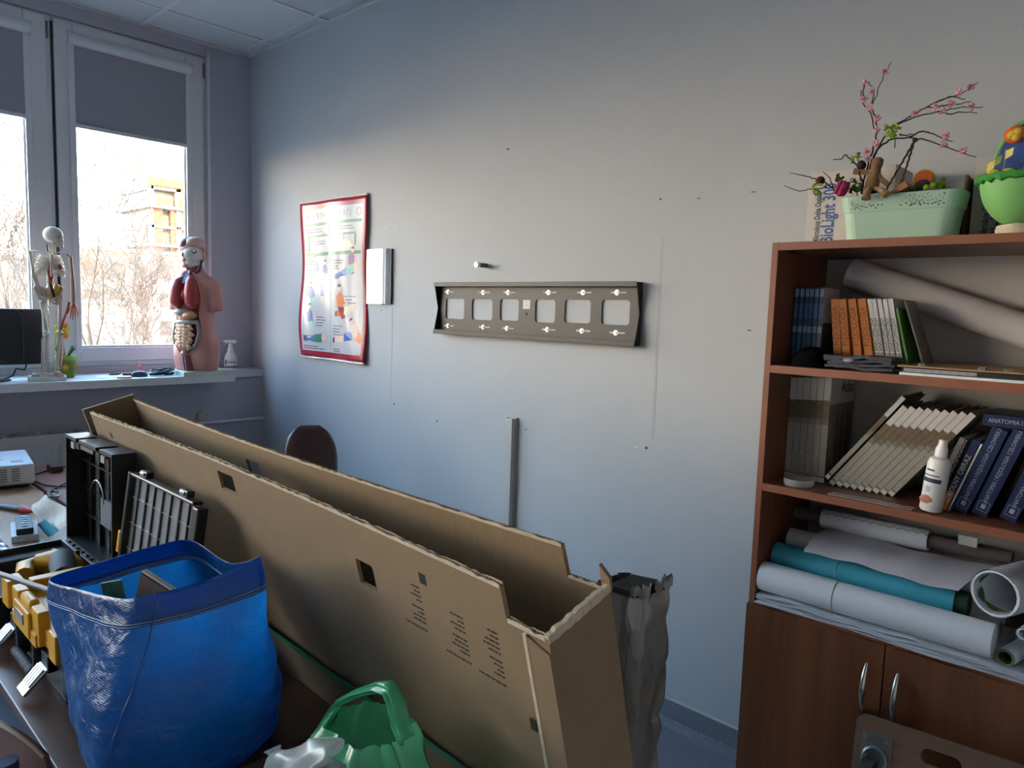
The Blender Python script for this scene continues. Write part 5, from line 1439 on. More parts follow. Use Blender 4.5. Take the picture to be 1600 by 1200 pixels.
bl_patch(f_-0.5, f_+0.3, 0.108, 0.113, M('label_dark', (60,66,84), 0.4), 'label_logo'); bl_patch(f_-0.8, f_+0.8, 0.095, 0.098, M('label_dark', (60,66,84), 0.4), 'label_text')
mb = MB(); mb.ball((0,0,0), (0.016, 0.003, 0.011), 12, 8); mb.v = [tuple(pb0+ax*(0.036*s_)+R_b @ (Vector(v)+Vector((rb0*math.cos(f_), rb0*math.sin(f_), 0)))) for v in mb.v]; mb.build('label_hands', M('label_hands', (206,128,104), 0.5), sb, smooth=True)
bl_patch(f_-0.25, f_+0.2, 0.052, 0.068, M('label_bluegrey', (160,176,196), 0.4), 'label_picture')
# grey spiral binder and school atlas
m_bind = M('binder_grey', (128,122,118), 0.6)
YB_ = 2.10
e_n = (pyl(1580, 668, YB_)-pyl(1518, 790, YB_)); e_n = Vector((e_n.x, 0, e_n.z)).normalized()
nx_ = [-9.0]                 # the next free place along the shelf for this leaning row
def row_place(pb_, th, H):
    x = max(pyl(*pb_, YB_).x, nx_[0]); nx_[0] = x+th/e_n.z+0.0012
    B_ = Vector((x, YB_, SH2+0.02)); return B_, B_+e_n*H
def lean(label, pb_, pt_, th, dep, mat, yy=YB_, **k):
    B_, T_ = row_place(pb_, th, (pyl(*pt_, yy)-pyl(*pb_, yy)).length*0.94); return book(label, B_, T_, th, dep, mat, SH2, **k)
t, q, H = lean('grey spiral bound binder standing behind the white bottle', (1449,781), (1507,668), 0.018, 0.20, m_bind)
for k in range(13):
    mb = MB(); c = q(0.019, 0.03+H*0.9*k/13, -0.002); mb.tube([c+Vector((0.006*math.cos(a*PI/4), 0, 0.006*math.sin(a*PI/4)))+Vector((0,0.004*math.sin(a),0)) for a in range(8)], 0.0012, 5, closed=True); mb.build('spiral_ring', m_dark, t)
m_navy = M('book_navy', (26,38,78), 0.35, var=0.06)
t, q, H = lean('school picture book with navy cover and orange foot beside the blue textbooks', (1468,786), (1529,673), 0.017, 0.20, m_navy, title='SZKOLNY OBRAZ', tmat=M('title_white', (220,218,214), 0.5), tsize=0.017, tpos=0.45, band=[(0.0, 0.26, M('book_orange2', (190,110,56), 0.5))])
lean('thin white booklet leaning against the first blue textbook', (1476,788), (1548,684), 0.004, 0.2, m_bwhite)
m_silver = M('title_silver', (168,176,190), 0.4, metal=0.3)
bb = [((1488,785),(1558,670)), ((1518,790),(1580,668)), ((1562,800),(1624,672))]
for i, (b, tt) in enumerate(bb):
    B_, T_ = row_place(b, 0.0345, 0.232)
    t, q, H = book('%s leaning navy anatomy textbook counted from the white bottle' % ORD[i], B_, T_, 0.0345, 0.19, m_navy, SH2, 'navy anatomy textbooks', title='ANATOMIA I FIZJOLOGIA CZŁOWIEKA', tmat=m_silver, tsize=0.0135, tpos=0.58, tsx=0.85)
    for (a0, a1, b0, b1) in ((0.006,0.030,0.012,0.0128),(0.006,0.030,0.037,0.0378),(0.006,0.0068,0.012,0.0378),(0.0292,0.030,0.012,0.0378),(0.013,0.023,0.019,0.031)):
        MB().hexa([q(a0,b0,-0.0009), q(a1,b0,-0.0009), q(a1,b0,0.0005), q(a0,b0,0.0005), q(a0,b1,-0.0009), q(a1,b1,-0.0009), q(a1,b1,0.0005), q(a0,b1,0.0005)]).build('emblem_line', m_silver, t)
# the textbook lying on top
xa = pyl(1535, 660, YB_).x; zt_ = SH2+0.2300
t = thing('book', 'navy anatomy textbook lying flat on the leaning textbooks', 'book', (xa+0.12, YB_+0.08, zt_), 'navy anatomy textbooks')
MB().box((xa, YB_, zt_), (BX1-0.022, YB_+0.0016, zt_+0.032)).build('spine', m_navy, t); MB().box((xa, YB_, zt_), (BX1-0.022, YB_+0.17, zt_+0.0016)).build('cover', m_navy, t); MB().box((xa, YB_, zt_+0.0304), (BX1-0.022, YB_+0.17, zt_+0.032)).build('cover', m_navy, t); MB().box((xa+0.002, YB_+0.0016, zt_+0.0016), (BX1-0.024, YB_+0.166, zt_+0.0304)).build('pages', m_page, t)
text('spine_title', 'ANATOMIA I FIZJOLOGIA CZŁOWIEKA', 0.0145, m_silver, frame(Vector((xa+0.012, YB_-0.001, zt_+0.016)), Vector((1,0,0)), Vector((0,0,1))), t, 'LEFT', sx=0.85)
# petri dish and jagged plastic strip
p = pyl(1245, 755, 2.065); pd = thing('petri_dish', 'clear round plastic dish at the end of the middle shelf', 'dish', (p.x, 2.09, SH2))
m_clear = thin_glass('clear_plastic', (0.9,0.9,0.9), base=(232,230,228), mixf=0.38)
mb = MB(); mb.lathe([(0,0.001),(0.040,0.001),(0.041,0.016),(0.039,0.016),(0.038,0.003),(0,0.003)], (p.x, 2.08, SH2), 32); mb.build('dish', m_clear, pd, smooth=True)
mb = MB(); mb.lathe([(0.043,0.006),(0.043,0.021),(0,0.021),(0,0.0195),(0.0415,0.0195),(0.0415,0.006)], (p.x, 2.08, SH2), 32); mb.build('lid', m_clear, pd, smooth=True)
A = pyl(1296, 772, 2.045); B = pyl(1427, 790, 2.045)
mb = MB(); pts = [(A.x, 2.030), (B.x, 2.030)]; rj = random.Random(9)
for k in range(14): pts.append((B.x+(A.x-B.x)*k/13, 2.058+rj.uniform(-0.006, 0.008)))
mb.prism(pts, lambda u, v, d: (u, v, d), SH2+0.0003, SH2+0.004)
tag(mb.build('plastic_strip', thin_glass('clear_strip', (0.9,0.88,0.88), base=(206,190,184), mixf=0.45)), 'clear jagged plastic strip lying on the shelf before the atlases', 'plastic strip')

# --- lower compartment : paper rolls
m_wp = M('white_roll', (216,218,224), 0.7, var=0.02, scale=6); m_teal = M('teal_roll', (62,160,180), 0.6, var=0.04, scale=8); m_crm = M('cream_roll', (206,202,196), 0.75)
def rl(u0, v0, y0, u1, v1, y1): return py_(u0, v0, y0), py_(u1, v1, y1)
# flat sheets at the bottom
xl, xr_ = BX0+T+0.004, BX1-T-0.004
labs = ['large white paper sheet at the very bottom of the roll shelf', 'white paper sheet with curled edge on the bottom sheet', 'white paper sheet with torn corner under the big roll', 'topmost white paper sheet right under the big roll']
for k in range(4):
    def shp(a, b, k=k):
        e = 0.004*math.sin(a*14+k*2)*(1-b)+0.003*math.sin(a*31+k)*(1-b)
        return Vector((xl+(xr_-xl)*a, 2.004+0.004*k+0.010*abs(math.sin(a*5+k))+0.30*b, SH3+0.002+0.0065*k+(e if k else abs(e)*0.3)*0.6))
    mb = MB(); mb.sheet(shp, 40, 6, 0.0009); tag(mb.build('paper_sheet', m_paper, smooth=True), labs[k], 'paper')
zr = SH3+0.027
rb_ = 0.043
A, B = Vector((BX0+T+0.006, 2.055, zr+rb_)), Vector((py_(1552, 1010, 2.05).x, 2.05, zr+rb_))
t, u_, w_, d_ = paper_roll('paper_roll', 'big white paper roll with a rubber band in front of the teal roll', A, B, rb_, m_wp)
xm_ = py_(1299, 935, 2.01).x
mb = MB(); mb.tube([Vector((xm_, 0, 0))+Vector((0, 2.053+(rb_+0.0006)*math.cos(a*PI/12), zr+rb_+(rb_+0.0006)*math.sin(a*PI/12))) for a in range(24)], 0.0012, 5, closed=True); mb.build('rubber_band', M('band_tan', (150,140,128), 0.6), t)
mb = MB(); mb.cyl(B-Vector((0.004,0,0)), B+Vector((0.0005,0,0)), rb_-0.002, n=28); mb.build('end_disc', m_wp, t, smooth=True)
rt_ = 0.036
A, B = Vector((BX0+T+0.008, 2.135, zr+0.089)), Vector((py_(1492, 930, 2.11).x, 2.135, zr+0.089))
t, u_, w_, d_ = paper_roll('paper_roll', 'teal paper roll lying behind the big white roll', A, B, rt_+0.004, m_teal, inner=M('roll_dark_green', (28,66,44), 0.6))
xm_ = py_(1303, 895, 2.09).x
mb = MB(); mb.tube([Vector((xm_, 2.135+(rt_+0.0046)*math.cos(a*PI/12), zr+0.089+(rt_+0.0046)*math.sin(a*PI/12))) for a in range(24)], 0.001, 5, closed=True); mb.build('rubber_band', M('band_blue', (150,190,200), 0.6), t)
MB().cyl(B-Vector((0.0,0,0)), B+Vector((0.03,0,0)), rt_-0.004, n=24).build('inner_core', M('roll_dark_green', (28,66,44), 0.6), t, smooth=True)
A, B = Vector((BX0+T+0.02, 2.205, zr+0.128)), Vector((-0.36, 2.205, zr+0.128))
paper_roll('paper_roll', 'cream paper roll behind the teal roll, partly under the loose sheet', A, B, 0.034, m_crm)
paper_roll('paper_roll', 'hidden white roll at the bottom behind the teal roll', Vector((BX0+T+0.02, 2.215, zr+0.046)), Vector((-0.30, 2.215, zr+0.046)), 0.045, m_crm)
# loose sheet draped over the rolls
def drape(a, b):
    x0_ = py_(1262, 845, 2.1).x+0.004*math.sin(b*40); x1_ = py_(1540, 880, 2.1).x-0.045*b
    x = x0_+(x1_-x0_)*a
    y = 2.250-0.178*b
    z = zr+0.1765-0.018*(2*b-1)**2*(1 if b > 0.5 else 0.3)-0.016*b+0.003*math.sin(a*8+b*5)+0.002*math.sin(a*21)
    return Vector((x, y-0.012*a*b, z-0.004*a))
mb = MB(); mb.sheet(drape, 36, 14, 0.0008); tag(mb.build('paper_sheet', M('sheet_lilac', (206,202,208), 0.75, var=0.03), smooth=True), 'loose crumpled paper sheet draped over the teal roll', 'paper')
# roll with the wavy line
A, B = py_(1286, 812, 2.27), py_(1452, 842, 2.27); B.z = A.z = (A.z+B.z)/2
t, u_, w_, d_ = paper_roll('paper_roll', 'white wrapped roll with a wavy printed line at the back', A, B, 0.0295, m_wp)
mb = MB(); P = []
for k in range(121):
    x = A.x+(B.x-A.x)*k/120; an = math.radians(-128)+0.12*math.sin(k*0.62); an = math.radians(138)+0.10*math.sin(k*0.62)
    P.append(Vector((x, A.y-0.0298*math.sin(an), A.z-0.0298*math.cos(an))))
mb.tube(P, 0.0009, 4); mb.build('wavy_line', M('line_brown', (96,70,70), 0.7), t)
t2 = thing('cardboard_tube', 'dark cardboard tube running through the wrapped roll at the back', 'tube', (A+B)/2-Vector((0,0,0.02)))
MB().cyl((BX0+T+0.006, A.y, A.z), (-0.30, A.y, A.z), 0.0195, n=20).build('tube', M('tube_grey', (96,84,82), 0.8), t2, smooth=True)
p = py_(1512, 845, 2.242); MB().box((p.x-0.022, 2.240, p.z-0.014), (p.x+0.022, 2.250, p.z+0.012)).build('label_card', M('card_white', (206,204,202), 0.6), t2)
# big roll with drawings, mouth towards the room
mo_ = py_(1556, 925, 2.06)
A = Vector((mo_.x, 2.045, mo_.z+0.0)); B = A+Vector((0.10, 0.30, 0.0))
rg_ = 0.058
t, u_, w_, d_ = paper_roll('paper_roll', 'wide paper roll with leaf drawings inside its open end', A, B, rg_, m_wp, thick=0.0025)
m_dg = M('drawn_green', (48,84,40), 0.7); m_dy = M('drawn_yellow', (206,170,50), 0.7)
def inpatch(an, ln, w0, w1, mat, nm):
    """leaf shape painted on the inside wall of the roll"""
    mb = MB(); n_ = 10; rr_ = rg_-0.0125; vs = []
    uu = u_; 
    for k in range(n_+1):
        f = k/n_; hw = w0*math.sin(PI*f)
        for s in (-1, 1):
            a = an+ln*(f-0.5)+0; off = 0.022+w1*(f-0.5)+s*hw
            vs.append(A+d_*off+(u_*math.cos(a)+w_*math.sin(a))*rr_)
    mb.add(vs, [(2*k, 2*k+1, 2*k+3, 2*k+2) for k in range(n_)]); return mb.build(nm, mat, t)
dn = math.atan2(Vector((0,0,-1)).dot(w_), Vector((0,0,-1)).dot(u_))
for (o_, l_, a_, b_, m_) in ((0.1, 1.1, 0.010, 0.0, m_dy), (0.1, 1.4, 0.014, 0.004, m_dg), (1.1, 0.9, 0.012, 0.012, m_dg), (-1.0, 0.8, 0.012, -0.008, m_dg), (2.2, 0.9, 0.012, 0.01, m_dg), (-2.0, 0.8, 0.010, 0.01, m_dg)):
    inpatch(dn+o_, l_, a_, b_, m_, 'leaf_drawing')
# small rolls on the right
for (u, v, r_, lab) in ((1600, 990, 0.016, 'narrow white roll resting below the roll with leaf drawings'), (1612, 1018, 0.018, 'narrow white roll at the right beside the big roll end'), (1570, 1036, 0.021, 'narrow white roll with green inside right beside the big roll'), (1610, 1058, 0.013, 'smallest white roll lying at the front edge')):
    p = py_(u, v, 2.03); A = Vector((p.x, 2.025, p.z)); A.z = max(A.z, SH3+0.026+r_) if v > 1000 else A.z
    paper_roll('paper_roll', lab, A, A+Vector((0.06, 0.30, 0)), r_, m_wp, inner=M('roll_inner_green', (110,124,80), 0.7) if v in (1036,) else None)
# ---------------------------------------------------------------- things on top of the bookcase
def zp(zx, zy, y=2.13):      # detail-view pixel -> point at depth y
    return py_(1150+zx/3.529, 60+zy/3.529, y)
m_mbox = M('microscope_carton', (206,198,192), 0.55, var=0.05, scale=18); m_tblue = M('carton_blue', (46,92,150), 0.5); m_tnavy = M('carton_navy', (56,66,96), 0.5)
def carton(x0, lab, big='BioLight 300', w=0.24, y0=2.214):
    t = thing('microscope_carton', lab, 'box', (x0+w/2, 2.27, ZT))
    h = 0.222
    MB().box((x0, y0, ZT), (x0+w, y0+0.16, ZT+h)).build('carton', m_mbox, t, bevel=0.001)
    text('brand_text', big, 0.052, m_tblue, frame(Vector((x0+0.066, y0-0.0008, ZT+0.012)), Vector((0,0,1)), Vector((-1,0,0))), t, 'LEFT', sx=0.66, bold=0.0012)
    text('small_text', 'Mikroskop Delta Optical', 0.024, m_tnavy, frame(Vector((x0+0.034, y0-0.0008, ZT+0.014)), Vector((0,0,1)), Vector((-1,0,0))), t, 'LEFT', sx=0.62, bold=0.0005)
    return t
XC1 = max(BX0+0.002, py_(1257, 377, 2.214).x)
carton(XC1, 'white microscope carton behind the left end of the planter')
carton(py_(1514, 365, 2.246).x, 'white microscope carton behind the green cell model', y0=2.246)
# brown flap board between planter and carton
x_ = py_(1512, 300, 2.215).x
bb_ = thing('brown_carton', 'open dark brown carton standing behind the planter', 'box', (x_, 2.25, ZT))
MB().hexa([(x_-0.01,2.215,ZT),(x_-0.004,2.215,ZT),(x_-0.004,2.36,ZT),(x_-0.01,2.36,ZT),(x_-0.008,2.212,ZT+0.175),(x_-0.002,2.212,ZT+0.175),(x_-0.002,2.36,ZT+0.165),(x_-0.008,2.36,ZT+0.165)]).build('side', M('carton_brown', (104,78,58), 0.8), bb_)
xg = max(py_(1375, 290, 2.2).x, XC1+0.244)
MB().box((xg, 2.235, ZT), (x_-0.0105, 2.240, ZT+0.165)).build('front', M('carton_greywhite', (176,172,170), 0.7), bb_); MB().box((xg, 2.24, ZT), (xg+0.004, 2.36, ZT+0.165)).build('side', M('carton_greywhite', (176,172,170), 0.7), bb_); MB().box((xg, 2.355, ZT), (x_-0.0105, 2.36, ZT+0.18)).build('rear', M('carton_greywhite', (176,172,170), 0.7), bb_)
# planter
m_mint = M('mint_plastic', (168,200,178), 0.38, var=0.02, scale=8)
PXa, PXb = py_(1309, 345, 2.09).x, py_(1499, 335, 2.09).x
pl = thing('planter', 'mint green plastic planter with cut out starburst pattern on the rim', 'planter', ((PXa+PXb)/2, 2.14, ZT))
cx, cy = (PXa+PXb)/2, 2.145
def rrect(hx, hy, r, n=6):
    pts = []
    for (sx, sy, a0) in ((1,1,0),(-1,1,90),(-1,-1,180),(1,-1,270)):
        for k in range(n+1):
            a = math.radians(a0+90*k/n); pts.append((sx*(hx-r)+r*math.cos(a), sy*(hy-r)+r*math.sin(a)))
    return pts
HX = (PXb-PXa)/2
def ringloft(levels):
    mb = MB(); n = len(rrect(1,1,0.1)); rows = []
    for (hx, hy, z) in levels: rows += [(cx+a, cy+b, ZT+z) for a, b in rrect(hx, hy, 0.035)]
    fs = []
    for i in range(len(levels)-1):
        for j in range(n): fs.append((i*n+j, i*n+(j+1) % n, (i+1)*n+(j+1) % n, (i+1)*n+j))
    fs.append(tuple(range(n-1, -1, -1))); fs.append(tuple((len(levels)-1)*n+j for j in range(n)))
    mb.add(rows, fs); return mb
ringloft([(HX-0.016,0.050,0.0),(HX-0.006,0.056,0.078),(HX-0.004,0.057,0.079),(HX-0.0035,0.0575,0.081),(HX+0.003,0.062,0.121),(HX+0.001,0.060,0.122),(HX-0.006,0.054,0.079),(HX-0.018,0.047,0.004)]).build('pot', m_mint, pl)
pot_ = [o for o in pl.children if o.name.startswith('pot')][0]
slits = MB()
MB().box((cx-HX+0.030, cy-0.040, ZT+0.06), (cx+HX-0.030, cy+0.040, ZT+0.10)).build('soil', M('brown_filling', (92,72,54), 0.95, var=0.3, scale=90), pl)
used_ = []
def burst(c0, zc, rad):
    """starburst of slits cut through the front of the rim"""
    for ring_, (r0, r1, n) in enumerate(((0.10,0.32,7),(0.42,0.66,11),(0.76,1.0,16))):
        for k in range(n):
            a = 2*PI*k/n+ring_*0.3
            ra, rb2 = r0*rad, r1*rad
            p = []
            for f, s in ((0,0),(0.5,1),(1,0),(0.5,-1)):
                rr_ = ra+(rb2-ra)*f; w = 0.0021*s
                p.append((c0+rr_*math.cos(a)-w*math.sin(a), zc+rr_*math.sin(a)+w*math.cos(a)))
            if min(v for _, v in p) < 0.0835 or max(v for _, v in p) > 0.1185 or max(abs(u-cx) for u, _ in p) > HX-0.030: continue
            mid = (sum(u for u, _ in p)/4, sum(v for _, v in p)/4)
            if any((mid[0]-q[0])**2+(mid[1]-q[1])**2 < 0.0034**2 for q in used_): continue
            used_.append(mid)
            slits.prism(p, lambda u, v, d: (u, d, ZT+v), cy-0.080, cy-0.030)
for (u, v, r_) in ((1362, 318, 0.030), (1338, 326, 0.022), (1425, 322, 0.032), (1440, 316, 0.028), (1478, 318, 0.030), (1466, 326, 0.02), (1318, 318, 0.024)):
    p = py_(u, v, cy-0.06); burst(p.x, p.z-ZT, r_)
carve(pot_, slits)
# greenery and twigs stuck in the planter: each its own thing
m_twig = M('twig_brown', (70,50,44), 0.85, var=0.2, scale=60); m_blos = M('blossom_pink', (236,172,184), 0.7, var=0.1, scale=120); m_blosc = M('blossom_core', (200,90,116), 0.7)
m_leafg = M('leaf_lime', (140,176,44), 0.5, var=0.15, scale=60); m_leafd = M('leaf_green', (70,112,40), 0.55, var=0.15, scale=60)
def jag(pts, y, amp=0.0015):
    out = []
    for i in range(len(pts)-1):
        a = zp(*pts[i], y); b = zp(*pts[i+1], y)
        for k in range(4): out.append(a+(b-a)*k/4+Vector((rnd.uniform(-amp,amp), rnd.uniform(-amp,amp)*3, rnd.uniform(-amp,amp))))
    out.append(zp(*pts[-1], y)); return out
def taper(n, a, b): return [a+(b-a)*i/(n-1) for i in range(n)]
def blossom(parent, zx, zy, y):
    c = zp(zx, zy, y-0.006); mb = MB()
    rot = Euler((rnd.uniform(-.6,.6), rnd.uniform(-.6,.6), rnd.uniform(0,6))).to_matrix()
    for k in range(5):
        a = 2*PI*k/5
        mb.ball(c+rot @ Vector((0.0062*math.cos(a), 0.0062*math.sin(a)*0.8, 0.0055*math.sin(a*2+1))), (0.0052,0.0045,0.0040), 7, 5, rot)
    b = mb.build('blossom', m_blos, parent, smooth=True)
    mb = MB(); mb.ball(c, 0.004, 7, 5); mb.build('blossom_core', m_blosc, b, smooth=True)
def branch(label, paths, blossoms, y, r0=0.0026):
    t = thing('blossom_branch', label, 'branch', zp(*paths[0][0], y))
    for i, pth in enumerate(paths):
        P = jag(pth, y+0.006*i); mb = MB(); mb.tube(P, taper(len(P), r0 if i == 0 else r0*0.7, 0.0010), 6); mb.build('twig', m_twig, t, smooth=True)
    for (a, b) in blossoms: blossom(t, a, b, y)
branch('upright twig with pink blossoms rising from the planter', [[(690,860),(725,700),(770,560),(778,480),(765,420),(742,383),(775,310),(815,200),(855,130)], [(765,500),(740,410),(700,358),(688,330),(688,285)], [(703,350),(707,262),(712,240)], [(745,383),(765,300),(735,240)]],
       [(823,180),(712,245),(748,292),(703,337),(738,383),(779,440),(775,505),(770,580),(722,620),(728,665),(690,715)], 2.14)
branch('long twig with pink blossoms sweeping upward to the right', [[(705,860),(760,640),(830,520),(900,465),(1000,410),(1100,350),(1230,310),(1335,245)], [(890,475),(1010,425),(1120,405),(1250,380),(1360,378)], [(1050,380),(1180,365),(1295,348)], [(1115,407),(1180,416),(1250,402),(1330,412)], [(1100,352),(1180,320),(1265,335)]],
       [(830,490),(988,413),(1100,377),(1145,400),(1190,360),(1225,298),(1288,270),(1295,372)], 2.155)
branch('arching twig with pink blossoms carrying the little swing', [[(710,860),(760,650),(800,590),(860,556),(950,548),(1050,560),(1150,595),(1230,625),(1325,655)], [(955,545),(1030,510),(1070,520),(1110,540),(1195,568)], [(900,530),(930,535),(985,528)]],
       [(1155,540),(1148,583),(1253,618)], 2.166, 0.0033)
branch('bare dark twig reaching left over the microscope carton', [[(560,850),(500,800),(440,775),(370,755),(295,742)], [(500,815),(470,830),(420,832),(345,840),(265,812)], [(540,830),(520,770),(480,735)]], [], 2.12, 0.0026)
branch('short bent bare twig left of the twine monkey', [[(700,800),(670,700),(605,642),(575,665),(535,668)]], [], 2.11, 0.0024)
# swing
sw = thing('toy_swing', 'little swing of dark braided cord hanging from the arching twig', 'swing', zp(850, 830, 2.11))
for (a, b) in (((990,556),(830,832)), ((985,560),(912,800))):
    A, B = zp(*a, 2.112), zp(*b, 2.10); P = [A+(B-A)*k/30+Vector((0.0010*math.sin(k*1.5), 0.0010*math.cos(k*1.5), 0)) for k in range(31)]
    mb = MB(); mb.tube(P, 0.0026, 6); mb.build('rope', M('braid_brown', (60,42,38), 0.85), sw, smooth=True)
mb = MB(); mb.ball(zp(988, 560, 2.112), (0.007,0.007,0.006), 8, 6); mb.build('knot', M('braid_brown', (60,42,38), 0.85), sw, smooth=True)
A, B = zp(850, 862, 2.095), zp(940, 800, 2.095)
mb = MB(); d = (B-A).normalized(); w = Vector((d.z, 0, -d.x)); mb.hexa([A-w*0.006, A+w*0.006, A+w*0.006+Vector((0,0.03,0)), A-w*0.006+Vector((0,0.03,0)), B-w*0.009, B+w*0.009, B+w*0.009+Vector((0,0.03,0)), B-w*0.009+Vector((0,0.03,0))]); mb.build('seat', M('bark_seat', (168,114,80), 0.8, var=0.15, scale=50), sw)
# twine monkey
mk = thing('twine_monkey', 'small monkey figure wound from brown twine sitting in the planter', 'figure', zp(745, 850, 2.10))
m_twine = M('brown_twine', (166,134,96), 0.85, var=0.1, scale=90)
def limb(name, pts, rad, y=2.124, mat=None):
    """wound-twine limb: tube whose radius ripples along its length"""
    P = [zp(a, b, y+dy) for a, b, dy in pts]; Q = []; R_ = []
    n = 44
    for k in range(n+1):
        f = k/n*(len(P)-1); i = min(len(P)-2, int(f)); g = f-i
        Q.append(P[i]*(1-g)+P[i+1]*g); r_ = rad[i]*(1-g)+rad[i+1]*g; R_.append(1.42*r_*(1+0.06*math.cos(k*PI)))
    mb = MB(); mb.tube(Q, R_, 12); return mb.build(name, mat or m_twine, mk, smooth=True)
limb('head', [(788,655,0),(785,668,0),(778,695,0),(768,725,0)], [0.004,0.0095,0.0100,0.0085])
limb('body', [(768,725,0),(758,770,0),(748,820,0),(742,850,0)], [0.0100,0.0120,0.0125,0.0080])
limb('arm', [(752,742,0),(700,738,-0.006),(650,733,-0.01)], [0.0055,0.0050,0.0060]); limb('arm', [(775,745,0),(805,780,0),(838,805,0)], [0.0055,0.0045,0.0045])
limb('leg', [(738,832,0),(730,836,-0.030),(720,856,-0.062),(716,885,-0.066)], [0.0075,0.0062,0.0066,0.0080]); limb('leg', [(750,836,0),(785,834,-0.030),(815,846,-0.062),(832,862,-0.066)], [0.0070,0.0055,0.0055,0.0066])
# leaf sprigs
def sprig(label, zx, zy, rad, n, mat, y=2.11, sz=0.0085):
    c = zp(zx, zy, y); t = thing('leaf_sprig', label, 'sprig', c-Vector((0,0,rad*0.8)))
    mb = MB(); base = Vector((c.x+0.006, c.y+0.01, max(ZT+0.09, c.z-rad*2.2))); mb.tube([base, (base+c)/2+Vector((0.004,0,0)), c], 0.0016, 5); mb.build('stalk', m_leafd, t)
    for k in range(n):
        a = rnd.uniform(0, 2*PI); r_ = rad*math.sqrt(rnd.random()); q = c+Vector((r_*math.cos(a)/3.529*0+r_*math.cos(a), rnd.uniform(-0.012,0.012), r_*math.sin(a)))
        rot = Euler((rnd.uniform(-1,1), rnd.uniform(-1,1), rnd.uniform(0,6))).to_matrix()
        mb = MB(); mb.ball(q, (sz, sz*0.75, sz*0.22), 8, 5, rot); mb.build('leaf', mat, t, smooth=True)
sprig('lime leaf sprig clipped high on the blossom twigs', 862, 512, 0.019, 18, m_leafg); sprig('leaf sprig above the dark ball by the short bent twig', 668, 660, 0.015, 18, m_leafg, 2.115, 0.006)
sprig('small leaf sprig behind the magenta bud', 565, 765, 0.013, 14, m_leafd, 2.13, 0.006); sprig('lime leaf sprig hanging over the microscope carton text', 450, 830, 0.017, 22, m_leafg, 2.10, 0.0065)
sprig('green leaf sprig between bud and monkey', 655, 815, 0.022, 26, m_leafd, 2.11, 0.008); sprig('lime leaf sprig at the planter end by the brown carton', 1138, 818, 0.020, 20, m_leafg, 2.145, 0.009)
t = thing('fern_tuft', 'dark green fern tuft in the right half of the planter', 'tuft', zp(960, 860, 2.12))
for k in range(46):
    b0 = zp(rnd.uniform(905, 1030), 862, 2.158+rnd.uniform(-0.014, 0.014)); e = b0+Vector((rnd.uniform(-0.016,0.016), rnd.uniform(-0.012,0.01), rnd.uniform(0.014,0.034)))
    mb = MB(); mb.tube([b0, (b0+e)/2+Vector((0,0,0.004)), e], [0.0016,0.0022,0.0006], 5); mb.build('frond', m_leafd if k % 3 else M('leaf_deep', (44,80,36), 0.6), t)
# berries, bud, balls, painted egg
for k, (a, b, lab) in enumerate(((1050,822,'lime berry next to the fern tuft'), (1090,808,'lime berry between the fern and the end sprig'), (1087,846,'lower lime berry touching the planter rim'))):
    mb = MB(); mb.ball(zp(a, b, 2.112+0.004*k), 0.0080, 12, 8); tag(mb.build('berry', m_leafg, smooth=True), lab, 'berry')
mg = thing('magenta_bud', 'large magenta artificial flower bud leaning over the planter rim', 'flower bud', zp(570, 860, 2.095))
R_m = Matrix.Rotation(math.radians(20), 3, 'Y')
mb = MB(); mb.ball(zp(583, 828, 2.095), (0.0155,0.0150,0.022), 16, 12, R_m); mb.build('bud', M('magenta', (176,50,104), 0.75, var=0.15, scale=90, bump=0.3, bscale=300), mg, smooth=True)
for k in range(6):
    a = 2*PI*k/6; c = zp(583, 828, 2.095); mb = MB(); mb.ball(c+R_m @ Vector((0.012*math.cos(a), 0.012*math.sin(a), 0.002)), (0.007,0.007,0.021), 8, 6, R_m); mb.build('petal', M('magenta_d', (160,42,92), 0.75, var=0.15, scale=90), mg, smooth=True)
for (a, b, lab) in ((465,785,'dark brown ball on the left bare twig'), (692,700,'dark brown ball behind the monkey arm')):
    mb = MB(); mb.ball(zp(a, b, 2.12), 0.0125, 14, 10); tag(mb.build('brown_ball', M('cone_brown', (72,44,40), 0.85, var=0.3, scale=120, bump=0.4, bscale=260), smooth=True), lab, 'ball')
eg = thing('felt_ornament', 'round orange and yellow felt ornament lying behind the fern', 'ornament', zp(1030, 800, 2.16))
c = zp(1035, 775, 2.19); mb = MB(); mb.cyl(c+Vector((0,0.01,0)), c, 0.026, n=24); mb.build('disc', M('felt_yellow', (214,164,60), 0.85), eg, smooth=True)
mb = MB(); mb.cyl(c, c-Vector((0,0.004,0)), 0.022, n=24); mb.build('face', M('felt_orange', (206,104,52), 0.85), eg, smooth=True)
mb = MB(); mb.ball(c+Vector((0.0,-0.006,-0.012)), (0.016,0.008,0.010), 12, 8); mb.build('tuft', M('felt_purple', (104,56,84), 0.9), eg, smooth=True)
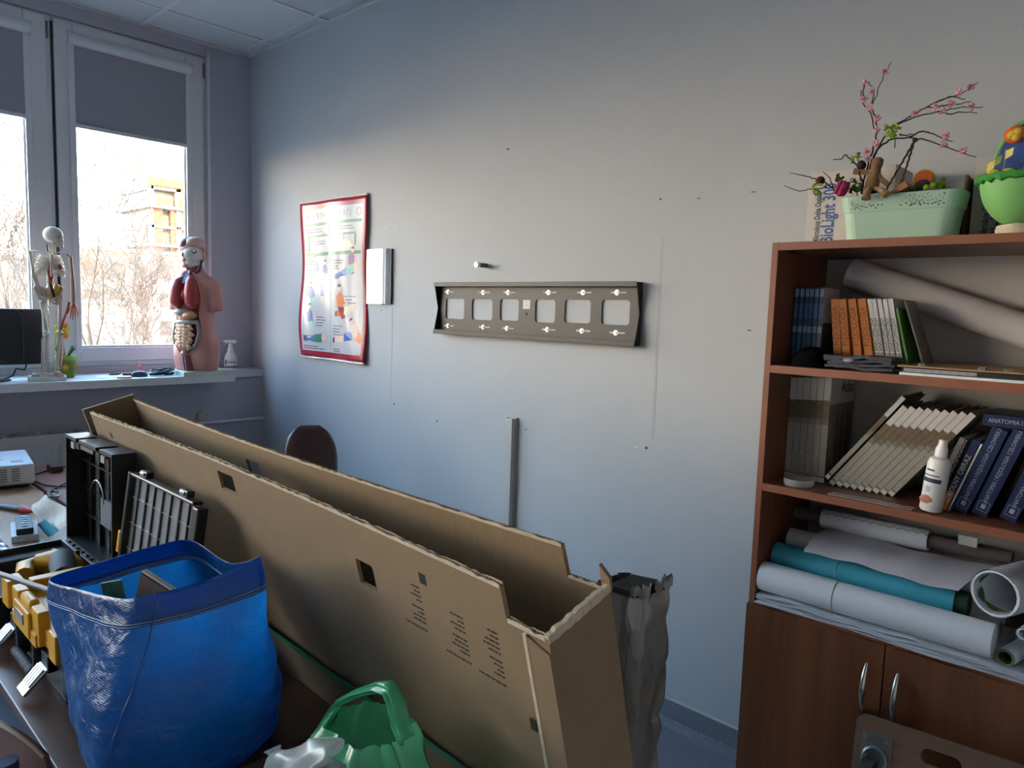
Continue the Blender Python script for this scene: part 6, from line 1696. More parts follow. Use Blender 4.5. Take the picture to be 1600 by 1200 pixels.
# ---- cell model
Y_C = 2.112
cc = py_(1600, 276, Y_C); RC = abs(py_(1532, 276, Y_C).x-cc.x)
cm = thing('cell_model', 'handmade plant cell model, green bowl with an upright blue half', 'cell model', (cc.x, Y_C, ZT+0.02))
m_gb = M('bowl_green', (126,188,110), 0.6, var=0.06, scale=12); m_gr = M('rim_green', (60,150,60), 0.6, var=0.1, scale=30)
zb = ZT+0.022; HB = cc.z-zb
prof_c = [(0.012,0)]+[(RC*math.sin(PI/2*k/10), HB*(1-math.cos(PI/2*k/10))) for k in range(1, 11)]
mb = MB(); mb.lathe(prof_c, (cc.x, Y_C, zb), 36); mb.build('bowl', m_gb, cm, smooth=True, angle=60)
mb = MB(); P = []
for k in range(60):
    a = 2*PI*k/60; P.append(Vector((cc.x+RC*math.cos(a), Y_C+RC*math.sin(a), cc.z-0.006+0.003*math.sin(k*1.9))))
mb.tube(P, [0.010+0.002*math.sin(k*2.3) for k in range(60)], 8, closed=True); mb.build('rim', m_gr, cm, smooth=True)
mb = MB(); mb.cyl((cc.x, Y_C, cc.z-0.012), (cc.x, Y_C, cc.z-0.002), RC*0.93, n=32); mb.build('filling', M('cell_filling', (120,70,80), 0.7, var=0.4, scale=50), cm, smooth=True)
for k, (dx, dy, r_, mat_) in enumerate(((-0.05,-0.05,0.026,'y'),(-0.075,-0.01,0.02,'r'),(-0.02,-0.06,0.022,'y'),(0.03,-0.05,0.025,'r'),(-0.04,0.0,0.025,'p'))):
    mb = MB(); P = [Vector((cc.x+dx+r_*math.cos(a/3)*(0.6+0.25*math.sin(a)), Y_C+dy+0.7*r_*math.sin(a/3), cc.z+0.003+0.002*math.sin(a))) for a in range(19)]
    mb.tube(P, 0.006, 8); mb.build('organelle', {'y': M('clay_yellow', (220,180,50), 0.6), 'r': M('clay_red', (150,60,56), 0.6), 'p': M('clay_purple', (120,70,100), 0.6)}[mat_], cm, smooth=True)
# upright half disc
def half(z0, rr_, y, d, mat, nm):
    mb = MB(); pts = [(cc.x+rr_*math.cos(PI*k/24), cc.z+z0+rr_*2.0*math.sin(PI*k/24)) for k in range(25)]
    mb.prism(pts, lambda u, v, w: (u, w, v), y, y+d); return mb.build(nm, mat, cm, smooth=True)
half(-0.005, RC*0.80, Y_C+0.03, 0.05, m_gr, 'upright_shell')
half(0.0, RC*0.74, Y_C+0.022, 0.010, M('glitter_blue', (36,74,150), 0.5, var=0.5, scale=400, bump=0.4, bscale=700), 'blue_face')
mb = MB(); P = [Vector((cc.x+RC*0.80*math.cos(PI*k/30), Y_C+0.028, cc.z-0.005+RC*1.60*math.sin(PI*k/30)+0.002*math.sin(k*2.1))) for k in range(31)]; mb.tube(P, 0.007, 8); mb.build('shell_rim', m_gb, cm, smooth=True)
c = py_(1586, 210, Y_C+0.02); mb = MB(); mb.ball(c, (0.024,0.010,0.021), 16, 10); nu_ = mb.build('nucleus', M('clay_orange', (226,100,44), 0.6), cm, smooth=True)
for (dx, dz) in ((-0.006,-0.002),(0.006,0.004),(0.004,-0.008)):
    mb = MB(); mb.ball(c+Vector((dx,-0.008,dz)), (0.010,0.006,0.010), 12, 8); mb.build('nucleolus', M('clay_yellow', (232,190,50), 0.6), nu_, smooth=True)
m_flag = M('flag_yellow', (226,216,110), 0.7); m_flag2 = M('flag_olive', (128,136,50), 0.7)
for (u, v, mm, yy) in ((1576, 242, m_flag, Y_C-0.05), (1558, 254, m_flag2, Y_C-0.02), (1547, 262, m_flag, Y_C-0.06), (1606, 262, m_flag, Y_C-0.07)):
    p = py_(u, v, yy); mb = MB(); mb.cyl((p.x-0.008, yy, cc.z-0.004), (p.x-0.006, yy, p.z+0.014), 0.0010, n=6); f_o = mb.build('flag_pin', M('pin_wood', (206,186,150), 0.7), cm)
    mb = MB(); mb.hexa([(p.x-0.007,yy,p.z-0.010),(p.x+0.008,yy-0.004,p.z-0.002),(p.x+0.008,yy-0.003,p.z-0.002),(p.x-0.007,yy+0.001,p.z-0.010),(p.x-0.006,yy,p.z+0.010),(p.x+0.010,yy-0.004,p.z+0.016),(p.x+0.010,yy-0.003,p.z+0.016),(p.x-0.006,yy+0.001,p.z+0.010)]); mb.build('flag', mm, f_o)
rp_ = thing('rope_ring', 'coiled cream rope ring under the green cell bowl', 'rope', (cc.x, Y_C, ZT))
mb = MB(); P = []; RR = abs(py_(1560, 356, Y_C).x-cc.x)
for lay in range(2):
    mb = MB(); P = []
    for k in range(160):
        a = 2*PI*k/160; P.append(Vector((cc.x+(RR-0.004-0.004*lay)*math.cos(a), Y_C+(RR-0.004-0.004*lay)*math.sin(a), ZT+0.0085+0.013*lay+0.0006*math.sin(k*2.4))))
    mb.tube(P, [0.0078+0.0011*math.sin(k*1.3) for k in range(160)], 8, closed=True); mb.build('rope_coil', M('rope_cream', (206,196,172), 0.9, var=0.15, scale=260), rp_, smooth=True)
for k in range(60):
    a = PI+PI*1.0*k/60
    c = Vector((cc.x+(RR+0.002)*math.cos(a), Y_C+(RR+0.002)*math.sin(a), ZT+0.013)); tdir = Vector((-math.sin(a), math.cos(a), 0))
    mb = MB(); mb.tube([c-Vector((0,0,0.011))-tdir*0.004, c+Vector((math.cos(a), math.sin(a), 0))*0.002, c+Vector((0,0,0.012))+tdir*0.004], [0.0018,0.0026,0.0018], 6); mb.build('strand', M('rope_cream', (206,196,172), 0.9, var=0.15, scale=260), rp_, smooth=True)
# ---------------------------------------------------------------- things on the tables
m_tblk = M('toolcase_black', (26,27,30), 0.42, var=0.06, scale=30); m_tyel = M('toolcase_yellow', (222,160,34), 0.42, var=0.04, scale=20); m_foam = M('foam_grey', (64,66,70), 0.9)
m_steel = M('latch_steel', (188,196,200), 0.25, metal=0.9); m_grip = M('grip_rubber', (58,60,66), 0.7)
Z0 = TH
def P4(x0, x1, y0, y1, z0, z1): return MB().box((x0, y0, z0), (x1, y1, z1))
def tray(name, parent, x0, x1, y0, y1, z0, z1, w, mat):
    mb = MB(); mb.box((x0, y0, z0), (x1, y1, z0+w)); mb.box((x0, y0, z0+w), (x0+w, y1, z1)); mb.box((x1-w, y0, z0+w), (x1, y1, z1)); mb.box((x0+w, y0, z0+w), (x1-w, y0+w, z1)); mb.box((x0+w, y1-w, z0+w), (x1-w, y1, z1))
    return mb.build(name, mat, parent, bevel=0.002)
# --- drill case with its lid standing open
AX0, AX1, AY0, AY1, AZ = -2.51, -2.10, 0.365, 0.648, 0.85
ca = thing('drill_case', 'open black tool case with foam inlay and deep upright lid', 'tool case', ((AX0+AX1)/2, (AY0+AY1)/2, Z0))
tray('case_body', ca, AX0, AX1, AY0, AY1, Z0, AZ, 0.010, m_tblk)
P4(AX0+0.010, AX1-0.010, AY0+0.010, AY0+0.085, Z0+0.01, AZ-0.016).build('foam_inlay', m_foam, ca, bevel=0.004)
P4(AX0+0.010, AX0+0.075, AY0+0.085, AY1-0.010, Z0+0.01, AZ-0.016).build('foam_inlay', m_foam, ca, bevel=0.004)
P4(AX0+0.075, AX1-0.01, AY0+0.085, AY1-0.01, Z0+0.01, Z0+0.035).build('foam_floor', m_foam, ca)
mb = MB()
for k in range(9): mb.box((AX0+0.03+0.042*k, AY1-0.002, AZ-0.016), (AX0+0.055+0.042*k, AY1+0.012, AZ+0.004))
mb.box((AX0+0.01, AY1-0.004, AZ-0.012), (AX1-0.01, AY1+0.004, AZ-0.004)); mb.build('hinge', m_tblk, ca)
LT = math.radians(1)     # lid leans back a little
LH, LD = 0.330, 0.062
def la(x, s, d):         # s up the lid from the hinge, d towards the room (inside of the lid)
    return Vector((x+0.008, AY1+0.006+s*math.sin(LT)+(LD-d)*math.cos(LT), AZ+s*math.cos(LT)-(LD-d)*math.sin(LT)))
def lbox(x0, x1, s0, s1, d0, d1): return MB().hexa([la(x0,s0,d0), la(x1,s0,d0), la(x1,s0,d1), la(x0,s0,d1), la(x0,s1,d0), la(x1,s1,d0), la(x1,s1,d1), la(x0,s1,d1)])
lid = lbox(AX0, AX1, 0.0, LH, 0.0, 0.006).build('lid', m_tblk, ca)
for (a, b, c, d) in ((AX0, AX0+0.008, 0.0, LH), (AX1-0.008, AX1, 0.0, LH), (AX0+0.008, AX1-0.008, 0.0, 0.008)): lbox(a, b, c, d, 0.006, LD).build('lid_wall', m_tblk, lid)
for (a, b) in ((AX0+0.008, AX0+0.10), (AX0+0.13, AX1-0.13), (AX1-0.10, AX1-0.008)): lbox(a, b, LH-0.010, LH, 0.006, LD).build('lid_wall', m_tblk, lid)
for x in (AX0+0.06, AX1-0.085):      # pale lettered inlays on the latch seats
    lbox(x, x+0.030, LH-0.034, LH-0.014, LD-0.004, LD+0.0015).build('latch_plate', M('plate_grey', (134,138,142), 0.5), lid)
lbox(AX0+0.10, AX0+0.13, LH-0.03, LH-0.012, 0.006, LD).build('lid_wall', m_tblk, lid); lbox(AX1-0.13, AX1-0.10, LH-0.03, LH-0.012, 0.006, LD).build('lid_wall', m_tblk, lid)
lbox(AX0+0.15, AX1-0.15, LH-0.024, LH-0.012, LD-0.006, LD+0.001).build('grip_recess', M('plate_dark', (70,72,76), 0.5), lid)
for k in range(1, 4): lbox(AX0+0.008, AX1-0.008, LH*k/4-0.0015, LH*k/4+0.0015, 0.006, 0.020).build('rib', m_tblk, lid)
for k in range(1, 5): lbox(AX0+(AX1-AX0)*k/5-0.0015, AX0+(AX1-AX0)*k/5+0.0015, 0.008, LH-0.012, 0.006, 0.018).build('rib', m_tblk, lid)
lbox(AX0+0.20, AX1-0.07, 0.085, 0.165, 0.006, 0.026).build('grey_panel', M('panel_grey', (96,98,104), 0.6), lid)
mb = MB(); mb.tube([la(AX0+0.17+0.06*math.cos(a*PI/8), 0.15+0.06*math.sin(a*PI/8), 0.024) for a in range(9)], 0.004, 6); mb.build('tool_clip', m_tblk, lid, smooth=True)
# --- the drill lying in it
dr = thing('cordless_drill', 'yellow and black cordless drill lying in the open case', 'drill', (-2.30, 0.56, Z0+0.035))
zc = Z0+0.078
mb = MB(); mb.tube([(-2.425,0.535,zc),(-2.40,0.575,zc+0.004),(-2.36,0.595,zc+0.004),(-2.31,0.60,zc)], [0.026,0.034,0.034,0.028], 14); mb.build('motor_housing', m_tyel, dr, smooth=True)
mb = MB(); mb.tube([(-2.350,0.580,zc+0.022),(-2.29,0.566,zc+0.022),(-2.22,0.550,zc+0.014)], [0.032,0.034,0.030], 14); mb.build('grip', m_grip, dr, smooth=True)
mb = MB(); mb.tube([(-2.425,0.535,zc-0.004),(-2.415,0.505,zc-0.006),(-2.36,0.490,zc-0.006)], [0.024,0.026,0.022], 12); mb.build('front_housing', m_tyel, dr, smooth=True)
mb = MB(); mb.cbox((-2.435, 0.505, zc-0.01), (0.030,0.034,0.036)); mb.build('chuck', m_tblk, dr, bevel=0.006)
mb = MB(); mb.cbox((-2.205, 0.540, zc), (0.045,0.07,0.056)); mb.build('battery', m_tyel, dr, bevel=0.008)
for (a, b) in ((-2.415, 0.575), (-2.36, 0.622)): MB().cyl((a, b, zc+0.02), (a, b, zc+0.036), 0.006, n=10).build('screw', m_tblk, dr, smooth=True)
dr.location = dr.location+Vector((0.055, 0.008, 0.004))
# --- yellow fronted organiser box
BX_0, BX_1, BY_0, BY_1 = -2.085, -1.645, 0.408, 0.640
cb2 = thing('organiser_box', 'yellow topped black organiser toolbox with open steel latches', 'tool box', ((BX_0+BX_1)/2, 0.53, Z0))
tray('lower_body', cb2, BX_0, BX_1, BY_0+0.012, BY_1, Z0, 0.842, 0.012, m_tblk)
tray('upper_frame', cb2, BX_0-0.002, BX_1+0.002, BY_0+0.004, BY_1+0.002, 0.842, 0.884, 0.020, m_tyel)
for (a, b, y0, y1, z0, z1) in ((BX_0+0.16, BX_1-0.16, BY_0-0.016, BY_0+0.012, 0.845, 0.905), (BX_0+0.11, BX_0+0.165, BY_0-0.008, BY_0+0.016, 0.842, 0.920), (BX_1-0.165, BX_1-0.11, BY_0-0.008, BY_0+0.016, 0.842, 0.920), (BX_0-0.004, BX_0+0.055, BY_0-0.006, BY_0+0.03, 0.842, 0.910), (BX_1-0.045, BX_1+0.004, BY_0-0.006, BY_0+0.03, 0.842, 0.905), (BX_0+0.12, BX_1-0.12, BY_0-0.012, BY_0+0.02, 0.838, 0.868), (BX_0-0.004, BX_0+0.03, BY_0+0.05, BY_1-0.06, 0.884, 0.892)):
    P4(a, b, y0, y1, z0, z1).build('yellow_block', m_tyel, cb2, bevel=0.003)
mb = MB()
for k in range(3): mb.box((BX_0+0.185+0.028*k, BY_0-0.006, 0.905), (BX_0+0.205+0.028*k, BY_0+0.012, 0.912))
P4(BX_0+0.18, BX_1-0.18, BY_0-0.008, BY_0+0.014, 0.902, 0.925).build('handle_ridge', m_tyel, cb2, bevel=0.008)
P4(BX_0+0.175, BX_0+0.245, BY_0-0.0185, BY_0-0.0155, 0.868, 0.892).build('label_window', M('label_window', (176,160,150), 0.2, var=0.2, scale=60), cb2, bevel=0.002)
for x in (BX_0+0.085, BX_1-0.087):        # latches hanging open
    mb = MB(); mb.hexa([(x-0.026,BY_0-0.052,0.768),(x+0.026,BY_0-0.052,0.768),(x+0.026,BY_0-0.046,0.764),(x-0.026,BY_0-0.046,0.764),(x-0.026,BY_0-0.006,0.812),(x+0.026,BY_0-0.006,0.812),(x+0.026,BY_0,0.808),(x-0.026,BY_0,0.808)]); l = mb.build('latch', m_steel, cb2, bevel=0.002)
    for k in range(4):
        xx = x-0.017+0.0115*k
        MB().hexa([(xx-0.003,BY_0-0.040,0.783),(xx+0.003,BY_0-0.040,0.783),(xx+0.003,BY_0-0.036,0.776),(xx-0.003,BY_0-0.036,0.776),(xx-0.003,BY_0-0.012,0.812),(xx+0.003,BY_0-0.012,0.812),(xx+0.003,BY_0-0.008,0.806),(xx-0.003,BY_0-0.008,0.806)]).build('latch_rib', m_steel, l)
    P4(x-0.024, x+0.024, BY_0-0.004, BY_0+0.014, 0.80, 0.838).build('latch_mount', m_tblk, cb2, bevel=0.002)
for x in (BX_0+0.145, BX_1-0.155): P4(x, x+0.012, BY_0-0.012, BY_0+0.014, 0.765, 0.84).build('handle_post', m_grip, cb2, bevel=0.004)
mb = MB(); P = [(BX_0+0.150+0.14*k/20, BY_0-0.012, 0.775) for k in range(21)]; mb.tube(P, [0.011+0.0016*math.cos(k*PI*0.66) for k in range(21)], 12); mb.build('handle', m_grip, cb2, smooth=True)
for k in range(6): P4(BX_0+0.03+0.065*k, BX_0+0.033+0.065*k, BY_0+0.03, BY_1-0.02, Z0+0.012, 0.85).build('divider', m_tblk, cb2)
for k, (dx, dy, col, lab) in enumerate(((0.06,0.10,(190,186,178),'steel bit holder lying in the first bay of the organiser box'), (0.13,0.14,(170,60,40),'red plastic bit holder lying in the organiser box'), (0.20,0.10,(60,60,64),'black socket lying in the organiser box near the label window'), (0.27,0.12,(196,190,180),'steel driver shaft lying in the organiser box'))):
    mb = MB(); mb.tube([(BX_0+dx, BY_0+dy-0.04, 0.845+0.006*k), (BX_0+dx+0.01, BY_0+dy+0.05, 0.858)], 0.007, 8); tag(mb.build('tool_bit', M('bit_%d' % k, col, 0.35, metal=0.6 if k != 1 else 0), smooth=True), lab, 'tool bit')
# --- clear ribbed lid standing open behind it
m_pclear = thin_glass('clear_lid', (0.86,0.87,0.88), base=(206,206,208), mixf=0.62, rough=0.08)
LT2 = math.radians(7)
TL_ = py_(188, 738, 0.71); TR_ = py_(304, 775, 0.71)
def lb2(x, s, d):
    return Vector((x+0.03+0.04*s, BY_1+0.036+s*math.sin(LT2)-d*math.cos(LT2), 0.868+s*math.cos(LT2)+d*math.sin(LT2)))
def l2box(x0, x1, s0, s1, d0, d1): return MB().hexa([lb2(x0,s0,d0), lb2(x1,s0,d0), lb2(x1,s0,d1), lb2(x0,s0,d1), lb2(x0,s1,d0), lb2(x1,s1,d0), lb2(x1,s1,d1), lb2(x0,s1,d1)])
H2 = 0.272
fr_ = l2box(BX_0, BX_1, 0, 0.014, 0, 0.026).build('lid_frame', m_tblk, cb2)
for (a, b, c, d) in ((BX_0, BX_0+0.016, 0.014, H2), (BX_1-0.030, BX_1, 0.014, H2-0.01), (BX_0+0.016, BX_1-0.030, H2-0.010, H2)): l2box(a, b, c, d, 0, 0.026).build('lid_frame', m_tblk, cb2, bevel=0.004)
l2box(BX_0+0.016, BX_1-0.030, 0.014, H2-0.010, 0.006, 0.008).build('clear_panel', m_pclear, cb2)
for k in range(7):
    x = BX_0+0.05+0.052*k; w = 0.006 if k % 2 else 0.004
    l2box(x, x+w, 0.014, H2-0.010, 0.008, 0.013).build('lid_rib', m_tblk, cb2)
for k in range(1, 4): l2box(BX_0+0.016, BX_1-0.030, H2*k/4, H2*k/4+0.002, 0.008, 0.012).build('cross_rib', M('rib_clear', (150,150,152), 0.3), cb2)
for x in (BX_0+0.07, BX_1-0.12):
    l2box(x, x+0.045, H2-0.004, H2+0.016, 0.002, 0.022).build('lid_catch', m_tblk, cb2, bevel=0.004); l2box(x+0.010, x+0.035, H2+0.004, H2+0.013, 0.022, 0.026).build('catch_plate', m_steel, cb2, bevel=0.002)
l2box(BX_0-0.012, BX_0+0.004, 0.05, 0.11, 0.004, 0.028).build('side_clip', m_tyel, cb2, bevel=0.003)
# --- thin steel rod resting across
mb = MB(); mb.tube([(-2.30,0.33,0.929), (-1.999,0.383,0.944), (-1.66,0.442,0.972), (-1.618,0.449,0.974)], 0.0065, 10); tag(mb.build('steel_rod', M('rod_grey', (72,66,62), 0.5), smooth=True), 'thin grey rod lying from the yellow organiser box into the blue bag', 'rod')

# --- big blue woven bag
def woven(name, col):
    m = M(name, col, 0.30, var=0.05, scale=10, bump=0.0, spec=0.6)
    nt = m.node_tree; b = nt.nodes['Principled BSDF']
    tc = nt.nodes.new('ShaderNodeTexCoord'); w1 = nt.nodes.new('ShaderNodeTexWave'); w1.bands_direction = 'Z'; w1.inputs['Scale'].default_value = 90; w1.inputs['Distortion'].default_value = 1.5
    n1 = nt.nodes.new('ShaderNodeTexNoise'); n1.inputs['Scale'].default_value = 26; n1.inputs['Detail'].default_value = 5; n1.inputs['Distortion'].default_value = 0.8
    nt.links.new(tc.outputs['Object'], w1.inputs['Vector']); nt.links.new(tc.outputs['Object'], n1.inputs['Vector'])
    b1 = nt.nodes.new('ShaderNodeBump'); b1.inputs['Strength'].default_value = 0.25; b1.inputs['Distance'].default_value = 0.0008
    b2 = nt.nodes.new('ShaderNodeBump'); b2.inputs['Strength'].default_value = 0.8; b2.inputs['Distance'].default_value = 0.010
    nt.links.new(w1.outputs['Fac'], b1.inputs['Height']); nt.links.new(n1.outputs['Fac'], b2.inputs['Height']); nt.links.new(b1.outputs[0], b2.inputs['Normal']); nt.links.new(b2.outputs[0], b.inputs['Normal'])
    tr = nt.nodes.new('ShaderNodeBsdfTranslucent'); tr.inputs[0].default_value = (*lin((16,140,240)), 1)
    mx = nt.nodes.new('ShaderNodeMixShader'); mx.inputs[0].default_value = 0.28
    out = nt.nodes['Material Output']; nt.links.new(b.outputs[0], mx.inputs[1]); nt.links.new(tr.outputs[0], mx.inputs[2]); nt.links.new(mx.outputs[0], out.inputs[0])
    return m
m_blue = woven('blue_woven', (12,84,146)); m_blued = woven('blue_woven_band', (14,76,132))
rim_px = [(77,905,0.385), (130,922,0.395), (190,935,0.41), (235,928,0.44), (320,905,0.52), (405,868,0.60), (357,880,0.655), (300,845,0.65), (245,853,0.585), (150,880,0.475)]
rim = [py_(a, b, c) for a, b, c in rim_px]
base = [Vector(v) for v in ((-1.385,0.415,Z0),(-1.345,0.385,Z0),(-1.30,0.375,Z0),(-1.25,0.378,Z0),(-1.215,0.44,Z0),(-1.212,0.57,Z0),(-1.250,0.655,Z0),(-1.325,0.685,Z0),(-1.392,0.65,Z0),(-1.400,0.51,Z0))]
def cr_(pts, t):
    n = len(pts); i = int(t*n) % n; f = t*n-int(t*n)
    p0, p1, p2, p3 = pts[i-1], pts[i], pts[(i+1) % n], pts[(i+2) % n]
    return 0.5*((2*p1)+(p2-p0)*f+(2*p0-5*p1+4*p2-p3)*f*f+(3*p1-p0-3*p2+p3)*f*f*f)
def bagpt(a, b):
    """a round the bag, b up the bag"""
    lo = cr_(base, a % 1.0); hi = cr_(rim, a % 1.0)
    c = Vector((-1.32, 0.53, 0))
    p = lo*(1-b)+hi*b
    f = 0.5*(1-math.cos(PI*b)) if b < 1 else 1
    p.x = lo.x*(1-f)+hi.x*f; p.y = lo.y*(1-f)+hi.y*f
    out = Vector((p.x-c.x, p.y-c.y, 0)); L = out.length or 1; out /= L
    bulge = (0.020+0.022*max(0, out.y))*math.sin(PI*b)**0.8 + 0.012*math.sin(PI*min(1, b*1.6))
    wr = 0.010*mnoise.noise(Vector((p.x*9, p.y*9, p.z*14)))+0.005*mnoise.noise(Vector((p.x*24, p.y*24, p.z*40)))
    wr += 0.006*math.sin(b*26+a*9)*max(0, 0.35-b)/0.35
    p = p+out*(bulge+wr*(1 if b > 0.04 else 0)*(1-0.6*b**6))
    return p
bg = thing('blue_shopping_bag', 'big open blue woven plastic bag standing on the brown table', 'bag', (-1.32, 0.53, Z0))
mb = MB(); mb.sheet(lambda a, b: bagpt(a, b*0.90), 90, 46); 
mb.add([bagpt(k/40, 0.0) for k in range(40)], [tuple(range(40))])
mb.build('bag_body', m_blue, bg, smooth=True, angle=180)
mb = MB(); mb.sheet(lambda a, b: bagpt(a, 0.86+0.14*b)+(Vector((bagpt(a,0.9).x+1.36, bagpt(a,0.9).y-0.53, 0)).normalized()*0.0025), 90, 8, 0.0012); mb.build('rim_band', m_blued, bg, smooth=True, angle=180)
m_stitch = M('white_stitch', (176,196,216), 0.6)
for lv in (0.868, 0.880):
    mb = MB(); mb.tube([bagpt(k/120, lv)+(Vector((bagpt(k/120,0.9).x+1.36, bagpt(k/120,0.9).y-0.53, 0)).normalized()*0.0040) for k in range(120)], 0.0005, 4, closed=True); mb.build('stitch_line', m_stitch, bg)
    mb = MB(); mb.tube([bagpt(k/120, lv)-(Vector((bagpt(k/120,0.9).x+1.36, bagpt(k/120,0.9).y-0.53, 0)).normalized()*0.0012) for k in range(120)], 0.0008, 4, closed=True); mb.build('stitch_line', m_stitch, bg)
mb = MB(); mb.tube([bagpt(0.315, k/40)+Vector((0.002,-0.003,0)) for k in range(3, 41)], 0.0016, 5); mb.build('side_seam', m_blued, bg)
# contents glimpsed inside
p = py_(160, 925, 0.46); q_ = Vector((-1.425, 0.495, p.z+0.052))
t = thing('notebook', 'dark notebook corner poking up inside the blue bag', 'notebook', q_-Vector((0,0,0.18)))
Rn = Matrix.Rotation(0.35, 3, 'Z') @ Matrix.Rotation(0.3, 3, 'Y')
mb = MB(); mb.cbox(q_-Vector((0,-0.02,0.082)), (0.085,0.018,0.15), Rn); mb.build('cover', M('notebook_brown', (86,64,52), 0.6), t); mb = MB(); mb.cbox(q_-Vector((0,-0.02,0.080)), (0.087,0.010,0.154), Rn); mb.build('pages', m_page, t)
p = py_(140, 905, 0.43); p = Vector((-1.485, 0.475, p.z-0.005))
mb = MB(); mb.cbox(p-Vector((0,0,0.07)), (0.045,0.004,0.13), Matrix.Rotation(0.6, 3, 'Z') @ Matrix.Rotation(-0.25, 3, 'Y')); tag(mb.build('leaf_card', M('leaf_print', (74,110,60), 0.5, var=0.5, scale=50)), 'green printed card sticking up inside the blue bag', 'card')

# --- things on the far light table
zt0 = TH
pr = thing('video_projector', 'white video projector with vent grilles on the light table', 'projector', (-3.93, 0.72, zt0))
Rz = Matrix.Rotation(math.radians(-8), 3, 'Z'); c = Vector((-3.905, 0.730, zt0+0.064)); m_prw = M('projector_white', (208,210,214), 0.4, var=0.02); m_vent_shade = M('vent_shade_grey', (120,124,128), 0.5)
mb = MB(); mb.cbox(c, (0.37, 0.30, 0.092), Rz); mb.build('housing', m_prw, pr, bevel=0.012)
mb = MB(); mb.cbox(c-Vector((0,0,0.05)), (0.33, 0.26, 0.018), Rz); mb.build('underside', m_tblk, pr, bevel=0.004)
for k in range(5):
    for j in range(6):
        q = c+Rz @ Vector((0.1855, -0.105+0.046*k, -0.026+0.0105*j)); mb = MB(); mb.cbox(q, (0.003, 0.030, 0.0055), Rz); mb.build('vent_slot_shade', m_vent_shade, pr)  # grey bars: shade inside the vent slots put in as colour
mb = MB(); mb.cbox(c+Rz @ Vector((0.11, 0.09, 0.047)), (0.05, 0.045, 0.002), Rz); mb.build('control_panel', M('panel_pale', (170,172,172), 0.4), pr, bevel=0.002)
for k in range(3): mb = MB(); mb.cbox(c+Rz @ Vector((0.05, -0.02+0.03*k, 0.047)), (0.012,0.010,0.003), Rz); mb.build('button', m_prw, pr)
for (a, b) in ((0.13, 0.1), (-0.13, 0.1), (0.13, -0.1), (-0.13, -0.1)):
    q = c+Rz @ Vector((a, b, 0)); MB().cyl((q.x, q.y, zt0), (q.x, q.y, zt0+0.012), 0.012, n=12).build('foot', m_tblk, pr, smooth=True)
mb = MB(); q = c+Rz @ Vector((-0.186, 0.03, 0.0)); mb.cyl(q, q+Rz @ Vector((-0.02,0,0)), 0.035, n=20); mb.build('lens', M('lens_dark', (20,22,30), 0.1), pr, smooth=True)
m_cab = M('black_cable', (28,28,30), 0.4)
for i, (pts, lab) in enumerate((([(56,741),(75,735),(98,730),(112,728)], 'thin black cable lying across the red desk nearest the radiator'), ([(54,752),(70,758),(88,760),(104,760)], 'black cable leaving the projector over the red desk'), ([(70,772),(82,766),(95,758),(110,752)], 'short curved black cable near the red desk edge'))):
    mb = MB(); mb.tube([pz(a, b, TH+0.003) for a, b in pts], 0.004, 6); tag(mb.build('black_cable', m_cab, smooth=True), lab, 'cable')
mb = MB(); mb.tube([pz(84+9*math.cos(k*0.7), 800-28+5*math.sin(k*0.7), TH+0.006+0.0012*k) for k in range(22)], 0.005, 6); tag(mb.build('cable_bundle', m_cab, smooth=True), 'tangled black cable bundle at the edge of the red desk', 'cable')
c = pz(86, 735, TH); t = thing('power_adapter', 'small dark power adapter block on the red desk by the radiator', 'adapter', c)
mb = MB(); mb.cbox(c+Vector((0,0,0.014)), (0.09,0.05,0.028)); mb.build('block', M('adapter_dark', (70,44,40), 0.5), t, bevel=0.004)
# small clutter
def flatbox(name, lab, cat, c, s, rz, mat, parts=()):
    t = thing(name, lab, cat, c)
    mb = MB(); mb.cbox(Vector(c)+Vector((0,0,s[2]/2)), s, Matrix.Rotation(rz, 3, 'Z')); mb.build('body', mat, t, bevel=min(0.003, s[2]/4)); return t
c = Vector((-2.655, 0.745, zt0)); t = flatbox('small_carton', 'small white carton standing beside the open drill case lid', 'box', c, (0.07,0.075,0.085), 0.3, M('carton_white', (206,206,206), 0.6, var=0.04, scale=40))
for k in range(4): mb = MB(); mb.cbox(c+Matrix.Rotation(0.3,3,'Z') @ Vector((0.036, -0.005, 0))+Vector((0,0,0.022+0.013*k)), (0.001,0.05-0.008*(k % 2),0.004), Matrix.Rotation(0.3,3,'Z')); mb.build('print_line', M('carton_print', (186,150,150) if k % 2 else (130,140,160), 0.6), t)
c = Vector((-3.02, 0.66, zt0))
t = thing('torn_packet', 'torn white blister packet with teal end leaning on the clutter', 'packet', c)
def torn(a, b): return py_(57+44*a, 783+44*a, 0.71)+Vector((0.0,0.012*b,0.0))+(py_(64,778,0.71)-py_(52,790,0.71))*(1.4*(b-0.5))*(1+0.5*a)+Vector((0,-0.008*math.sin(a*9),0.003*math.sin(b*9)))
mb = MB(); mb.sheet(lambda a, b: torn(a*0.95, b), 10, 6, 0.002); mb.build('card', M('packet_white', (206,200,190), 0.6, var=0.12, scale=70), t, smooth=True)
mb = MB(); mb.sheet(lambda a, b: py_(66+18*a, 815+20*a, 0.70)+(py_(72,815,0.70)-py_(60,822,0.70))*(b-0.5)*(1.1)+Vector((0,-0.004,0)), 6, 4, 0.002); mb.build('teal_end', M('packet_teal', (60,150,170), 0.4), t, smooth=True)
c = pz(38, 822, zt0+0.03); c.z = zt0
t = flatbox('parts_tray', 'long pale plastic parts tray under the black remote', 'tray', c, (0.20,0.08,0.024), -0.2, M('tray_pale', (196,196,200), 0.35))
t = flatbox('remote_control', 'black remote control with grey buttons on the pale tray', 'remote', c+Vector((0,0.0,0.0245)), (0.19,0.05,0.022), -0.2, m_tblk)
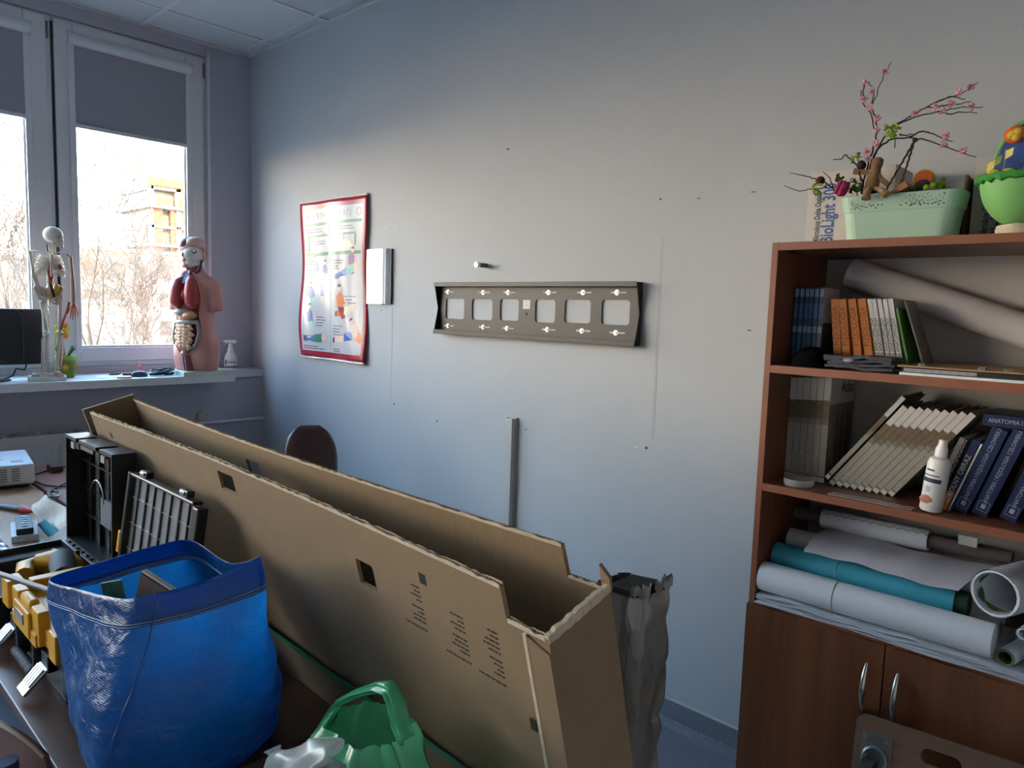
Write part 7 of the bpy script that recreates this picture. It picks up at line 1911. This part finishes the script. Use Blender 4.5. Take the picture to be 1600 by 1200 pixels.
for k in range(5): mb = MB(); mb.cbox(c+Vector((0,0,0.048))+Matrix.Rotation(-0.2,3,'Z') @ Vector((-0.06+0.03*k, 0.0, 0)), (0.014,0.018,0.004), Matrix.Rotation(-0.2,3,'Z')); mb.build('button', M('button_grey', (176,180,184), 0.4), t, bevel=0.001)
c = pz(5, 818, zt0+0.03); c.z = zt0; c.y -= 0.05; c.x -= 0.165
t = flatbox('marker_box', 'dark red and pink flat box beside the remote control', 'box', c, (0.17,0.07,0.04), -0.15, M('box_crimson', (150,30,60), 0.4)); mb = MB(); mb.cbox(c+Vector((0,0,0.0415)), (0.168,0.068,0.003), Matrix.Rotation(-0.15,3,'Z')); mb.build('lid', M('box_pink', (190,120,150), 0.4), t)
c = pz(28, 800, zt0); t = thing('safety_knife', 'black tool with a red tip lying behind the remote control', 'tool', c)
mb = MB(); mb.tube([c+Vector((-0.12,-0.05,0.012)), c+Vector((0,0,0.014)), c+Vector((0.02,0.01,0.014))], [0.012,0.014,0.012], 10); mb.build('grip', m_tblk, t, smooth=True)
mb = MB(); mb.tube([c+Vector((0.02,0.01,0.014)), c+Vector((0.08,0.035,0.014))], [0.017,0.006], 10); mb.build('tip', M('tip_red', (186,44,50), 0.4), t, smooth=True)
# clear bag of fittings
m_bagc = thin_glass('clear_bag', (0.92,0.94,0.96), base=(214,224,236), mixf=0.40, rough=0.08)
c = pz(28, 846, zt0); mb = MB()
mb.sheet(lambda a, b: Vector((c.x-0.06+0.19*a, c.y-0.16+0.12*b, zt0+0.004+0.03*math.sin(PI*a)*math.sin(PI*b)+0.010*abs(mnoise.noise(Vector((a*6, b*6, 1)))))), 22, 16, 0.001)
t = tag(mb.build('clear_bag', m_bagc, smooth=True), 'crumpled clear plastic bag lying before the tool case', 'bag')

# --- green strap end lying on the table
mb = MB(); q = [pz(398,1115,TH+0.0005), pz(434,1166,TH+0.0005)]; d = (q[1]-q[0]).normalized(); w = Vector((-d.y, d.x, 0))*0.006
a_, b_ = q[0]-d*0.10, q[1]+d*0.08; b_.x = min(b_.x, -1.203)
mb.hexa([a_-w, b_-w, b_+w, a_+w]+[v+Vector((0,0,0.0012)) for v in (a_-w, b_-w, b_+w, a_+w)]); tag(mb.build('strap_piece', M('strap_dark_green', (36,74,54), 0.4)), 'loose dark green strap end lying on the table beside the blue bag', 'strap')
# ---------------------------------------------------------------- chairs, bags, foil, dolly
# office chair behind the box
oc = Vector((-3.05, 1.86, 0)); m_leather = M('brown_leather', (64,42,42), 0.28, var=0.1, scale=30, bump=0.08, bscale=200)
ch = thing('office_chair', 'brown leather office chair pushed behind the cardboard box', 'chair', oc)
fu, fw_ = viewframe(oc)
ct = py_(475, 663, oc.y).z
def bk_(a, b):       # padded back, rounded top
    x = (2*a-1); hw = 0.135*(1-0.06*b)*(1 if b < 0.6 else math.sqrt(max(0.02, 1-((b-0.6)/0.42)**2.6)))
    return oc+fu*(x*hw-0.02)+Vector((0,0,ct-0.46+0.46*b))+fw_*(0.035*(1-x*x)**0.5*(1-b**8)-0.05*(1-b)*0+0.03*math.sin(b*3)-0.05)
mb = MB(); mb.sheet(bk_, 18, 22, 0.055); mb.build('backrest', m_leather, ch, smooth=True, angle=180)
mb = MB(); mb.lathe([(0,0),(0.21,0),(0.24,0.03),(0.24,0.06),(0.20,0.09),(0,0.10)], oc+Vector((0,0,0.43))+fw_*0.20, 28, 1, 1); mb.build('seat', m_leather, ch, smooth=True)
mb = MB(); mb.tube([oc+fw_*0.18+Vector((0,0,0.43)), oc-fw_*0.06+Vector((0,0,0.45)), oc-fw_*0.07+Vector((0,0,ct-0.30))], 0.016, 8); mb.build('back_bar', m_tubeb, ch, smooth=True)
MB().cyl(oc+fw_*0.2+Vector((0,0,0.10)), oc+fw_*0.2+Vector((0,0,0.43)), 0.025, n=14).build('gas_column', m_tubeb, ch, smooth=True)
for k in range(5):
    a = 2*PI*k/5; e = oc+fw_*0.2+Vector((0.28*math.cos(a), 0.28*math.sin(a), 0.07)); mb = MB(); mb.tube([oc+fw_*0.2+Vector((0,0,0.11)), e], [0.024,0.016], 8); l = mb.build('leg', m_tubeb, ch, smooth=True)
    mb = MB(); mb.cyl(e+Vector((-0.012,0,-0.043)), e+Vector((0.012,0,-0.043)), 0.027, n=14); mb.build('caster', m_tubeb, l, smooth=True)
# school chairs
m_ply = wood('plywood_brown', (104,68,48), (134,92,66), 0, rough=0.35); m_capb = M('cap_blue', (34,58,96), 0.45); m_plyedge = M('ply_edge', (176,150,120), 0.6)
def school_chair(lab, c, rz):
    """c: point on the floor under the seat centre; the chair faces local +Y"""
    t = thing('school_chair', lab, 'chair', c)
    R_ = Matrix.Rotation(rz, 3, 'Z'); L = lambda x, y, z: c+R_ @ Vector((x, y, z))
    mb = MB(); mb.sheet(lambda a, b: L(-0.19+0.38*a, -0.18+0.37*b, 0.455-0.012*math.sin(PI*a)+0.012*(b**4)*-2), 14, 14, 0.009); mb.build('seat', m_ply, t, smooth=True)
    def bp_(a, b):
        x = (2*a-1); hh = 0.09*(1-0.45*abs(x)**4)
        return L(0.19*x, -0.215-0.030*(1-x*x)-0.02*b, 0.775+hh*(2*b-1)*0.95)
    mb = MB(); mb.sheet(bp_, 20, 10, 0.009); br = mb.build('backrest', m_ply, t, smooth=True)
    mb = MB(); mb.tube([bp_(k/20, 1.0)+Vector((0,0,0.0008)) for k in range(21)], 0.0035, 6); mb.build('edge', m_plyedge, br, smooth=True)
    for s in (-1, 1):
        mb = MB(); mb.tube([L(s*0.165,-0.20,0.01), L(s*0.155,-0.205,0.45), L(s*0.150,-0.262,0.70), L(s*0.150,-0.272,0.80)], 0.0125, 10); l = mb.build('rear_leg', m_tubeb, t, smooth=True)
        mb = MB(); mb.cyl(L(s*0.150,-0.2715,0.795), L(s*0.150,-0.2735,0.822), 0.0165, n=12); mb.build('end_cap', m_capb, l, smooth=True)
        mb = MB(); mb.tube([L(s*0.165,0.16,0.01), L(s*0.155,0.14,0.44)], 0.0125, 10); mb.build('front_leg', m_tubeb, t, smooth=True)
        mb = MB(); mb.tube([L(s*0.155,0.14,0.435), L(s*0.155,-0.205,0.435)], 0.0125, 10); mb.build('side_rail', m_tubeb, t, smooth=True)
    mb = MB(); mb.tube([L(-0.155,0.0,0.435), L(0.155,0.0,0.435)], 0.0115, 10); mb.build('cross_rail', m_tubeb, t, smooth=True)
    return L
rzc = math.radians(12)
pc_ = pz(62, 1160, 0.845)
R_ = Matrix.Rotation(rzc, 3, 'Z')
c1 = Vector((pc_.x, pc_.y, 0))-R_ @ Vector((0.178, -0.235, 0)); school_chair('brown plywood school chair tucked under the table below the toolbox', c1, rzc)
c2 = Vector((-0.865, 0.565, 0)); school_chair('brown plywood school chair holding the green plastic bag', c2, math.radians(-4))
# green carrier bag on that chair
def film(name, col, mixf=0.72):
    return thin_glass(name, (0.75,0.95,0.85), base=col, mixf=mixf, rough=0.16)
m_grn = film('green_film', (112,206,160), 0.84); m_grn2 = film('green_film_deep', (92,196,144), 0.88); m_wfilm = thin_glass('white_film', (0.9,0.92,0.95), base=(214,218,222), mixf=0.55, rough=0.3)
gc = Vector((-0.845, 0.575, 0.462))
gbg = thing('carrier_bag', 'green plastic carrier bag standing on the chair before the box', 'bag', gc)
top_c = py_(575, 1138, 0.60)
def gbag(a, b):
    an = 2*PI*a; z = gc.z+0.004+(top_c.z-gc.z-0.0)*b
    wob = mnoise.noise(Vector((math.cos(an)*2.2, math.sin(an)*2.2, b*4.5)))*0.020+mnoise.noise(Vector((math.cos(an)*6, math.sin(an)*6, b*9)))*0.010
    r_ = 0.150*(0.85+0.22*math.sin(PI*min(1, b*1.1)))*(1 if b < 0.72 else max(0.30, 1-0.52*((b-0.72)/0.28)**1.6))
    return gc+Vector(((r_+wob)*math.cos(an)*1.05, (r_*0.86+wob)*math.sin(an), 0))+Vector(((top_c.x-gc.x)*b**2, (top_c.y-gc.y)*b**2, z-gc.z+0.012*mnoise.noise(Vector((an, b*3, 2)))*b))
mb = MB(); mb.sheet(gbag, 60, 40); mb.build('bag_body', m_grn, gbg, smooth=True, angle=180)
hp = [(492,1168),(504,1136),(524,1102),(556,1084),(588,1075),(606,1080),(617,1106),(622,1132),(634,1158)]
P = [py_(a, b, 0.60) for a, b in hp]; Q = [P[min(len(P)-1, int(k/4))]*(1-(k % 4)/4)+P[min(len(P)-1, int(k/4)+1)]*((k % 4)/4) for k in range(4*(len(P)-1)+1)]
wd = [0.018,0.0085,0.0065,0.0065,0.0085,0.0135,0.0165,0.0180,0.022]
W_ = [wd[min(8, int(k/4))]*(1-(k % 4)/4)+wd[min(8, int(k/4)+1)]*((k % 4)/4) for k in range(len(Q))]
def hnd(a, b):
    i = a*(len(Q)-1); k = int(round(i)); q = Q[k]; t_ = (Q[min(k+1, len(Q)-1)]-Q[max(k-1, 0)]).normalized(); nn = t_.cross(Vector((0,1,0))).normalized()
    s = 2*b-1
    return q+nn*W_[k]*s+Vector((0, 0.012*(s*s)-0.006+0.004*math.sin(b*14+a*9), 0))
mb = MB(); mb.sheet(hnd, len(Q)-1, 10, 0.0012); mb.build('handle', m_grn2, gbg, smooth=True, angle=180)
# pale translucent bag draped beside it
def wbag(a, b):
    p = py_(412+120*a, 1176-20*math.sin(a*PI*0.62)+62*b, 0.50-0.06*b+0.02*math.sin(a*7))
    return p+Vector((0.004*math.sin(b*17+a*6), 0.010*math.sin(a*15+b*8), 0.004*math.sin(a*11)))
mb = MB(); mb.sheet(wbag, 30, 14, 0.001); tag(mb.build('clear_bag', m_wfilm, smooth=True, angle=180), 'pale translucent plastic bag hanging over the chair back by the green bag', 'bag')
# foil wrapped bundle behind the box
m_foil = M('silver_foil', (150,148,144), 0.34, metal=0.6, var=0.08, scale=12, bump=0.9, bscale=22)
fc = Vector((-0.885, 1.36, 0)); ftz = py_(1000, 918, 1.36).z
fb = thing('foil_bundle', 'crumpled silver foil wrapped bundle standing behind the box end', 'bundle', fc)
xr0 = py_(1022, 910, 1.36).x
def foil(a, b):
    an = 2*PI*a; z = ftz*b
    ex = xr0-fc.x+0.03*(1-b)+0.012*math.sin(b*9)
    sq = lambda v: math.copysign(abs(v)**0.55, v)
    n_ = 0.016*mnoise.noise(Vector((math.cos(an)*2, math.sin(an)*2, z*6)))+0.010*mnoise.noise(Vector((math.cos(an)*5, math.sin(an)*5, z*15)))
    return fc+Vector((ex*sq(math.cos(an))+n_, 0.07*sq(math.sin(an))+n_, z))
mb = MB(); mb.sheet(foil, 56, 70); mb.build('wrapping', m_foil, fb, smooth=False)
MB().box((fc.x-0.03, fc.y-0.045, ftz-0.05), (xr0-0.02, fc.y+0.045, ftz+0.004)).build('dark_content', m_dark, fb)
for k in range(5):       # crumpled lip
    mb = MB(); a0 = 0.88+0.06*k; mb.sheet(lambda a, b: foil((a0+0.05*a) % 1.0, 1.0)+Vector((0.004*math.sin(a*9), 0, 0.022*b+0.006*math.sin(a*13+k))), 6, 3, 0.001); mb.build('foil_lip', m_foil, fb)
# --- furniture dolly leaning on the cupboard
m_dol = wood('dolly_ply', (112,84,66), (132,102,82), 0, rough=0.45); m_dedge = M('dolly_edge', (176,152,124), 0.6)
TLd = py_(1343, 1111, 1.93); e1 = (py_(1600, 1195, 1.93)-TLd).normalized(); e1 = Vector((e1.x, 0, e1.z)).normalized()
e2 = Vector((-e1.z*0.97*0-0.02, -0.30, -0.95)); e2 = (e2-e1*e2.dot(e1)).normalized()
nd = e1.cross(e2).normalized()
if nd.y > 0: nd = -nd
dl = thing('furniture_dolly', 'brown plywood furniture dolly leaning against the cupboard doors', 'dolly', (TLd.x+0.3, 1.8, 0))
def D_(u, v, w): return TLd+e1*u+e2*v+nd*w
hgt = TLd.z/abs(e2.z)-0.004; wid = 0.60
outer = []
for (cx_, cy_, a0) in ((0.025,0.025,180),(wid-0.025,0.025,270),(wid-0.025,hgt-0.025,0),(0.025,hgt-0.025,90)):
    for k in range(6):
        a = math.radians(a0+18*k); outer.append((cx_+0.025*math.cos(a), cy_+0.025*math.sin(a)))
# slot position
def du(px_, py__):
    d = ray(px_, py__); k = (TLd-Vector((0,0,CAM_H))).dot(nd)/d.dot(nd); p = Vector((0,0,CAM_H))+d*k-TLd; return p.dot(e1), p.dot(e2)
s0 = du(1441, 1172); s1 = du(1502, 1198)
sx0, sx1, sv = s0[0], s1[0]+0.004, (s0[1]+s1[1])/2+0.004; sh = 0.018
mb = MB()
th_ = 0.016
hole = []
for k in range(13): a = PI/2+PI*k/12; hole.append((sx0+sh+sh*math.cos(a), sv+sh*math.sin(a)))
for k in range(13): a = -PI/2+PI*k/12; hole.append((sx1-sh+sh*math.cos(a), sv+sh*math.sin(a)))
# board assembled from bands round the slot
bands = [[(0,0.0),(wid,0.0),(wid,sv-sh),(0,sv-sh)], [(0,sv+sh),(wid,sv+sh),(wid,hgt),(0,hgt)], [(0,sv-sh),(sx0+sh,sv-sh)]+[(sx0+sh+sh*math.cos(PI*1.5-PI*k/10), sv+sh*math.sin(PI*1.5-PI*k/10)) for k in range(1, 10)]+[(sx0+sh,sv+sh),(0,sv+sh)], [(sx1-sh,sv-sh),(wid,sv-sh),(wid,sv+sh),(sx1-sh,sv+sh)]+[(sx1-sh+sh*math.cos(PI/2-PI*k/10), sv+sh*math.sin(PI/2-PI*k/10)) for k in range(1, 10)]]
bands[0] = [(0.025+0.025*math.cos(math.radians(180+15*k)), 0.025+0.025*math.sin(math.radians(180+15*k))) for k in range(7)]+[(wid-0.025,0.0),(wid,0.025),(wid,sv-sh),(0,sv-sh)]
for b in bands: mb.prism(b, lambda u, v, w: D_(u, v, w), 0, th_)
mb.build('board', m_dol, dl)
q0 = du(1355, 1140); q1 = du(1394, 1156)
cxp = (q0[0]+q1[0])/2; cyp = q0[1]+0.045; pw = 0.034; ph = 0.045
mb = MB(); mb.hexa([D_(cxp-pw,cyp+ph,th_), D_(cxp+pw,cyp+ph,th_), D_(cxp+pw,cyp+ph,th_+0.003), D_(cxp-pw,cyp+ph,th_+0.003), D_(cxp-pw,cyp-ph,th_), D_(cxp+pw,cyp-ph,th_), D_(cxp+pw,cyp-ph,th_+0.003), D_(cxp-pw,cyp-ph,th_+0.003)]); pt_ = mb.build('caster_plate', M('galvanised', (134,142,142), 0.35, metal=0.8, var=0.1), dl, bevel=0.001)
for (a, b) in ((-1,-1),(1,-1),(-1,1),(1,1)): mb = MB(); mb.cyl(D_(cxp+a*0.024,cyp+b*0.034,th_+0.002), D_(cxp+a*0.024,cyp+b*0.034,th_+0.008), 0.0065, n=6); mb.build('bolt', m_steel, pt_)
mb = MB(); mb.tube([D_(cxp+0.026*math.cos(k*PI/12), cyp+0.014+0.026*math.sin(k*PI/12), th_+0.006) for k in range(24)], 0.006, 8, closed=True); mb.build('swivel_ring', M('galvanised', (134,142,142), 0.35, metal=0.8, var=0.1), dl, smooth=True)
for s in (-1, 1):
    mb = MB(); mb.hexa([D_(cxp+s*0.019-0.0015,cyp+0.004,th_+0.006), D_(cxp+s*0.019+0.0015,cyp+0.004,th_+0.006), D_(cxp+s*0.019+0.0015,cyp+0.04,th_+0.006), D_(cxp+s*0.019-0.0015,cyp+0.04,th_+0.006), D_(cxp+s*0.019-0.0015,cyp+0.036,th_+0.062), D_(cxp+s*0.019+0.0015,cyp+0.036,th_+0.062), D_(cxp+s*0.019+0.0015,cyp+0.056,th_+0.062), D_(cxp+s*0.019-0.0015,cyp+0.056,th_+0.062)]); mb.build('fork', M('galvanised', (134,142,142), 0.35, metal=0.8, var=0.1), dl)
mb = MB(); mb.tube([D_(cxp-0.016,cyp+0.046,th_+0.048), D_(cxp-0.014,cyp+0.046,th_+0.048), D_(cxp+0.014,cyp+0.046,th_+0.048), D_(cxp+0.016,cyp+0.046,th_+0.048)], [0.032,0.036,0.036,0.032], 24); mb.build('wheel', M('wheel_grey', (58,58,58), 0.5), dl, smooth=True)
# ---------------------------------------------------------------- outdoors
GZ = -6.0
m_ground = M('outdoor_ground', (112,100,84), 0.95, var=0.35, scale=0.3)
struct(MB().box((-600, -400, GZ-0.3), (-5.2, 400, GZ)).build('ground', m_ground))
m_conc = M('raw_concrete', (138,132,126), 0.9, var=0.1, scale=0.6); m_brick = M('brick_infill', (150,84,60), 0.9, var=0.2, scale=1.5)
m_yel = M('yellow_formwork', (190,150,50), 0.7); m_facade = M('grey_facade', (136,130,124), 0.9, var=0.08, scale=0.3); m_win = M('dark_window', (50,48,52), 0.3)
m_white = M('white_facade', (206,200,188), 0.8, var=0.05, scale=1); m_crane = M('crane_paint', (150,130,110), 0.6)
# tower block under construction
X = -126
a = pxx(236, 290, X); b = pxx(305, 290, X)
y0, y1, zt = a.y, b.y+6, a.z
cbd = thing('unfinished_tower', 'tall concrete tower block under construction with brick infill', 'building', (X-6, (y0+y1)/2, GZ))
nf = int((zt-GZ)/3.1)
for i in range(nf+1):
    z = zt-3.1*i
    MB().box((X-14, y0-(0.8 if i % 2 else 0), z-0.45), (X+(1.2 if i % 2 else 0), y1, z)).build('floor_slab', m_conc, cbd)
MB().box((X-14, y0+0.2, GZ), (X-2.2, y1-0.2, zt-0.5)).build('inner_core', m_conc, cbd)
for k in range(4):
    y = y0+(y1-y0)*k/3
    MB().box((X-0.8, y-0.4, GZ), (X, y+0.4, zt)).build('column', m_conc, cbd)
for i in range(nf):
    z = zt-3.1*(i+1)
    for k in range(3):
        ya = y0+(y1-y0)*k/3; w = (y1-y0)/3
        if (i+k) % 3 == 0 and i < 3: continue
        MB().box((X-0.6, ya+0.4, z), (X-0.3, ya+w*0.42, z+2.65)).build('brick_panel', m_brick, cbd)
        MB().box((X-0.6, ya+w*0.72, z), (X-0.3, ya+w-0.4, z+2.65)).build('brick_panel', m_brick, cbd)
MB().box((X-10, y0+0.5, zt), (X-1, y0+6.5, zt+2.2)).build('lift_core', m_conc, cbd)
MB().box((X-0.5, y0-0.5, zt+0.1), (X+0.4, y1, zt+1.4)).build('safety_screen', m_yel, cbd)
for k in range(3): MB().box((X-0.2, y0+1+3.5*k, zt-3.0), (X+0.6, y0+3.2+3.5*k, zt-1.8)).build('safety_screen', m_yel, cbd)
# crane
X = -150
a = pxx(190, 263, X); b = pxx(340, 262, X)
cr_ = thing('tower_crane', 'pale tower crane jib reaching out above the unfinished tower', 'crane', (X, b.y+8, GZ))
mb = MB(); L = b.y+8-a.y; nseg = 22
for i in range(nseg):
    ya = a.y+L*i/nseg; yb = a.y+L*(i+1)/nseg; h = 3.0 if i > 1 else 1.6
    mb.tube([(X,ya,a.z),(X,yb,a.z)], 0.42, 5); mb.tube([(X,ya,a.z+h),(X,yb,a.z+3.0 if i else a.z+3.0)], 0.32, 5); mb.tube([(X,ya,a.z),(X,(ya+yb)/2,a.z+h)], 0.26, 4); mb.tube([(X,(ya+yb)/2,a.z+h),(X,yb,a.z)], 0.26, 4)
j = mb.build('jib', m_crane, cr_); j['kind'] = 'stuff'
mb = MB(); mb.cbox((X+1, a.y+L*0.62, a.z-0.8), (1.6, 3.2, 1.4)); mb.build('trolley', M('crane_orange', (210,110,50), 0.6), cr_, bevel=0.2)
MB().box((X-0.9, b.y+7, GZ), (X+0.9, b.y+9, a.z+6)).build('mast', m_crane, cr_)
# long grey block
X = -78
a = pxx(112, 388, X); b = pxx(330, 372, X)
gb_ = thing('grey_apartment_block', 'long grey block with rows of windows behind the bare trees', 'building', (X-6, (a.y+b.y)/2, GZ))
MB().box((X-12, a.y, GZ), (X, b.y+20, a.z)).build('wall', m_facade, gb_)
MB().box((X-12.4, a.y-0.3, a.z), (X+0.3, b.y+20, a.z+0.35)).build('roof_edge', m_conc, gb_)
wm = None
for i in range(4):
    for k in range(16):
        yc = a.y+1.6+2.3*k; zc = a.z-1.7-2.9*i
        if zc-0.8 < GZ: continue
        if wm is None:
            wm = MB().box((-0.05,-0.6,-0.75), (0.06,0.6,0.75)).build('window', m_win, gb_); wo = wm
        else:
            wo = wm.copy(); COL.objects.link(wo); wo.parent = gb_
        wo.matrix_parent_inverse = gb_.matrix_basis.inverted(); wo.location = (X, yc, zc)
# pale lower block further left
X = -95
a = pxx(-60, 400, X); b = pxx(75, 396, X)
pb = thing('pale_far_block', 'pale far block glimpsed through the window behind the skeleton', 'building', (X-5, (a.y+b.y)/2, GZ))
MB().box((X-10, a.y, GZ), (X, b.y, a.z)).build('wall', m_facade, pb)
MB().box((X-10.3, a.y-0.3, a.z), (X+0.3, b.y+0.3, a.z+0.4)).build('roof_edge', m_conc, pb)
# sunlit pavilion
X = -46
a = pxx(128, 474, X); b = pxx(190, 510, X)
pv = thing('sunlit_pavilion', 'low pavilion with a bright sunlit front behind the branches', 'building', (X-3, (a.y+b.y)/2, GZ))
MB().box((X-6, a.y, GZ), (X, b.y, a.z)).build('wall', m_white, pv)
MB().box((X-6.2, a.y-0.3, a.z), (X+0.4, b.y+0.3, a.z+0.25)).build('roof', m_conc, pv)
for k in range(4): MB().box((X, a.y+0.2+(b.y-a.y)*k/4, b.z), (X+0.08, a.y+0.05+(b.y-a.y)*(k+1)/4, a.z-0.3)).build('panel', m_white, pv)
# parked cars
m_tyre = M('tyre', (30,30,32), 0.8)
def car(x, y, col, lab):
    t = thing('parked_car', lab, 'car', (x, y, GZ), 'cars parked below the trees')
    m = M('car_paint_%d_%d_%d' % col, col, 0.3, coat=0.5)
    mb = MB(); mb.prism([(-2.1,0.3),(2.1,0.3),(2.15,0.8),(1.2,0.95),(0.7,1.45),(-1.2,1.45),(-1.8,0.95),(-2.15,0.85)], lambda u, v, d: (x+u, y+d, GZ+v), -0.85, 0.85); mb.build('body', m, t, bevel=0.08)
    MB().box((x-1.15, y-0.87, GZ+0.98), (x+0.65, y+0.87, GZ+1.36)).build('windows', m_win, t)
    for u in (-1.35, 1.35):
        for s in (-1, 1): MB().cyl((x+u, y+s*0.7, GZ+0.33), (x+u, y+s*0.9, GZ+0.33), 0.33, n=14).build('wheel', m_tyre, t, smooth=True)
for (u, col, lab) in ((192, (176,40,36), 'red car parked beside the pale car under the trees'), (218, (200,196,190), 'pale car parked between two red cars'), (246, (150,36,40), 'dark red car parked at the end of the row')):
    q = pz(u, 541, GZ); car(q.x, q.y, col, lab)
# bare trees
def tree(name, label, px_, X, top, seed, mat, lean=(0, 0), spread=1.0, group='bare trees outside the windows', levels=5, r0=0.20, split=0.25):
    base = pxx(px_, 450, X); base = Vector((X, base.y, GZ))
    rg = random.Random(seed)
    t = thing(name, label, 'tree', base, group)
    tw = MB(); br = MB()
    def grow(p, d, L, r, lev):
        n = 4 if lev > 1 else 3
        pts = [p]; q = p.copy(); dd = d.copy()
        for i in range(n):
            dd = (dd+Vector((rg.uniform(-.16,.16), rg.uniform(-.16,.16), rg.uniform(-.05,.15)))).normalized()
            q = q+dd*(L/n); pts.append(q.copy())
        rad = [max(r*(1-0.55*i/n), 0.0045 if X > -20 else 0.008) for i in range(n+1)]
        (br if lev >= levels-1 else tw).tube(pts, rad, 6 if lev >= levels-1 else (4 if lev > 1 else 3), cap=False)
        if lev == 0: return
        k = rg.choice((3, 4, 4)) if lev > 1 else rg.choice((3, 4))
        for i in range(k):
            f = rg.uniform(0.35, 1.0) if i else 1.0
            idx = min(n, max(1, int(round(f*n))))
            az = rg.uniform(0, 2*PI); el = rg.uniform(0.35, 0.8)*spread
            ax = dd.orthogonal().normalized(); ax.rotate(Matrix.Rotation(az, 3, dd))
            nd = dd.copy(); nd.rotate(Matrix.Rotation(el, 3, ax)); nd.z += 0.12; nd.normalize()
            grow(pts[idx], nd, L*rg.uniform(0.58, 0.8), max(0.0065 if X > -20 else 0.011, rad[idx]*rg.uniform(0.5, 0.68)), lev-1)
    H = top-GZ
    grow(base, Vector((lean[0], lean[1], 1)).normalized(), H*0.42, r0, levels)
    br.build('trunk', mat, t, smooth=True)
    w = tw.build('twigs', mat, t, smooth=True); w['kind'] = 'stuff'
m_bark = M('brown_bark', (112,90,70), 0.9, var=0.15, scale=3); m_bark2 = M('grey_bark', (100,84,70), 0.9, var=0.15, scale=3)
tree('bare_tree', 'large bare tree close to the window nearest the corner', 100, -14.0, 3.8, 11, m_bark, (0.0, 0.22), 1.0)
tree('bare_tree', 'bare tree outside the window behind the skeleton and monitor', 0, -28.0, 5.5, 23, m_bark2, (0.0, 0.05), 0.95)
tree('bare_tree', 'bare tree between the close tree and the sunlit pavilion', 195, -34, 6.0, 5, m_bark, (0, 0.1), 1.1)
tree('bare_tree', 'bare tree standing in front of the unfinished tower', 266, -58, 7.0, 31, m_bark2, (0, -0.1), 1.1)
tree('bare_tree', 'slender bare tree in front of the pale far block', 40, -38, 7.0, 44, m_bark, (0, 0), 1.0)
tree('bare_tree', 'bare tree in front of the long grey block', 150, -70, 6.5, 58, m_bark, (0, 0), 1.15)
tree('bare_tree', 'bare tree standing before the parked cars', 236, -24, 3.6, 71, m_bark, (0, 0.15), 1.15)
